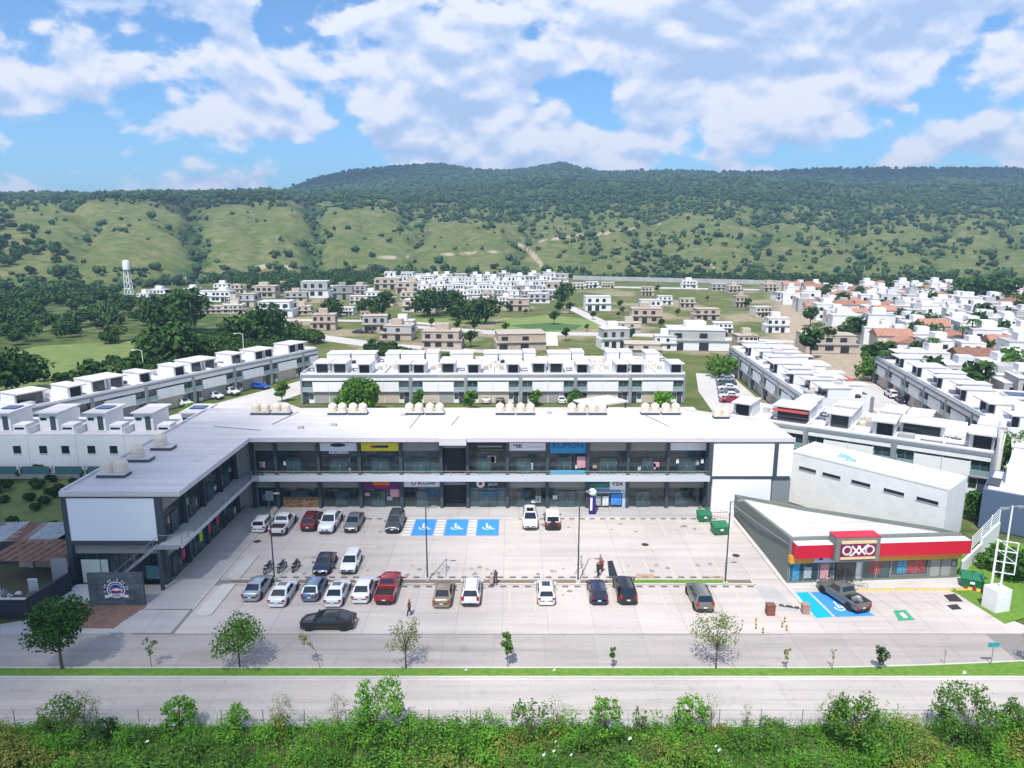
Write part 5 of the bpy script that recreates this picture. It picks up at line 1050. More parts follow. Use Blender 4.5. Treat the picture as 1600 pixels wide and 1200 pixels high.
# two-wheelers
def two_wheeler(x, y, rz, label, motor=True, col=PLASTIC, s=1.0):
    t = thing('motorcycle' if motor else 'bicycle', (x,y,0), label, 'motorcycle' if motor else 'bicycle', 'parked motorcycles' if motor else 'bicycles at the store', rz); t.scale = (s,)*3
    r, w = (.30,.055) if motor else (.33,.02)
    for yv in (-.62,.62):
        wl = link('wheel', None, t, (0,yv,r)); q = MB(); n = 16
        for k in range(n):
            a0, a1 = 2*math.pi*k/n, 2*math.pi*(k+1)/n; q.tube((0,(r-w)*math.cos(a0),(r-w)*math.sin(a0)),(0,(r-w)*math.cos(a1),(r-w)*math.sin(a1)),w,n=6,caps=False)
        q.build('tyre', TYRE, wl); q = MB(); [q.tube((0,0,0),(0,(r-w)*math.cos(k*math.pi/3),(r-w)*math.sin(k*math.pi/3)),.008,n=4) for k in range(6)]; q.tube((-.05,0,0),(.05,0,0),.03); q.build('rim', RIM, wl)
    q = MB(); tw = .03 if motor else .018
    q.tube((0,-.62,r),(0,-.05,.28),tw); q.tube((0,-.05,.28),(0,.30,.72),tw); q.tube((0,-.05,.28),(0,-.22,.74),tw); q.tube((0,-.22,.74),(0,.34,.74),tw); q.tube((0,-.62,r),(0,-.22,.72),tw); q.build('frame', col if not motor else STEEL, t)
    q = MB(); [q.tube((s_*.05,.62,r),(s_*.05,.36,.95),.02) for s_ in (-1,1)]; q.build('fork', STEELG, t)
    q = MB(); q.tube((-.30,.28,1.0),(.30,.28,1.0),.02); q.tube((0,.36,.9),(0,.28,1.0),.03); q.build('handlebar', PLASTIC, t)
    if motor:
        MB().loft([[(-.10,-.05,.72),(-.08,-.05,.86),(.08,-.05,.86),(.10,-.05,.72)],[(-.14,.12,.70),(-.10,.12,.95),(.10,.12,.95),(.14,.12,.70)],[(-.08,.32,.72),(-.06,.32,.92),(.06,.32,.92),(.08,.32,.72)]]).build('fuel_tank', col, t, smooth=60)
        MB().loft([[(-.10,-.66,.80),(-.10,-.66,.90),(.10,-.66,.90),(.10,-.66,.80)],[(-.13,-.35,.74),(-.13,-.35,.82),(.13,-.35,.82),(.13,-.35,.74)],[(-.10,-.05,.74),(-.10,-.05,.84),(.10,-.05,.84),(.10,-.05,.74)]]).build('seat', PLASTIC, t, smooth=60)
        MB().box(-.13,.13,-.15,.22,.28,.62).build('engine', STEELG, t); q = MB(); q.tube((.16,0,.3),(.17,-.75,.42),.045); q.build('exhaust', RIM, t)
        MB().lathe([(.09,0),(.09,.06),(.03,.1)],10,(0,.42,.86)).build('headlight', HEADL, t); MB().box(-.09,.09,-.86,-.62,.62,.68).build('mudguard', PLASTIC, t)
    else:
        MB().box(-.07,.07,-.34,-.12,.86,.92).build('saddle', PLASTIC, t)
    return t
for (px, py, rz, lb, c) in ((416,899,-.25,'leftmost motorcycle beside the kerbed island',PLASTIC),(437,897,-.2,'middle motorcycle just right of the lamp post foot',mat('moto_blue',(.02,.05,.12),.4)),(459,896,-.15,'rightmost motorcycle of the three in the middle row',PLASTIC)):
    x, y = G(px, py); two_wheeler(x, y+.9, rz, lb, True, c, 1.12)
for (px, py, lb) in ((1325,921,'bicycle at the store kerb, left one'),(1340,919,'bicycle at the store kerb, right one')):
    x, y = G(px, py); two_wheeler(x, y, 1.3, lb, False, mat('bike_green',(.06,.12,.08),.4), .98)

# ------------------------------------------------------------------ people
SKIN = mat('skin', (.26,.14,.09), .6, var=.05); HAIR = mat('hair', (.015,.012,.01), .7); SHOE = mat('shoe', (.03,.03,.03), .6)
def skinned(name, edges, m, parent, sub=1):
    """edges: list of chains, each [(x,y,z,r), ...]; the first chain holds the root"""
    bm = bmesh.new(); lay = bm.verts.layers.skin.verify(); key = {}
    def v(p):
        k = (round(p[0],4),round(p[1],4),round(p[2],4))
        if k not in key:
            q = bm.verts.new(p[:3]); q[lay].radius = (p[3],p[3]); q[lay].use_root = len(key) == 0; key[k] = q
        return key[k]
    for ch in edges:
        for a, b in zip(ch[:-1], ch[1:]):
            try: bm.edges.new((v(a), v(b)))
            except ValueError: pass
    me = bpy.data.meshes.new(name); bm.to_mesh(me); bm.free(); me.materials.append(m)
    o = bpy.data.objects.new(name, me); COL.objects.link(o)
    sk = o.modifiers.new('skin', 'SKIN'); sk.use_smooth_shade = True; su = o.modifiers.new('sub', 'SUBSURF'); su.levels = su.render_levels = sub
    o.data.materials.clear(); o.data.materials.append(m); o.parent = parent; KIDS.setdefault(parent.name, []).append(o); return o
def person(x, y, rz, label, shirt, trousers, h=1.7, stride=.22, arm=.12, skirt=False, long_hair=False, lean=0.0, bent=0.0):
    t = thing('person', (x,y,0), label, 'person', None, rz); s = h/1.7; t.scale = (s,)*3
    hip = .90; sh = 1.38; f = stride
    LH = (-.09,0,hip,.085); RH = (.09,0,hip,.085)
    kL = (-.10,f*.55,.50,.055); aL = (-.10,f*.9,.09,.038); kR = (.10,-f*.10,.49,.055); aR = (.10,-f*.95,.11,.038)
    tL = (-.11,f*.9+.17,.04,.03); tR = (.11,-f*.95+.16,.05,.03)
    pel = (0,0,.93,.12); ch = (0,lean*.6,1.22,.135); nk = (0,lean,1.44,.06); hd = (0,lean+.015,1.52,.055); hd2 = (0,lean+.02,1.60,.088); hd3 = (0,lean+.015,1.68,.06)
    sL = (-.17,lean,sh,.06); sR = (.17,lean,sh,.06); eL = (-.23,lean-arm,1.11,.04); eR = (.23,lean+arm,1.12,.04)
    wL = (-.22,lean-arm*.3+.05,.86,.027); wR = (.22,lean+arm*1.6+.08,.90,.027)
    if bent: wL = (-.10,lean+.25,1.05,.027); wR = (.10,lean+.28,1.08,.027); eL = (-.22,lean+.02,1.12,.04); eR = (.22,lean+.02,1.12,.04)
    def hand(w, sgn): return [[w,(w[0],w[1]+.02,w[2]-.08,.03),(w[0]+.012,w[1]+.025,w[2]-.17,.010)],[(w[0],w[1]+.02,w[2]-.08,.03),(w[0]-.018,w[1]+.03,w[2]-.165,.010)],[(w[0],w[1]+.02,w[2]-.08,.03),(w[0]+.030,w[1]+.02,w[2]-.155,.009)],[(w[0],w[1]+.02,w[2]-.08,.03),(w[0]-.034,w[1]+.03,w[2]-.15,.009)],[w,(w[0]-sgn*.035,w[1]+.045,w[2]-.085,.010)]]
    skinned('body', [[pel,ch,nk,hd,hd2,hd3],[pel,LH,kL,aL,tL],[pel,RH,kR,aR,tR],[nk,sL,eL,wL]]+hand(wL,-1)+[[nk,sR,eR,wR]]+hand(wR,1), SKIN, t)
    g = .022
    def fat(p, k=g): return (p[0],p[1],p[2],p[3]+k)
    ms = mat('cloth_'+shirt[0], shirt[1], .9, var=.1); mt = mat('cloth_'+trousers[0], trousers[1], .9, var=.1)
    half = lambda a, b: tuple((a[i]+b[i])/2 for i in range(4))
    skinned('shirt', [[fat((0,0,.96,.125)),fat(ch,.028),fat((0,lean,1.38,.09))],[fat((0,lean,1.38,.09)),fat(sL),fat(half(sL,eL))],[fat((0,lean,1.38,.09)),fat(sR),fat(half(sR,eR))]], ms, t)
    if skirt: MB().lathe([(.22,.46),(.24,.48),(.15,.98)],14).build('skirt', mt, t, smooth=60)
    else: skinned('trousers', [[fat((0,0,.97,.115)),fat(LH,.024),fat(kL),fat(aL,.028)],[fat((0,0,.97,.115)),fat(RH,.024),fat(kR),fat(aR,.028)]], mt, t)
    q = [[(0,lean-.02,1.66,.09),(0,lean-.035,1.60,.085)]]
    if long_hair: q[0].append((0,lean-.07,1.42,.07))
    skinned('hair', q, HAIR, t)
    fc = MB(); 
    for s_ in (-1,1): fc.box(s_*.032-.011,s_*.032+.011,lean+.098,lean+.108,1.595,1.607)
    fc.build('eyes', PLASTIC, t); MB().add([(0,lean+.135,1.565),(-.014,lean+.10,1.56),(.014,lean+.10,1.56),(0,lean+.10,1.60)],[(0,1,3),(0,3,2),(0,2,1),(1,2,3)]).build('nose', SKIN, t); MB().box(-.022,.022,lean+.095,lean+.103,1.528,1.536).build('mouth', mat('lip',(.22,.06,.05),.6), t)
    for s_, a in ((-1,aL),(1,aR)): skinned('shoe', [[(a[0],a[1]-.04,.045,.045),(a[0],a[1]+.16,.035,.038)]], SHOE, t)
    return t
x, y = G(640,962); person(x, y, math.pi*.5, 'person in dark red top and black trousers walking across the lane near the red pickup', ('darkred',(.10,.02,.03)), ('black',(.015,.015,.02)))
x, y = G(768,917); person(x, y, 2.6, 'person in a white and pink dress beside a companion on the planter strip', ('pinkwhite',(.60,.45,.50)), ('pink',(.55,.40,.47)), h=1.6, skirt=True, long_hair=True, stride=.1)
x, y = G(774.5,914); person(x, y, .3, 'person with black hair in a dark patterned top on the planter strip', ('darkprint',(.08,.07,.06)), ('plum',(.09,.03,.06)), stride=.15, long_hair=True)
x, y = G(934,901); person(x, y, -.8, 'person in black holding a bag beside the dark mat', ('black',(.02,.02,.022)), ('black',(.015,.015,.02)), bent=1)
x, y = G(940,894); person(x, y, 2.4, 'person in a red top standing next to the dark mat', ('redtop',(.35,.06,.07)), ('maroon',(.10,.03,.04)), stride=.1)
x, y = G(938,889); person(x, y, 1.5, 'person behind the group at the dark mat wearing a pink and grey shirt', ('pinkgrey',(.38,.22,.24)), ('grey',(.08,.08,.09)), stride=.1)
x, y = G(985,792); person(x, y, 0.2, 'person in a pale top and dark trousers standing under the walkway by the blue shop', ('paleteal',(.40,.52,.50)), ('darkpurple',(.06,.03,.05)), stride=.08)
x, y = G(1299,911); person(x, y, 3.0, 'person in a mint green top at the store door', ('mint',(.10,.42,.33)), ('whitepink',(.45,.42,.42)), stride=.12)
p = [G(949,877),G(957,876),G(966,903),G(952,904)]
t = thing('dark_mat', (p[0][0],p[0][1],0), 'long black mat lying on the bays beside the group of people', 'mat'); o = (p[0][0],p[0][1])
MB().prism([(a-o[0],b-o[1]) for a, b in p], .002, .03).build('sheet', mat('mat_black',(.012,.02,.028),.6), t); q = MB()
for k in range(5): f0 = .1+.19*k; A = [p[0][i]+(p[3][i]-p[0][i])*f0 for i in (0,1)]; Bq = [p[1][i]+(p[2][i]-p[1][i])*f0 for i in (0,1)]; q.tube((A[0]-o[0],A[1]-o[1],.035),(Bq[0]-o[0],Bq[1]-o[1],.035),.03)
q.build('rib', STEEL, t)

# ------------------------------------------------------------------ lamps, stops, bins, small things
def lamp_post(px, py, h, label, arm=0.7, grp='tall lamp posts in the car park', n=1):
    x, y = G(px, py); t = thing('lamp_post', (x,y,0), label, 'lamp post', grp)
    B(-.22,.22,-.22,.22,0,.35,'footing',KERB,t); MB().tube((0,0,.3),(0,0,h),.085,.055,8).build('pole', STEEL, t); MB().tube((0,0,h-.1),(arm,-.1,h+.15),.035).build('arm', STEEL, t)
    lh = B(arm-.1,arm+.45,-.22,.02,h+.08,h+.2,'lamp_head',STEELG,t); B(arm,arm+.4,-.19,-.01,h+.06,h+.08,'lens',HEADL,lh)
lamp_post(429,907,9.4,'tall dark lamp post among the motorcycles at the left end of the planter')
lamp_post(668,907,8.0,'tall dark lamp post in the planter above the gap right of the red pickup')
lamp_post(903,911,9.8,'tall dark lamp post in the planter left of the navy hatchback')
lamp_post(1133,914,9.0,'tall dark lamp post at the right end of the planter near the bins')
wsm = MB().loft([[(-.85,-.07,0),(-.85,-.05,.10),(-.85,.05,.10),(-.85,.07,0)],[(-.80,-.075,0),(-.80,-.055,.115),(-.80,.055,.115),(-.80,.075,0)],[(.80,-.075,0),(.80,-.055,.115),(.80,.055,.115),(.80,.075,0)],[(.85,-.07,0),(.85,-.05,.10),(.85,.05,.10),(.85,.07,0)]])
wsm.v = [(x*.36,y,z) for x,y,z in wsm.v]; WS = wsm.mesh('wheel_stop', mat('stop_rubber',(.14,.125,.11),.8))
def stops(y, x0, x1, ph, row, step=2.51):
    k = 0; x = ph
    while x < x1:
        if x > x0:
            for s in (-.62,.62): k += 1; link('wheel_stop', WS, None, (x+s,y,0), label=f'dark wheel stop, {ordinal(k)} from left in the {row}', cat='wheel stop', group=f'wheel stops in the {row}')
        x += step
stops(68.35,-27,23,-.55-2.51*10+1.25,'row above the planter'); stops(66.35,-27,24,-.25-2.51*10+1.25,'near row below the planter'); stops(84.0,-26.2,-14,-27.5+1.27,'top row left of the blue bays',2.55); stops(84.0,.2,26,-27.5+1.27,'top row right of the blue bays',2.55)
def dumpster(x, y, rz, label, s=1.0):
    t = thing('dumpster', (x,y,0), label, 'dumpster', 'green dumpsters', rz); t.scale = (s,)*3; DG = mat('dumpster_green',(.015,.16,.07),.5,var=.1)
    MB().loft([[(-.85,-.55,.15),(-.85,.55,.15),(.85,.55,.15),(.85,-.55,.15)],[(-1.0,-.75,1.1),(-1.0,.75,1.1),(1.0,.75,1.1),(1.0,-.75,1.1)]]).build('bin_body', DG, t)
    for s_ in (-.5,.5): MB().add([(s_-.49,-.78,1.12),(s_+.49,-.78,1.12),(s_+.49,.78,1.42),(s_-.49,.78,1.42),(s_-.49,-.78,1.17),(s_+.49,-.78,1.17),(s_+.49,.78,1.47),(s_-.49,.78,1.47)],[(3,2,1,0),(4,5,6,7),(0,1,5,4),(1,2,6,5),(2,3,7,6),(3,0,4,7)]).build('lid', DG, t)
    MB().box(-.99,.99,.70,.74,1.1,1.42).build('back_panel', DG, t); MB().box(-.2,.2,-.80,-.77,.7,.95).build('decal', WPAINT, t)
    for a in (-.7,.7):
        for b in (-.4,.4): MB(Matrix.Translation((a,b,.08)) @ Matrix.Rotation(math.pi/2,4,'Y')).lathe([(.08,-.03),(.08,.03)],10).build('wheel', TYRE, t)
x, y = G(1100,814); dumpster(x, y, 0, 'green dumpster nearest the shops, left of the other one', .86)
x, y = G(1124,834); dumpster(x, y, .1, 'green dumpster against the store side, right of the other one', .95)
x, y = G(1517,918); dumpster(x, y, -.5, 'green dumpster on a striped base at the right edge of the store forecourt', 1.0)
t = thing('striped_base', (x+.3,y-.6,0), 'low red-and-yellow striped kerb under the right dumpster', 'kerb block', rz=-.5)
for k in range(7): B(-1.2+.35*k,-.85+.35*k,-.35,-.2,0,.28,'stripe',MATS['yellow_kerb_paint'] if k%2 else REDI,t)
def box_thing(name, px, py, w, d, h, m, label, cat, rz=0, top=None):
    x, y = G(px, py); t = thing(name, (x,y,0), label, cat, rz=rz); B(-w/2,w/2,-d/2,d/2,0,h,'body',m,t); B(-w/2-.04,w/2+.04,-d/2-.04,d/2+.04,h,h+.07,'cap',top or m,t); return t
RB = mat('rust_brown',(.20,.075,.05),.8,var=.3,scale=4)
box_thing('brick_pillar',1203,960,.75,.6,1.0,RB,'small red-brown box on the exit lane','utility box'); box_thing('utility_box',1258,958,.65,.55,.9,mat('tan_brown',(.34,.22,.18),.8),'pale brown box beside the blue bay','utility box')
t = thing('speed_bump', (*G(1233,948),0), 'short dark hump on the exit lane between the brown boxes', 'speed hump', rz=-.3); MB().loft([[(-.9,-.25,0),(-.9,-.1,.1),(-.9,.1,.1),(-.9,.25,0)],[(.9,-.25,0),(.9,-.1,.1),(.9,.1,.1),(.9,.25,0)]]).build('hump', PLASTIC, t); B(-.5,-.3,-.1,.1,.1,.105,'stripe',YEL,t); B(.3,.5,-.1,.1,.1,.105,'stripe',YEL,t)
for i, (px, py) in enumerate(((1181,974),(1192,989),(1222,980),(1229,985),(1226,972),(1181,982))):
    x, y = G(px, py); t = thing('bollard', (x,y,0), f'yellow and black bollard by the road, {["upper left","lower left","upper right","lower right","far right","middle left"][i]} of the six at the exit', 'bollard', 'yellow and black bollards at the exit')
    for k in range(4): MB().tube((0,0,.16*k),(0,0,.16*k+.159),.07,n=8).build('band', MATS['yellow_kerb_paint'] if k%2 else PLASTIC, t)
t = thing('totem', (*G(925,803),0), 'dark blue pillar with a white globe top in front of the blue-framed pharmacy', 'sign pillar')
B(-.42,.42,-.32,.32,0,2.55,'body',mat('totem_blue',(.02,.01,.13),.4),t); B(-.3,-.02,-.34,-.325,.6,2.3,'lettering',SIGNW,t); MB().lathe([(.3,2.55),(.5,2.8),(.52,3.1),(.3,3.35),(.05,3.42)],14).build('globe', SIGNW, t, smooth=60); B(-.2,.5,-.3,.3,2.35,2.75,'green_collar',mat('totem_green',(.05,.35,.10),.5),t)
for (px, py, lb) in ((905,893,'thin pale rack of rails standing in the middle row beside the lamp post'),(692,898,'thin dark rack of rails in the middle row right of the lamp post')):
    x, y = G(px, py); t = thing('rail_rack', (x,y,0), lb, 'rack'); q = MB(); q.tube((-.5,-.6,.02),(.3,.9,.9),.03); q.tube((.3,-.5,0),(.3,.9,1.0),.03); q.tube((.3,.9,0),(.3,.9,1.2),.03); q.build('rail', STEELG, t); B(.2,.4,.85,.95,1.2,1.35,'cap',STEELG,t)
for (px, py, w, d, lb) in ((1009,902,1.9,1.3,'flat brown square cover on the middle row near the planter'),(1120,904,1.6,.8,'round brown patch of earth at the planter end')):
    x, y = G(px, py); t = thing('ground_cover_plate', (x,y,0), lb, 'cover plate'); B(-w/2,w/2,-d/2,d/2,.002,.05,'plate',mat('plate_brown',(.40,.27,.18),.9),t)
# tall pylon frame, light pole and white masonry base at the store corner
x, y = G(1545,942); t = thing('pylon_frame', (x,y,0), 'empty white steel sign frame on a tall post at the right edge', 'sign frame', rz=-.25)
q = MB(); q.tube((0,0,0),(0,0,6.6),.10,n=8); q.build('post', WPAINT, t); q = MB()
for z_ in (3.3,4.4,5.5,6.5): q.tube((0,0,z_),(1.75,.0,z_-.12),.055)
q.tube((1.75,0,3.15),(1.75,0,6.4),.055); q.tube((.1,0,6.5),(1.75,0,5.4),.035); q.tube((.1,0,5.5),(1.75,0,4.3),.035); q.build('frame', WPAINT, t)
x, y = G(1566,958); t = thing('light_pole', (x,y,0), 'very tall thin white light pole on a white block at the right edge', 'light pole', rz=.25); B(-.75,.95,.1,1.6,0,2.2,'block',WHITE,t); MB().tube((.3,.8,2.2),(.3,.8,10.4),.09,.07,8).build('pole', WPAINT, t); q = MB(); q.tube((-.7,.8,10.3),(1.3,.8,10.3),.05); q.build('arm', STEELG, t)
for s_ in (-1,1): B(.3+s_*.9-.35,.3+s_*.9+.35,.6,1.0,10.15,10.27,'lamp_head',STEELG,t)
x, y = G(1548,1040); t = thing('street_name_sign', (x,y,0), 'small teal street sign on a short pole in the grass at right', 'street sign'); MB().tube((0,0,0),(0,0,2.0),.04).build('post', STEELG, t); B(-.45,.45,-.03,.03,1.7,2.1,'plate',mat('sign_teal',(.02,.28,.30),.5),t)
a = (47.3,69.0); b = G(1560,842); dd = Vector((b[0]-a[0],b[1]-a[1])); Lw = dd.length
t = thing('retaining_wall', (a[0],a[1],0), 'white stepped wall with a railing climbing behind the store', 'wall', rz=math.atan2(dd.y,dd.x))
B(0,Lw*.5,0,.25,0,1.5,'wall_section',WHITE,t); B(Lw*.5,Lw,.01,.26,0,2.1,'wall_section',WHITE,t); q = MB()
for k in range(4): f = Lw*(.2+.26*k); q.tube((f,.12,1.5),(f,.12,3.5 if k < 2 else 4.0),.05)
for k in range(5): q.tube((Lw*.2,.12,2.1+.32*k),(Lw*.98,.12,2.5+.35*k),.03)
q.build('railing', WPAINT, t)
# pavilion behind the roof
t = thing('flat_pavilion', (17.5,136.5,0), 'white flat diamond roof of a garden pavilion behind the roof tanks', 'pavilion', rz=.55); B(-4.4,4.4,-3.2,3.2,2.9,3.2,'roof',ROOFW,t)
for a in (-4,4):
    for b in (-2.8,2.8): B(a-.12,a+.12,b-.12,b+.12,0,2.9,'column',STEEL,t)
B(-4.2,4.2,-2.9,2.9,.0,.12,'floor',LGREY,t)
# water tower
X, Y = G(203,470); t = thing('water_tower', (X,Y,0), 'white lattice water tower with a cylindrical tank on the left', 'water tower'); q = MB()
for k in range(4):
    a = math.pi/4+k*math.pi/2; a2 = a+math.pi/2; p0 = (2.5*math.cos(a),2.5*math.sin(a),0); p1 = (1.5*math.cos(a),1.5*math.sin(a),17); q.tube(p0,p1,.2)
    for j in range(5):
        f0 = j/5; f1 = (j+1)/5; ra, rb = 2.5-1.0*f0, 2.5-1.0*f1; q.tube((ra*math.cos(a),ra*math.sin(a),17*f0),(rb*math.cos(a2),rb*math.sin(a2),17*f1),.12,n=4); q.tube((rb*math.cos(a),rb*math.sin(a),17*f1),(rb*math.cos(a2),rb*math.sin(a2),17*f1),.12,n=4)
q.build('lattice', WPAINT, t); MB().lathe([(.5,16.8),(1.75,17.2),(1.8,21.2),(1.5,21.9),(.2,22.3)],16).build('tank_body', WPAINT, t, smooth=50); MB().lathe([(2.1,17.1),(2.1,17.2)],16).build('gallery', STEELG, t)
for (px,py,h,lb) in ((383,574,9,'pale curved street lamp over the diagonal terrace'),(227,600,8,'pale street lamp behind the near houses of the diagonal terrace'),(302,520,8,'thin pole beside the big dark tree'),(365,545,14,'tall thin mast right of the woodland')):
    x, y = G(px, py); t = thing('street_lamp', (x,y,0), lb, 'street lamp'); MB().tube((0,0,0),(0,0,h),.12,.08).build('pole', WPAINT, t); MB().path([(0,0,h),(-.8,0,h+.4),(-1.8,0,h+.3)],[.07,.06,.05]).build('arm', WPAINT, t); B(-2.4,-1.7,-.15,.15,h+.2,h+.35,'lamp_head',WPAINT,t)
# yard at the left edge: scrap roofs, dark wall
yd = world_thing('tin_shed', 'open shed with a rusty sheet roof and pale pillar left of the plaza end', 'shed', loc=(0,0,0))
RUST = mat('rusty_sheet',(.20,.09,.06),.8,var=.35,scale=1.5,bump=.4,bscale=12); TIN = mat('tin_sheet',(.30,.34,.36),.5,var=.3,scale=1.2,bump=.4,bscale=12)
q = MB()
for k in range(8): q.add([(-53.5+.95*k,66.6,2.7),(-52.62+.95*k,66.6,2.76),(-51.6+.95*k,71.0,3.15),(-52.5+.95*k,71.0,3.09),(-53.5+.95*k,66.6,2.66),(-52.62+.95*k,66.6,2.72),(-51.6+.95*k,71,3.11),(-52.5+.95*k,71,3.05)],[(0,1,2,3),(7,6,5,4),(0,4,5,1)])
q.build('roof_sheet', RUST, yd)
for (x,y) in ((-53.3,66.8),(-46.5,66.9),(-51.5,70.7),(-45.2,70.7)): B(x-.15,x+.15,y-.15,y+.15,0,2.7,'post',LGREY,yd)
B(-53,-46,70.8,71,0,2.6,'back_wall',BRICKM,yd)
for i in range(7):
    x = -60.5+1.9*i*.9; t = thing('sheet_roof', (x,73.5,2.6), f'loose corrugated {"rusty" if i%3 == 1 else "grey"} roofing sheet, {NTH[i]} from the left edge over the yard', 'roofing sheet', rz=random.uniform(-.2,.3)); q = MB()
    for k in range(8): q.add([(-1.2+.3*k,-2.2,.06),(-1.05+.3*k,-2.2,.12),(-.9+.3*k,-2.2,.06),(-1.2+.3*k,2.2,.46),(-1.05+.3*k,2.2,.52),(-.9+.3*k,2.2,.46)],[(0,1,4,3),(1,2,5,4)])
    q.build('sheet', RUST if i%3 == 1 else TIN, t); B(-1.1,1.1,-2.0,-1.9,-2.6,.0,'prop',STEEL,t); B(-1.1,1.1,1.8,1.9,-2.6,.35,'prop',STEEL,t)
t = world_thing('dark_yard_wall', 'low navy-black wall with a pale coping around the yard at the left edge', 'wall', loc=(0,0,0))
NW = mat('navy_wall',(.012,.02,.035),.6); q = MB(); q.prism([(-58,60.3),(-45.4,60.3),(-45.4,60.5),(-58,60.5)],0,1.9); q.prism([(-45.39,60.3),(-45.15,60.3),(-44.2,65.6),(-44.5,65.6)],0,1.9); q.build('wall_panel', NW, t)
q = MB(); q.prism([(-58,60.25),(-45.1,60.25),(-45.1,60.55),(-58,60.55)],1.9,1.98); q.build('coping', KERB, t)
for i,(x,y,w,h,lb) in enumerate(((-50.2,63.2,1.3,2.2,'upright white corrugated door panel leaning in the yard'),(-47.3,64.6,.9,1.8,'pale upright sheet in the yard'),(-45.4,66.0,1.5,3.3,'tall grey sheet beside the shed post'))):
    t = thing('door_panel', (x,y,0), lb, 'panel', rz=.1); B(-w/2,w/2,-.04,.04,0,h,'panel',WPAINT if i < 2 else STEELG,t); q = MB(); [q.box(-w/2+.15*k,-w/2+.15*k+.05,-.06,-.04,.05,h-.05) for k in range(int(w/.15))]; q.build('rib', LGREY, t)
t = thing('rubble_heap', (-52.0,62.0,0), 'heap of sand and boards inside the dark-walled yard', 'rubble heap'); hv = [(r_*math.cos(a), r_*.7*math.sin(a), z_+random.uniform(-.1,.1)) for r_, z_ in ((1.6,0),(1.1,.6),(.4,.95)) for a in [2*math.pi*k/10 for k in range(10)]]
MB().add(hv, [(k*10+i,k*10+(i+1)%10,(k+1)*10+(i+1)%10,(k+1)*10+i) for k in range(2) for i in range(10)]+[tuple(range(20,30))]).build('heap', mat('sand',(.38,.30,.20),.95,var=.3), t, smooth=50); [B(-1+.5*k,-.6+.5*k,.2+.3*k,1.8+.3*k,.5,.55,'board',mat('wood',(.25,.16,.08),.8),t) for k in range(3)]
for i, (px, py) in enumerate(((72,968),(54,974),(98,968))):
    x, y = G(px, py); t = thing('rubbish_bag', (x,y,0), f'black rubbish bag with a pale tie by the dark yard wall, {["middle","left","right"][i]} one', 'rubbish bag', 'rubbish bags by the yard wall'); MB().lathe([(.18,0),(.32,.12),(.34,.3),(.2,.45),(.05,.52)],10).build('bag', PLASTIC, t, smooth=50); MB().lathe([(.05,.5),(.12,.6),(.03,.62)],8).build('tie', WPAINT, t)
# chain-link fence along the near road
t = world_thing('chain_fence', 'thin wire fence on grey posts between the near road and the weeds', 'fence', loc=(0,0,0))
pm = MB().tube((0,0,0),(0,0,1.45),.035).mesh('post', STEELG)
for k in range(31): link('post', pm, t, (-45+3.0*k, 45.35, 0))
q = MB()
for z_ in (1.38,1.05,.7,.35,.1): q.tube((-50,45.35,z_),(50,45.35,z_),.014 if z_ < 1.3 else .028,n=4)
q.build('rail_wire', STEELG, t)
wm_ = []
V = []; Fq = []
for i in range(500):
    x = -50+.2*i
    for sgn in (1,-1):
        n = len(V); V += [(x,45.35,.06),(x+.008,45.35,.06),(x+sgn*1.3+.008,45.352,1.36),(x+sgn*1.3,45.352,1.36)]; Fq.append((n,n+1,n+2,n+3))
npmesh('wire_mesh', V, Fq, STEELG, t, kind='stuff')

x, y = G(1142,823); t = thing('gate', (x,y,0), 'wire gate with a white pillar behind the green dumpsters at the store wall', 'gate'); B(-.2,.2,-.2,.2,0,2.1,'pillar',WHITE,t); q = MB()
for k in range(9): q.tube((-.3-.3*k,.6*k*.3,.05),(-.3-.3*k,.6*k*.3,1.9),.015,n=4)
for z_ in (.1,1.0,1.9): q.tube((-.2,0,z_),(-2.8,1.5,z_),.03)
q.build('mesh_panel', STEELG, t)
# oil spots and tyre polish in the bays
r = random.Random(77); OIL = mat('oil_stain', (.26,.24,.235), .6, var=.15, scale=5)
for k in range(70):
    row = r.choice((64.2, 70.2, 81.4)); x = r.uniform(-27, 23); 
    if row > 80 and -13.5 < x < -1: continue
    a = [2*math.pi*i/12 for i in range(12)]; s0 = r.uniform(.12,.34); y = row+r.uniform(-1.3,1.3)
    MB().add([(x+s0*r.uniform(.6,1.3)*math.cos(t_), y+s0*r.uniform(.7,1.5)*math.sin(t_), .0032) for t_ in a], [tuple(range(12))]).build('oil_stain', OIL, lot)

# ground and clutter of the yard
MB().prism([(-62,60.6),(-45.6,60.6),(-44.7,66),(-45.1,74),(-62,74)], -.08, -.01).build('yard_ground', mat('yard_earth', (.13,.10,.07), .95, var=.5, scale=1.2, col2=(.06,.085,.03), bump=.8, bscale=4), kind='structure')
r = random.Random(12)
for i in range(14):
    x, y = r.uniform(-54,-46), r.uniform(61,66.3); w = r.uniform(.25,.8); h = r.uniform(.2,.9); c_ = r.choice([('rusty',RUST),('grey',TIN),('pale',WPAINT),('black',PLASTIC),('brown',SOIL)])
    t = thing('scrap_pile', (x,y,0), f'{c_[0]} pile of scrap, {{}} from left in the dark-walled yard', 'scrap pile', 'scrap in the yard', rz=r.uniform(0,3))
    q = MB(); q.loft([[(-w,-w*.6,0),(-w*.9,w*.6,0),(w*.9,w*.5,0),(w,-w*.5,0)],[(-w*.7,-w*.5,h*.6),(-w*.8,w*.4,h*.5),(w*.6,w*.4,h*.7),(w*.8,-w*.3,h*.4)],[(-w*.2,-w*.1,h),(-w*.3,w*.2,h*.9),(w*.2,w*.1,h),(w*.3,-w*.1,h*.8)]]); q.build('heap', c_[1], t)
    B(-w*1.1,w*1.1,-.06,.06,h*.5,h*.5+.06,'plank',mat('wood',(.25,.16,.08),.8),t)
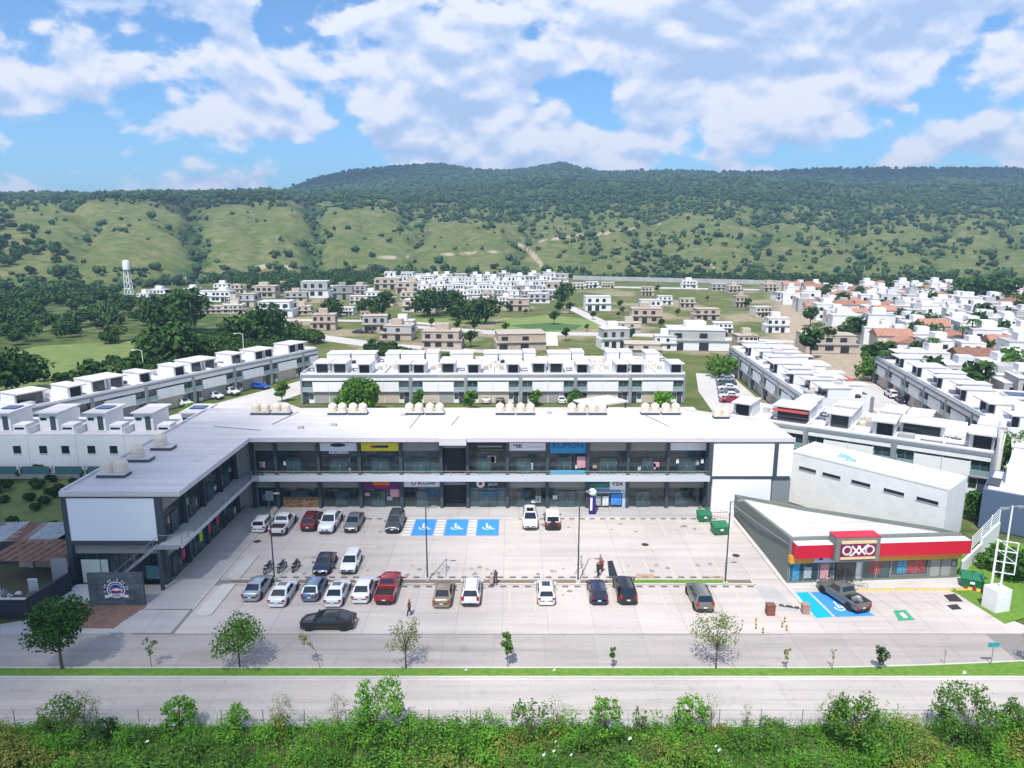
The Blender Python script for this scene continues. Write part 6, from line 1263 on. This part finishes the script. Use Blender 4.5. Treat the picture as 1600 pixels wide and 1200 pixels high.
ps_ = [o for o in COL.objects if o.get('group') == 'scrap in the yard']
for i, o in enumerate(sorted(ps_, key=lambda o: o.location.x)): o['label'] = o['label'].format(ordinal(i+1))

# ------------------------------------------------------------------ trees and shrubs
LEAF = {'dark': mat('leaf_dark',(.024,.075,.012),.75,scale=.8,col2=(.05,.13,.022),island=.35,trans=.25,spec=.2), 'mid': mat('leaf_mid',(.055,.15,.018),.75,scale=.8,col2=(.12,.24,.035),island=.35,trans=.3,spec=.2),
        'yellow': mat('leaf_yellow',(.17,.23,.035),.8,scale=.8,col2=(.28,.29,.07),island=.35,trans=.3,spec=.15), 'bright': mat('leaf_bright',(.085,.27,.018),.7,scale=.8,col2=(.19,.41,.045),island=.3,trans=.4,spec=.2), 'sage': mat('leaf_sage',(.13,.20,.04),.8,scale=.8,col2=(.23,.29,.08),island=.3,trans=.3,spec=.15),
        'wood': mat('leaf_wood',(.020,.055,.013),.85,scale=.12,col2=(.055,.11,.024),island=.4,spec=.1)}
def tree(x, y, h, cr, leaf, label, n=1400, size=.11, trunk=.09, base=.35, name='tree', cat='tree', group=None, seed=0, lobes=9, lean=(0,0), sparse=False, squash=.8, z=0, asp=.6, shell=None, spread=1.0, lob=1.0):
    r = random.Random(seed); t = thing(name, (x,y,z), label, cat, group)
    q = MB(); top = (lean[0], lean[1], h*.72); b0 = (lean[0]*.3, lean[1]*.3, h*base)
    q.path([(0,0,-.05), b0, top], [trunk, trunk*.75, trunk*.25], 7)
    cs = []; rs = []; ns = []
    for k in range(lobes):
        a = 2*math.pi*k/lobes*1.618+r.uniform(-.4,.4); rr = cr*(.28+.42*r.random())*spread if k else 0; zc = h*base+(h-h*base)*(.25+.6*((k*.618)%1))
        rr *= math.sin(math.pi*min(1,max(.15,(zc-h*base)/(h-h*base)*.9+.08)))**.5
        c = (lean[0]+rr*math.cos(a), lean[1]+rr*math.sin(a), zc); cs.append(c); rad = cr*r.uniform(.30,.58)*lob*(0.7 if sparse else 1); rs.append((rad,rad,rad*squash)); ns.append(max(6, int(n/lobes*(rad/cr/.45)**2)))
        s0 = h*base*.9+(zc-h*base)*.35; q.path([(lean[0]*.4,lean[1]*.4,s0),((c[0]+lean[0]*.4)/2,(c[1]+lean[1]*.4)/2,(zc+s0)/2+.1*h*.2),c],[trunk*.42,trunk*.28,trunk*.1],5)
        if sparse:
            for j in range(3): q.tube(c,(c[0]+r.uniform(-1,1)*rad,c[1]+r.uniform(-1,1)*rad,c[2]+r.uniform(.2,1)*rad),trunk*.1,trunk*.04,4)
    q.build('trunk', BARK, t)
    V, Fc = leaf_cards(cs, rs, ns, size, shell=shell if shell is not None else (.25 if sparse else .35), seed=seed+1, aspect=asp)
    npmesh('crown', V, Fc, LEAF[leaf], t); return t
M_ = [ # px, py base, height, crown radius, leaf, n, size, label, extras
 (96,1047,6.6,2.65,'dark',6000,.13,'big dense dark green tree on the median at the far left',dict(trunk=.14,base=.24,lobes=16)),
 (236,1044,2.7,.75,'mid',260,.10,'small sapling with few leaves on the median, second from the left',dict(trunk=.03,base=.3,sparse=True)),
 (374,1045,4.5,2.4,'mid',2600,.11,'medium spreading tree on the median left of the bent sapling',dict(trunk=.09,base=.28,lobes=14)),
 (500,1046,3.1,.75,'yellow',190,.10,'thin sapling bent to the left on the median',dict(trunk=.025,base=.55,sparse=True,lean=(-1.2,.2))),
 (634,1046,4.6,1.9,'sage',1300,.085,'airy pale tree with its shadow on the road, near the image centre',dict(trunk=.08,base=.25,lobes=16,sparse=True)),
 (793,1044,3.7,.6,'mid',560,.12,'slim upright young tree on the median at centre',dict(trunk=.035,base=.2,lobes=8,squash=1.3)),
 (958,1046,2.1,.38,'mid',220,.09,'very small young tree on the median right of centre',dict(trunk=.025,base=.4,lobes=5,squash=1.2)),
 (1119,1046,5.0,2.6,'sage',1900,.10,'spreading yellow-green tree with thin crown below the grey-brown minivan',dict(trunk=.08,base=.30,lobes=18,sparse=True)),
 (1229,1048,2.1,.35,'yellow',150,.09,'small yellowish sapling on the median right of the spreading tree',dict(trunk=.025,base=.3,lobes=5,squash=1.3)),
 (1301,1049,2.2,.35,'sage',70,.08,'almost bare thin sapling on the median',dict(trunk=.025,base=.35,sparse=True,lobes=5)),
 (1370,1050,2.5,.6,'dark',700,.09,'dark green young tree leaning right on the median',dict(trunk=.04,base=.12,lobes=7,squash=1.4,lean=(.35,0))),
 (1612,1040,3.4,1.1,'yellow',350,.10,'yellow-leaved tree cut by the right edge',dict(trunk=.05,base=.3,sparse=True)),
 (1476,1040,1.7,.2,'sage',16,.07,'bare twig of a sapling in the grass near the teal sign',dict(trunk=.02,base=.4,sparse=True,lobes=3)),
]
for i, (px, py, h, cr, lf, n, sz, lb, ex) in enumerate(M_):
    x, y = G(px, py); tree(x, y+.1, h, cr, lf, lb, n=n, size=sz, seed=40+i, group='young trees on the grass median', z=.05, **ex)
# trees and bushes among the houses
Lm = [(563,646,6.8,5.0,'mid',5000,.34,'big round bush-like tree rising behind the rear roof, left of centre'),(735,640,4.2,1.6,'mid',700,.3,'round tree behind the roof tanks'),(441,628,5.0,1.5,'mid',600,.28,'small tree at the street corner behind the roof'),(655,636,4.0,1.5,'mid',500,.28,'bush with pale flowers behind the roof tanks'),
      (300,655,3.6,1.6,'bright',900,.22,'clipped green bush beside the white crossover'),(836,634,3.6,1.5,'mid',500,.28,'garden tree before the long terrace, centre left'),(898,634,3.6,1.7,'mid',600,.28,'garden tree left of the flat pavilion'),(1035,636,3.4,2.2,'bright',900,.28,'hedge-like bush right of the flat pavilion'),
      (280,520,16,13,'wood',2600,.95,'huge dark round tree right of the water tower'),(262,575,11,11,'wood',2200,.8,'broad tree at the far edge of the meadow'),(405,545,13,10,'wood',1600,.9,'dark tree mass left of the first unfinished house'),(20,615,9,8,'wood',1200,.7,'dark tree behind the roofs at the left edge'),(200,612,7,6,'wood',1000,.6,'tree behind the roofs of the diagonal terrace'),(140,612,6,5,'wood',800,.6,'bushy tree left of the tree behind the diagonal terrace'),
      (668,494,12,8,'wood',900,.9,'dark round tree left of the round tree pair'),(700,490,11,8,'wood',900,.9,'large dark tree on the park lawn'),(718,500,9,6,'wood',700,.8,'round tree with visible trunk on the park lawn'),(740,506,9,6,'wood',700,.8,'left round tree of the pair on the park lawn'),(758,506,11,7,'wood',800,.8,'right round tree of the pair on the park lawn'),
      (575,498,9,5,'wood',500,.8,'dark tree left of the cream shell'),(598,500,13,5,'wood',600,.8,'tall dark tree behind the street bend house'),(630,440,10,14,'wood',700,1.1,'dark tree clump at the foot of the hill'),(882,478,12,6,'wood',500,.8,'dark tree right of the white cluster'),(520,495,8,6,'wood',450,.8,'green tree behind the first unfinished house'),
      (1572,745,7.0,3.6,'mid',2200,.26,'loose green tree at the right edge beside the grey-framed terrace'),(1530,812,3.8,1.9,'dark',1400,.2,'dark bush between the white block and the blue building'),(1595,905,2.8,2.6,'dark',1600,.2,'dark hedge bush at the right edge of the lawn'),(1540,890,2.0,1.1,'mid',600,.18,'round bush at the foot of the stepped white wall, left one'),(1555,880,2.4,1.0,'mid',600,.18,'round bush at the foot of the stepped white wall, right one'),
      (1130,590,5,5,'mid',700,.5,'green clump at the end of the side street'),(1362,595,6,4,'mid',700,.45,'green tree above the end of the diagonal terrace'),(1440,545,8,6,'dark',900,.6,'dark green trees in a garden of the right-hand town'),(1450,525,8,5,'dark',600,.6,'tall tree in the right-hand town'),(1570,600,9,4,'mid',500,.6,'palm-like tree among the right-hand houses')]
for i, (px, py, h, cr, lf, n, sz, lb) in enumerate(Lm):
    x, y = G(px, py); tree(x, y, h, cr, lf, lb, n=n, size=sz, seed=90+i, trunk=max(.06,h*.03), base=.08 if h < 8 else .15, lobes=14, squash=.75, name='bush' if 'bush' in lb else 'tree', cat='bush' if 'bush' in lb else 'tree')
# small trees of the right-hand town and the estate
protoT = [tree(0,-6000,7.5,3.2,'wood','x',n=140,size=.8,seed=300+k,lobes=6,trunk=.2) for k in range(4)]
def palm(seed):
    r = random.Random(seed); t = thing('palm_tree', (0,-6000,0), 'palm', 'palm tree'); MB().tube((0,0,0),(0,0,7.5),.22,.15,7).build('trunk', BARK, t); V = []; F_ = []
    for k in range(16):
        a = 2*math.pi*k/16+r.uniform(-.1,.1); l = 2.6; pts = [(0,0,7.5),(l*.5*math.cos(a),l*.5*math.sin(a),8.1),(l*math.cos(a),l*math.sin(a),7.0+r.uniform(-.4,.6))]; w = .32; px_, py_ = -math.sin(a)*w, math.cos(a)*w
        for (p0,p1,w0,w1) in ((pts[0],pts[1],.4,1),(pts[1],pts[2],1,.2)):
            n = len(V); V += [(p0[0]-px_*w0,p0[1]-py_*w0,p0[2]-.1),(p0[0]+px_*w0,p0[1]+py_*w0,p0[2]-.1),(p1[0]+px_*w1,p1[1]+py_*w1,p1[2]-.1),(p1[0]-px_*w1,p1[1]-py_*w1,p1[2]-.1)]; F_.append((n,n+1,n+2,n+3))
    npmesh('crown', V, F_, LEAF['wood'], t); return t
palms = [palm(1), palm(2)]
r = random.Random(9); TT = {}
for i in range(110):
    Y = r.uniform(150, 560); px = r.uniform(1265, 1640); x = (px-800)/FPX*K*Y
    if px < 1235+max(0,(215-Y))*1.9+20: continue
    c = copy_tree(r.choice(protoT+palms)); c.location = (x,Y,0); s = r.uniform(.7,1.3); c.scale = (s,s,s); pal = c.name.startswith('palm')
    tag_ = 'nearest us' if Y < 230 else ('half way back' if Y < 380 else 'far back')
    TT.setdefault((pal,tag_),[]).append(c); c['category'] = 'palm tree' if pal else 'tree'
for (pal, tag_), os_ in TT.items(): number_by_x(os_, ('feathery palm' if pal else 'small dark tree')+', {} from left among the right-hand town houses '+tag_, ('palms' if pal else 'small trees')+' of the right-hand town')
pl_, bl_ = [], []
for i in range(40):
    px = r.uniform(560, 1200); py = r.uniform(452, 545); x, Y = G(px, py); c = copy_tree(r.choice(protoT)); c.location = (x,Y,0); s = r.uniform(.35,.8); c.scale = (s,s,s)
    pl_.append(c)
for i in range(22):
    px = r.uniform(1490,1640); x, Y = G(px, r.uniform(462,478)); c = copy_tree(r.choice(protoT)); c.location = (x,Y,0); s = r.uniform(1.3,1.9); c.scale = (s,s,s); bl_.append(c)
number_by_x(pl_, 'small tree, {} from left on the open plots of the half-built estate', 'small trees on the plots'); number_by_x(bl_, 'large dark tree, {} from left in the belt at the back of the right-hand town', 'belt of dark trees')
for t in protoT+palms: drop(t)
# woodland mass on the left and under the hill
def woodland():
    r = np.random.default_rng(4); cs = []; rs = []; ns = []
    def scatter(n, poly, h0, h1, dens=10):
        P = [G(*p) for p in poly]; xs_ = [p[0] for p in P]; ys_ = [p[1] for p in P]; k = 0; tries = 0
        while k < n and tries < n*30:
            tries += 1; x = r.uniform(min(xs_),max(xs_)); y = r.uniform(min(ys_),max(ys_)); ins = False; j = len(P)-1
            for i in range(len(P)):
                if (P[i][1] > y) != (P[j][1] > y) and x < (P[j][0]-P[i][0])*(y-P[i][1])/(P[j][1]-P[i][1])+P[i][0]: ins = not ins
                j = i
            if not ins: continue
            h = r.uniform(h0,h1); z0 = float(terrain(x,y)[0]); k += 1
            for q in range(4):
                rad = h*r.uniform(.28,.45); cs.append((x+r.uniform(-.4,.4)*h,y+r.uniform(-.4,.4)*h,z0+h*r.uniform(.35,.65))); rs.append((rad,rad,rad*.75)); ns.append(int(dens*1.9))
    scatter(330, [(-200,560),(-200,440),(0,425),(120,440),(190,470),(245,490),(260,525),(480,520),(440,560),(235,535),(60,545)], 4, 8.5, 55)
    scatter(150, [(225,540),(430,525),(520,530),(400,560),(330,575),(240,600)], 3, 6, 60)
    scatter(160, [(330,440),(470,436),(590,432),(600,446),(470,458),(380,462)], 7, 11, 22)
    scatter(120, [(950,436),(1160,436),(1640,455),(1640,462),(1250,446)], 6, 9, 20)
    scatter(26, [(-50,850),(-50,735),(150,735),(100,790),(90,850),(60,880)], .8, 1.8, 160)
    scatter(40, [(590,545),(640,556),(720,566),(560,560)], 2, 4, 60)
    scatter(40, [(0,600),(40,575),(225,560),(230,600)], 1, 3, 40)
    V, F_ = leaf_cards(cs, rs, ns, 1.0, seed=77, shell=.5, up=.5); V4 = V.reshape(-1,4,3); c = V4.mean(1, keepdims=True); d = np.hypot(c[...,0], c[...,1]); s = np.clip(d/520, .13, .85)[...,None]*1.0; V4 = c+(V4-c)*s
    npmesh('woodland', V4.reshape(-1,3), F_, LEAF['wood'], kind='stuff'); print('woodland quads', len(F_))
woodland()

# ------------------------------------------------------------------ weeds and shrubs in front
def weeds():
    r = np.random.default_rng(21); cs = []; rs = []; ns = []; out = []
    n = 6000; x = r.uniform(-46, 46, n); y = 45.1-15*r.random(n)**1.25; hh = vnoise(x/4.5, y/3.0, 8, 3)
    for i in range(n):
        h = .62+3.4*max(0, hh[i]-.40)*1.25*(1 if y[i] < 44.6 else .8); rad = r.uniform(.35,.75)
        cs.append((x[i],y[i],h*.5-.05)); rs.append((rad,rad,h*.6)); ns.append(int(20+16*rad))
    for k in range(120):
        q = r.uniform(1.3,2.3); a = r.uniform(-45,45); b_ = r.uniform(38,44.6)
        for j in range(7): cs.append((a+r.normal()*.5,b_+r.normal()*.4,q*r.uniform(.25,.75))); rs.append((q*.33,q*.33,q*.30)); ns.append(70); x = np.append(x,a); n += 1
    V, F_ = leaf_cards(cs, rs, ns, .105, seed=5, shell=.15, up=1.1, aspect=.42)
    half = len(F_)
    kind = np.repeat(vnoise(np.array([c[0] for c in cs])/3.2, np.array([c[1] for c in cs])/2.0, 60, 3)+np.array(r.uniform(-.07,.07,n)), ns)
    Q = V.reshape(-1,4,3)
    a = Q[(kind > .45)&(kind<=.66)]; b = Q[kind > .66]; c = Q[(kind <= .45)&(kind>.36)]; d_ = Q[kind <= .36]; npmesh('weeds', d_.reshape(-1,3), np.arange(len(d_)*4).reshape(-1,4), LEAF['mid'], kind='stuff')
    for nm, q, lf in (('weeds',a,'bright'),('weeds',b,'yellow'),('weeds',c,'mid')): npmesh(nm, q.reshape(-1,3), np.arange(len(q)*4).reshape(-1,4), LEAF[lf], kind='stuff')
    # upright blades
    m = 14000; bx = r.uniform(-46,46,m); by = r.uniform(30,45.1,m); h = r.uniform(.5,1.5,m)*(.5+vnoise(bx/3,by/3,15)); a = r.uniform(0,6.28,m); lx = r.normal(size=m)*.22; ly = r.normal(size=m)*.22; w = .022
    p0 = np.stack([bx-np.cos(a)*w,by-np.sin(a)*w,0*h],-1); p1 = np.stack([bx+np.cos(a)*w,by+np.sin(a)*w,0*h],-1); p2 = np.stack([bx+lx*h+np.cos(a)*w*.3,by+ly*h+np.sin(a)*w*.3,h],-1); p3 = np.stack([bx+lx*h-np.cos(a)*w*.3,by+ly*h-np.sin(a)*w*.3,h],-1)
    npmesh('tall_grass', np.stack([p0,p1,p2,p3],1).reshape(-1,3), np.arange(m*4).reshape(-1,4), LEAF['bright'], kind='stuff'); print('weeds', half)
weeds()
MB().prism([(-60,20),(60,20),(60,45.28),(-60,45.28)], -.09, -.02).build('weedy_ground', mat('weedy_soil',(.05,.075,.02),1,var=.4,scale=.8,col2=(.10,.10,.05)), kind='structure')
S_ = [(590,1165,4.0,2.1,'bright',4200,.11,'tall leafy bright green shrub left of centre, reaching over the grass median'),(945,1160,2.9,1.2,'bright',1500,.11,'bright green shrub right of centre in front of the fence'),(1080,1158,3.0,1.2,'bright',1700,.11,'bright green shrub in front of the fence below the spreading tree'),(1335,1170,3.1,1.9,'mid',3600,.11,'dense rounded green shrub at right with pale twigs behind'),(1510,1165,3.4,2.2,'mid',3600,.11,'wide dark green shrub near the right edge'),(1590,1150,2.3,1.2,'mid',1300,.11,'green shrub cut by the right edge'),
      (285,1145,2.3,1.2,'bright',1300,.13,'leafy bright shrub with big leaves at left before the fence'),(377,1140,2.0,.8,'bright',700,.11,'small leafy shrub between the big-leaved shrub and the grey feathery one'),(100,1150,2.5,1.5,'mid',1500,.10,'loose dark green shrub at far left before the fence'),(170,1160,1.6,.8,'dark',700,.10,'low dark shrub right of the grey feathery shrub at left'),(830,1160,2.6,1.5,'mid',1100,.10,'tangled shrub with bare grey twigs at centre'),(1000,1150,1.8,.6,'mid',350,.09,'thin leafy stem cluster right of the centre shrub')]
SP = [(135,1150,3.2,1.5,'sage',1100,'feathery grey-green shrub at left overlapping the near road'),(440,1145,2.8,1.3,'sage',800,'feathery grey-green shrub left of the tall bright shrub'),(530,1150,3.2,.9,'sage',500,'sparse twiggy shrub touching the tall bright shrub'),(1300,1155,3.4,1.6,'sage',900,'pale twiggy shrub left of the dense rounded shrub'),(1110,1145,3.0,.8,'sage',140,'almost bare purple-brown twigs right of the bright shrub'),(870,1155,3.2,1.2,'sage',300,'bare pale branches in front of the fence at centre'),(1165,1150,2.4,.6,'sage',120,'thin bare stem in front of the fence at right of centre'),(1420,1195,2.2,1.9,'sage',1500,'grey-green feathery clump at lower right'),(1080,1200,1.9,1.6,'sage',1200,'grey-green feathery clump at the bottom edge right of centre'),(1015,1200,2.0,1.5,'sage',1000,'pale feathery weeds at the bottom edge beside the litter'),(490,1200,1.6,1.5,'mid',1000,'dark leafy weeds at the bottom edge left of centre')]
for i, (px, py, h, cr, lf, n, sz, lb) in enumerate(S_):
    x, y = G(px, py); y = min(y, 44.6); tree(x, y, h*1.28, cr, lf, lb, n=int(n*1.2), size=sz, seed=500+i, trunk=.045, base=.06, lobes=24, name='shrub', cat='shrub', squash=.9, shell=.1, spread=1.35, lob=.72)
for i, (px, py, h, cr, lf, n, lb) in enumerate(SP):
    x, y = G(px, py); y = min(y, 44.9); tree(x, y, h*1.15, cr, lf, lb, n=n, size=.085, seed=600+i, trunk=.035, base=.10, lobes=14, sparse=True, name='shrub', cat='shrub', squash=1.1, asp=.3)
r = random.Random(31)
for i, (px, py) in enumerate(((868,1165),(872,1172),(865,1180),(850,1185),(848,1190),(868,1193),(892,1186),(984,1160),(1118,1172),(1124,1178),(1440,1162),(6,1158),(230,1165),(866,1048),(728,1048),(1507,1052))):
    x, y = G(px, py, .5 if py > 1100 else .06); t = thing('litter', (x,y,.75 if py > 1100 else .07), f'scrap of {"pinkish" if i == 1 else "white"} litter {["among the weeds at the bottom centre","on the grass median"][0 if py > 1100 else 1]}' + ('' if 1 <= py else ''), 'litter', 'scraps of litter')
    w = r.uniform(.07,.17); MB().add([(-w,-w*.6,0),(w*.3,-w,.1),(w,w*.2,.03),(.1,w,.12),(-w*.7,w*.5,.04),(0,0,.16)],[(0,1,5),(1,2,5),(2,3,5),(3,4,5),(4,0,5)]).build('scrap', WPAINT if i != 1 else POSTER[1], t)
# earth heap and pale patch in the weeds
print('objects', len(bpy.data.objects))

# ------------------------------------------------------------------ the air
def haze():
    m = bpy.data.materials.new('haze'); m.use_nodes = True; nt = m.node_tree; nt.nodes.clear(); o = nt.nodes.new('ShaderNodeOutputMaterial'); v = nt.nodes.new('ShaderNodeVolumePrincipled')
    v.inputs['Color'].default_value = (.46,.70,1,1); v.inputs['Density'].default_value = HAZE_D; v.inputs['Anisotropy'].default_value = 0.2; nt.links.new(v.outputs[0], o.inputs['Volume'])
    MB().box(-5600,5600,-200,4200,-3,260).build('haze', m, kind='stuff')
# clouds overhead, out of frame, whose shadows lie on the left of the car park and on the far ridge
def cloud(gx, gy, alt, rx, ry, rz, seed, dens, gz=0):
    """cumulus with a flat base, standing where its shadow falls round the ground point (gx, gy)"""
    r = random.Random(seed); k = (alt-gz)/SUN_DIR.z; c = Vector((gx+SUN_DIR.x*k, gy+SUN_DIR.y*k, alt))
    bm = bmesh.new(); bmesh.ops.create_icosphere(bm, subdivisions=5, radius=1)
    P = np.array([v.co[:] for v in bm.verts]); n1 = vnoise(P[:,0]*2.2+5+seed, P[:,1]*2.2+P[:,2]*1.3, seed, 5)
    for v, q in zip(bm.verts, n1):
        f = .72+.55*q; v.co = Vector((v.co.x*f*rx, v.co.y*f*ry, (v.co.z*f*rz) if v.co.z > 0 else v.co.z*rz*.15))
    me = bpy.data.meshes.new('cloud'); bm.to_mesh(me); bm.free(); me.polygons.foreach_set('use_smooth', [True]*len(me.polygons))
    m = bpy.data.materials.new('cloud_vapour'); m.use_nodes = True; nt = m.node_tree; N = nt.nodes; L = nt.links; N.clear()
    out = N.new('ShaderNodeOutputMaterial'); ms = N.new('ShaderNodeMixShader'); tr = N.new('ShaderNodeBsdfTransparent'); df = N.new('ShaderNodeBsdfTranslucent'); df.inputs[0].default_value = (.9,.9,.92,1)
    tc = N.new('ShaderNodeTexCoord'); mp = N.new('ShaderNodeMapping'); mp.inputs['Scale'].default_value = (1/rx,1/ry,0); L.new(tc.outputs['Object'], mp.inputs[0])
    ln = N.new('ShaderNodeVectorMath'); ln.operation = 'LENGTH'; L.new(mp.outputs[0], ln.inputs[0]); no = N.new('ShaderNodeTexNoise'); no.inputs['Scale'].default_value = 3; L.new(mp.outputs[0], no.inputs['Vector'])
    ad = N.new('ShaderNodeMath'); ad.operation = 'MULTIPLY_ADD'; L.new(no.outputs[0], ad.inputs[0]); ad.inputs[1].default_value = .5; L.new(ln.outputs['Value'], ad.inputs[2])
    mr = N.new('ShaderNodeMapRange'); mr.interpolation_type = 'SMOOTHSTEP'; L.new(ad.outputs[0], mr.inputs[0]); mr.inputs[1].default_value = .55; mr.inputs[2].default_value = 1.12; mr.inputs[3].default_value = dens; mr.inputs[4].default_value = 0
    L.new(mr.outputs[0], ms.inputs[0]); L.new(tr.outputs[0], ms.inputs[1]); L.new(df.outputs[0], ms.inputs[2]); L.new(ms.outputs[0], out.inputs[0]); me.materials.append(m)
    o = link('cloud', me, None, c, kind='structure'); return o
cloud(-80, 60, 460, 94, 64, 26, 3, .92)
cloud(-560, 2300, 820, 560, 560, 120, 5, .7, 150)
cloud(1150, 2350, 820, 900, 560, 120, 8, .75, 150)
cloud(-420, 900, 520, 200, 160, 60, 11, .35, 80)
HAZE_D = 0.00023
haze()
for o in list(bpy.data.objects):
    if '_o' in o.keys(): del o['_o']
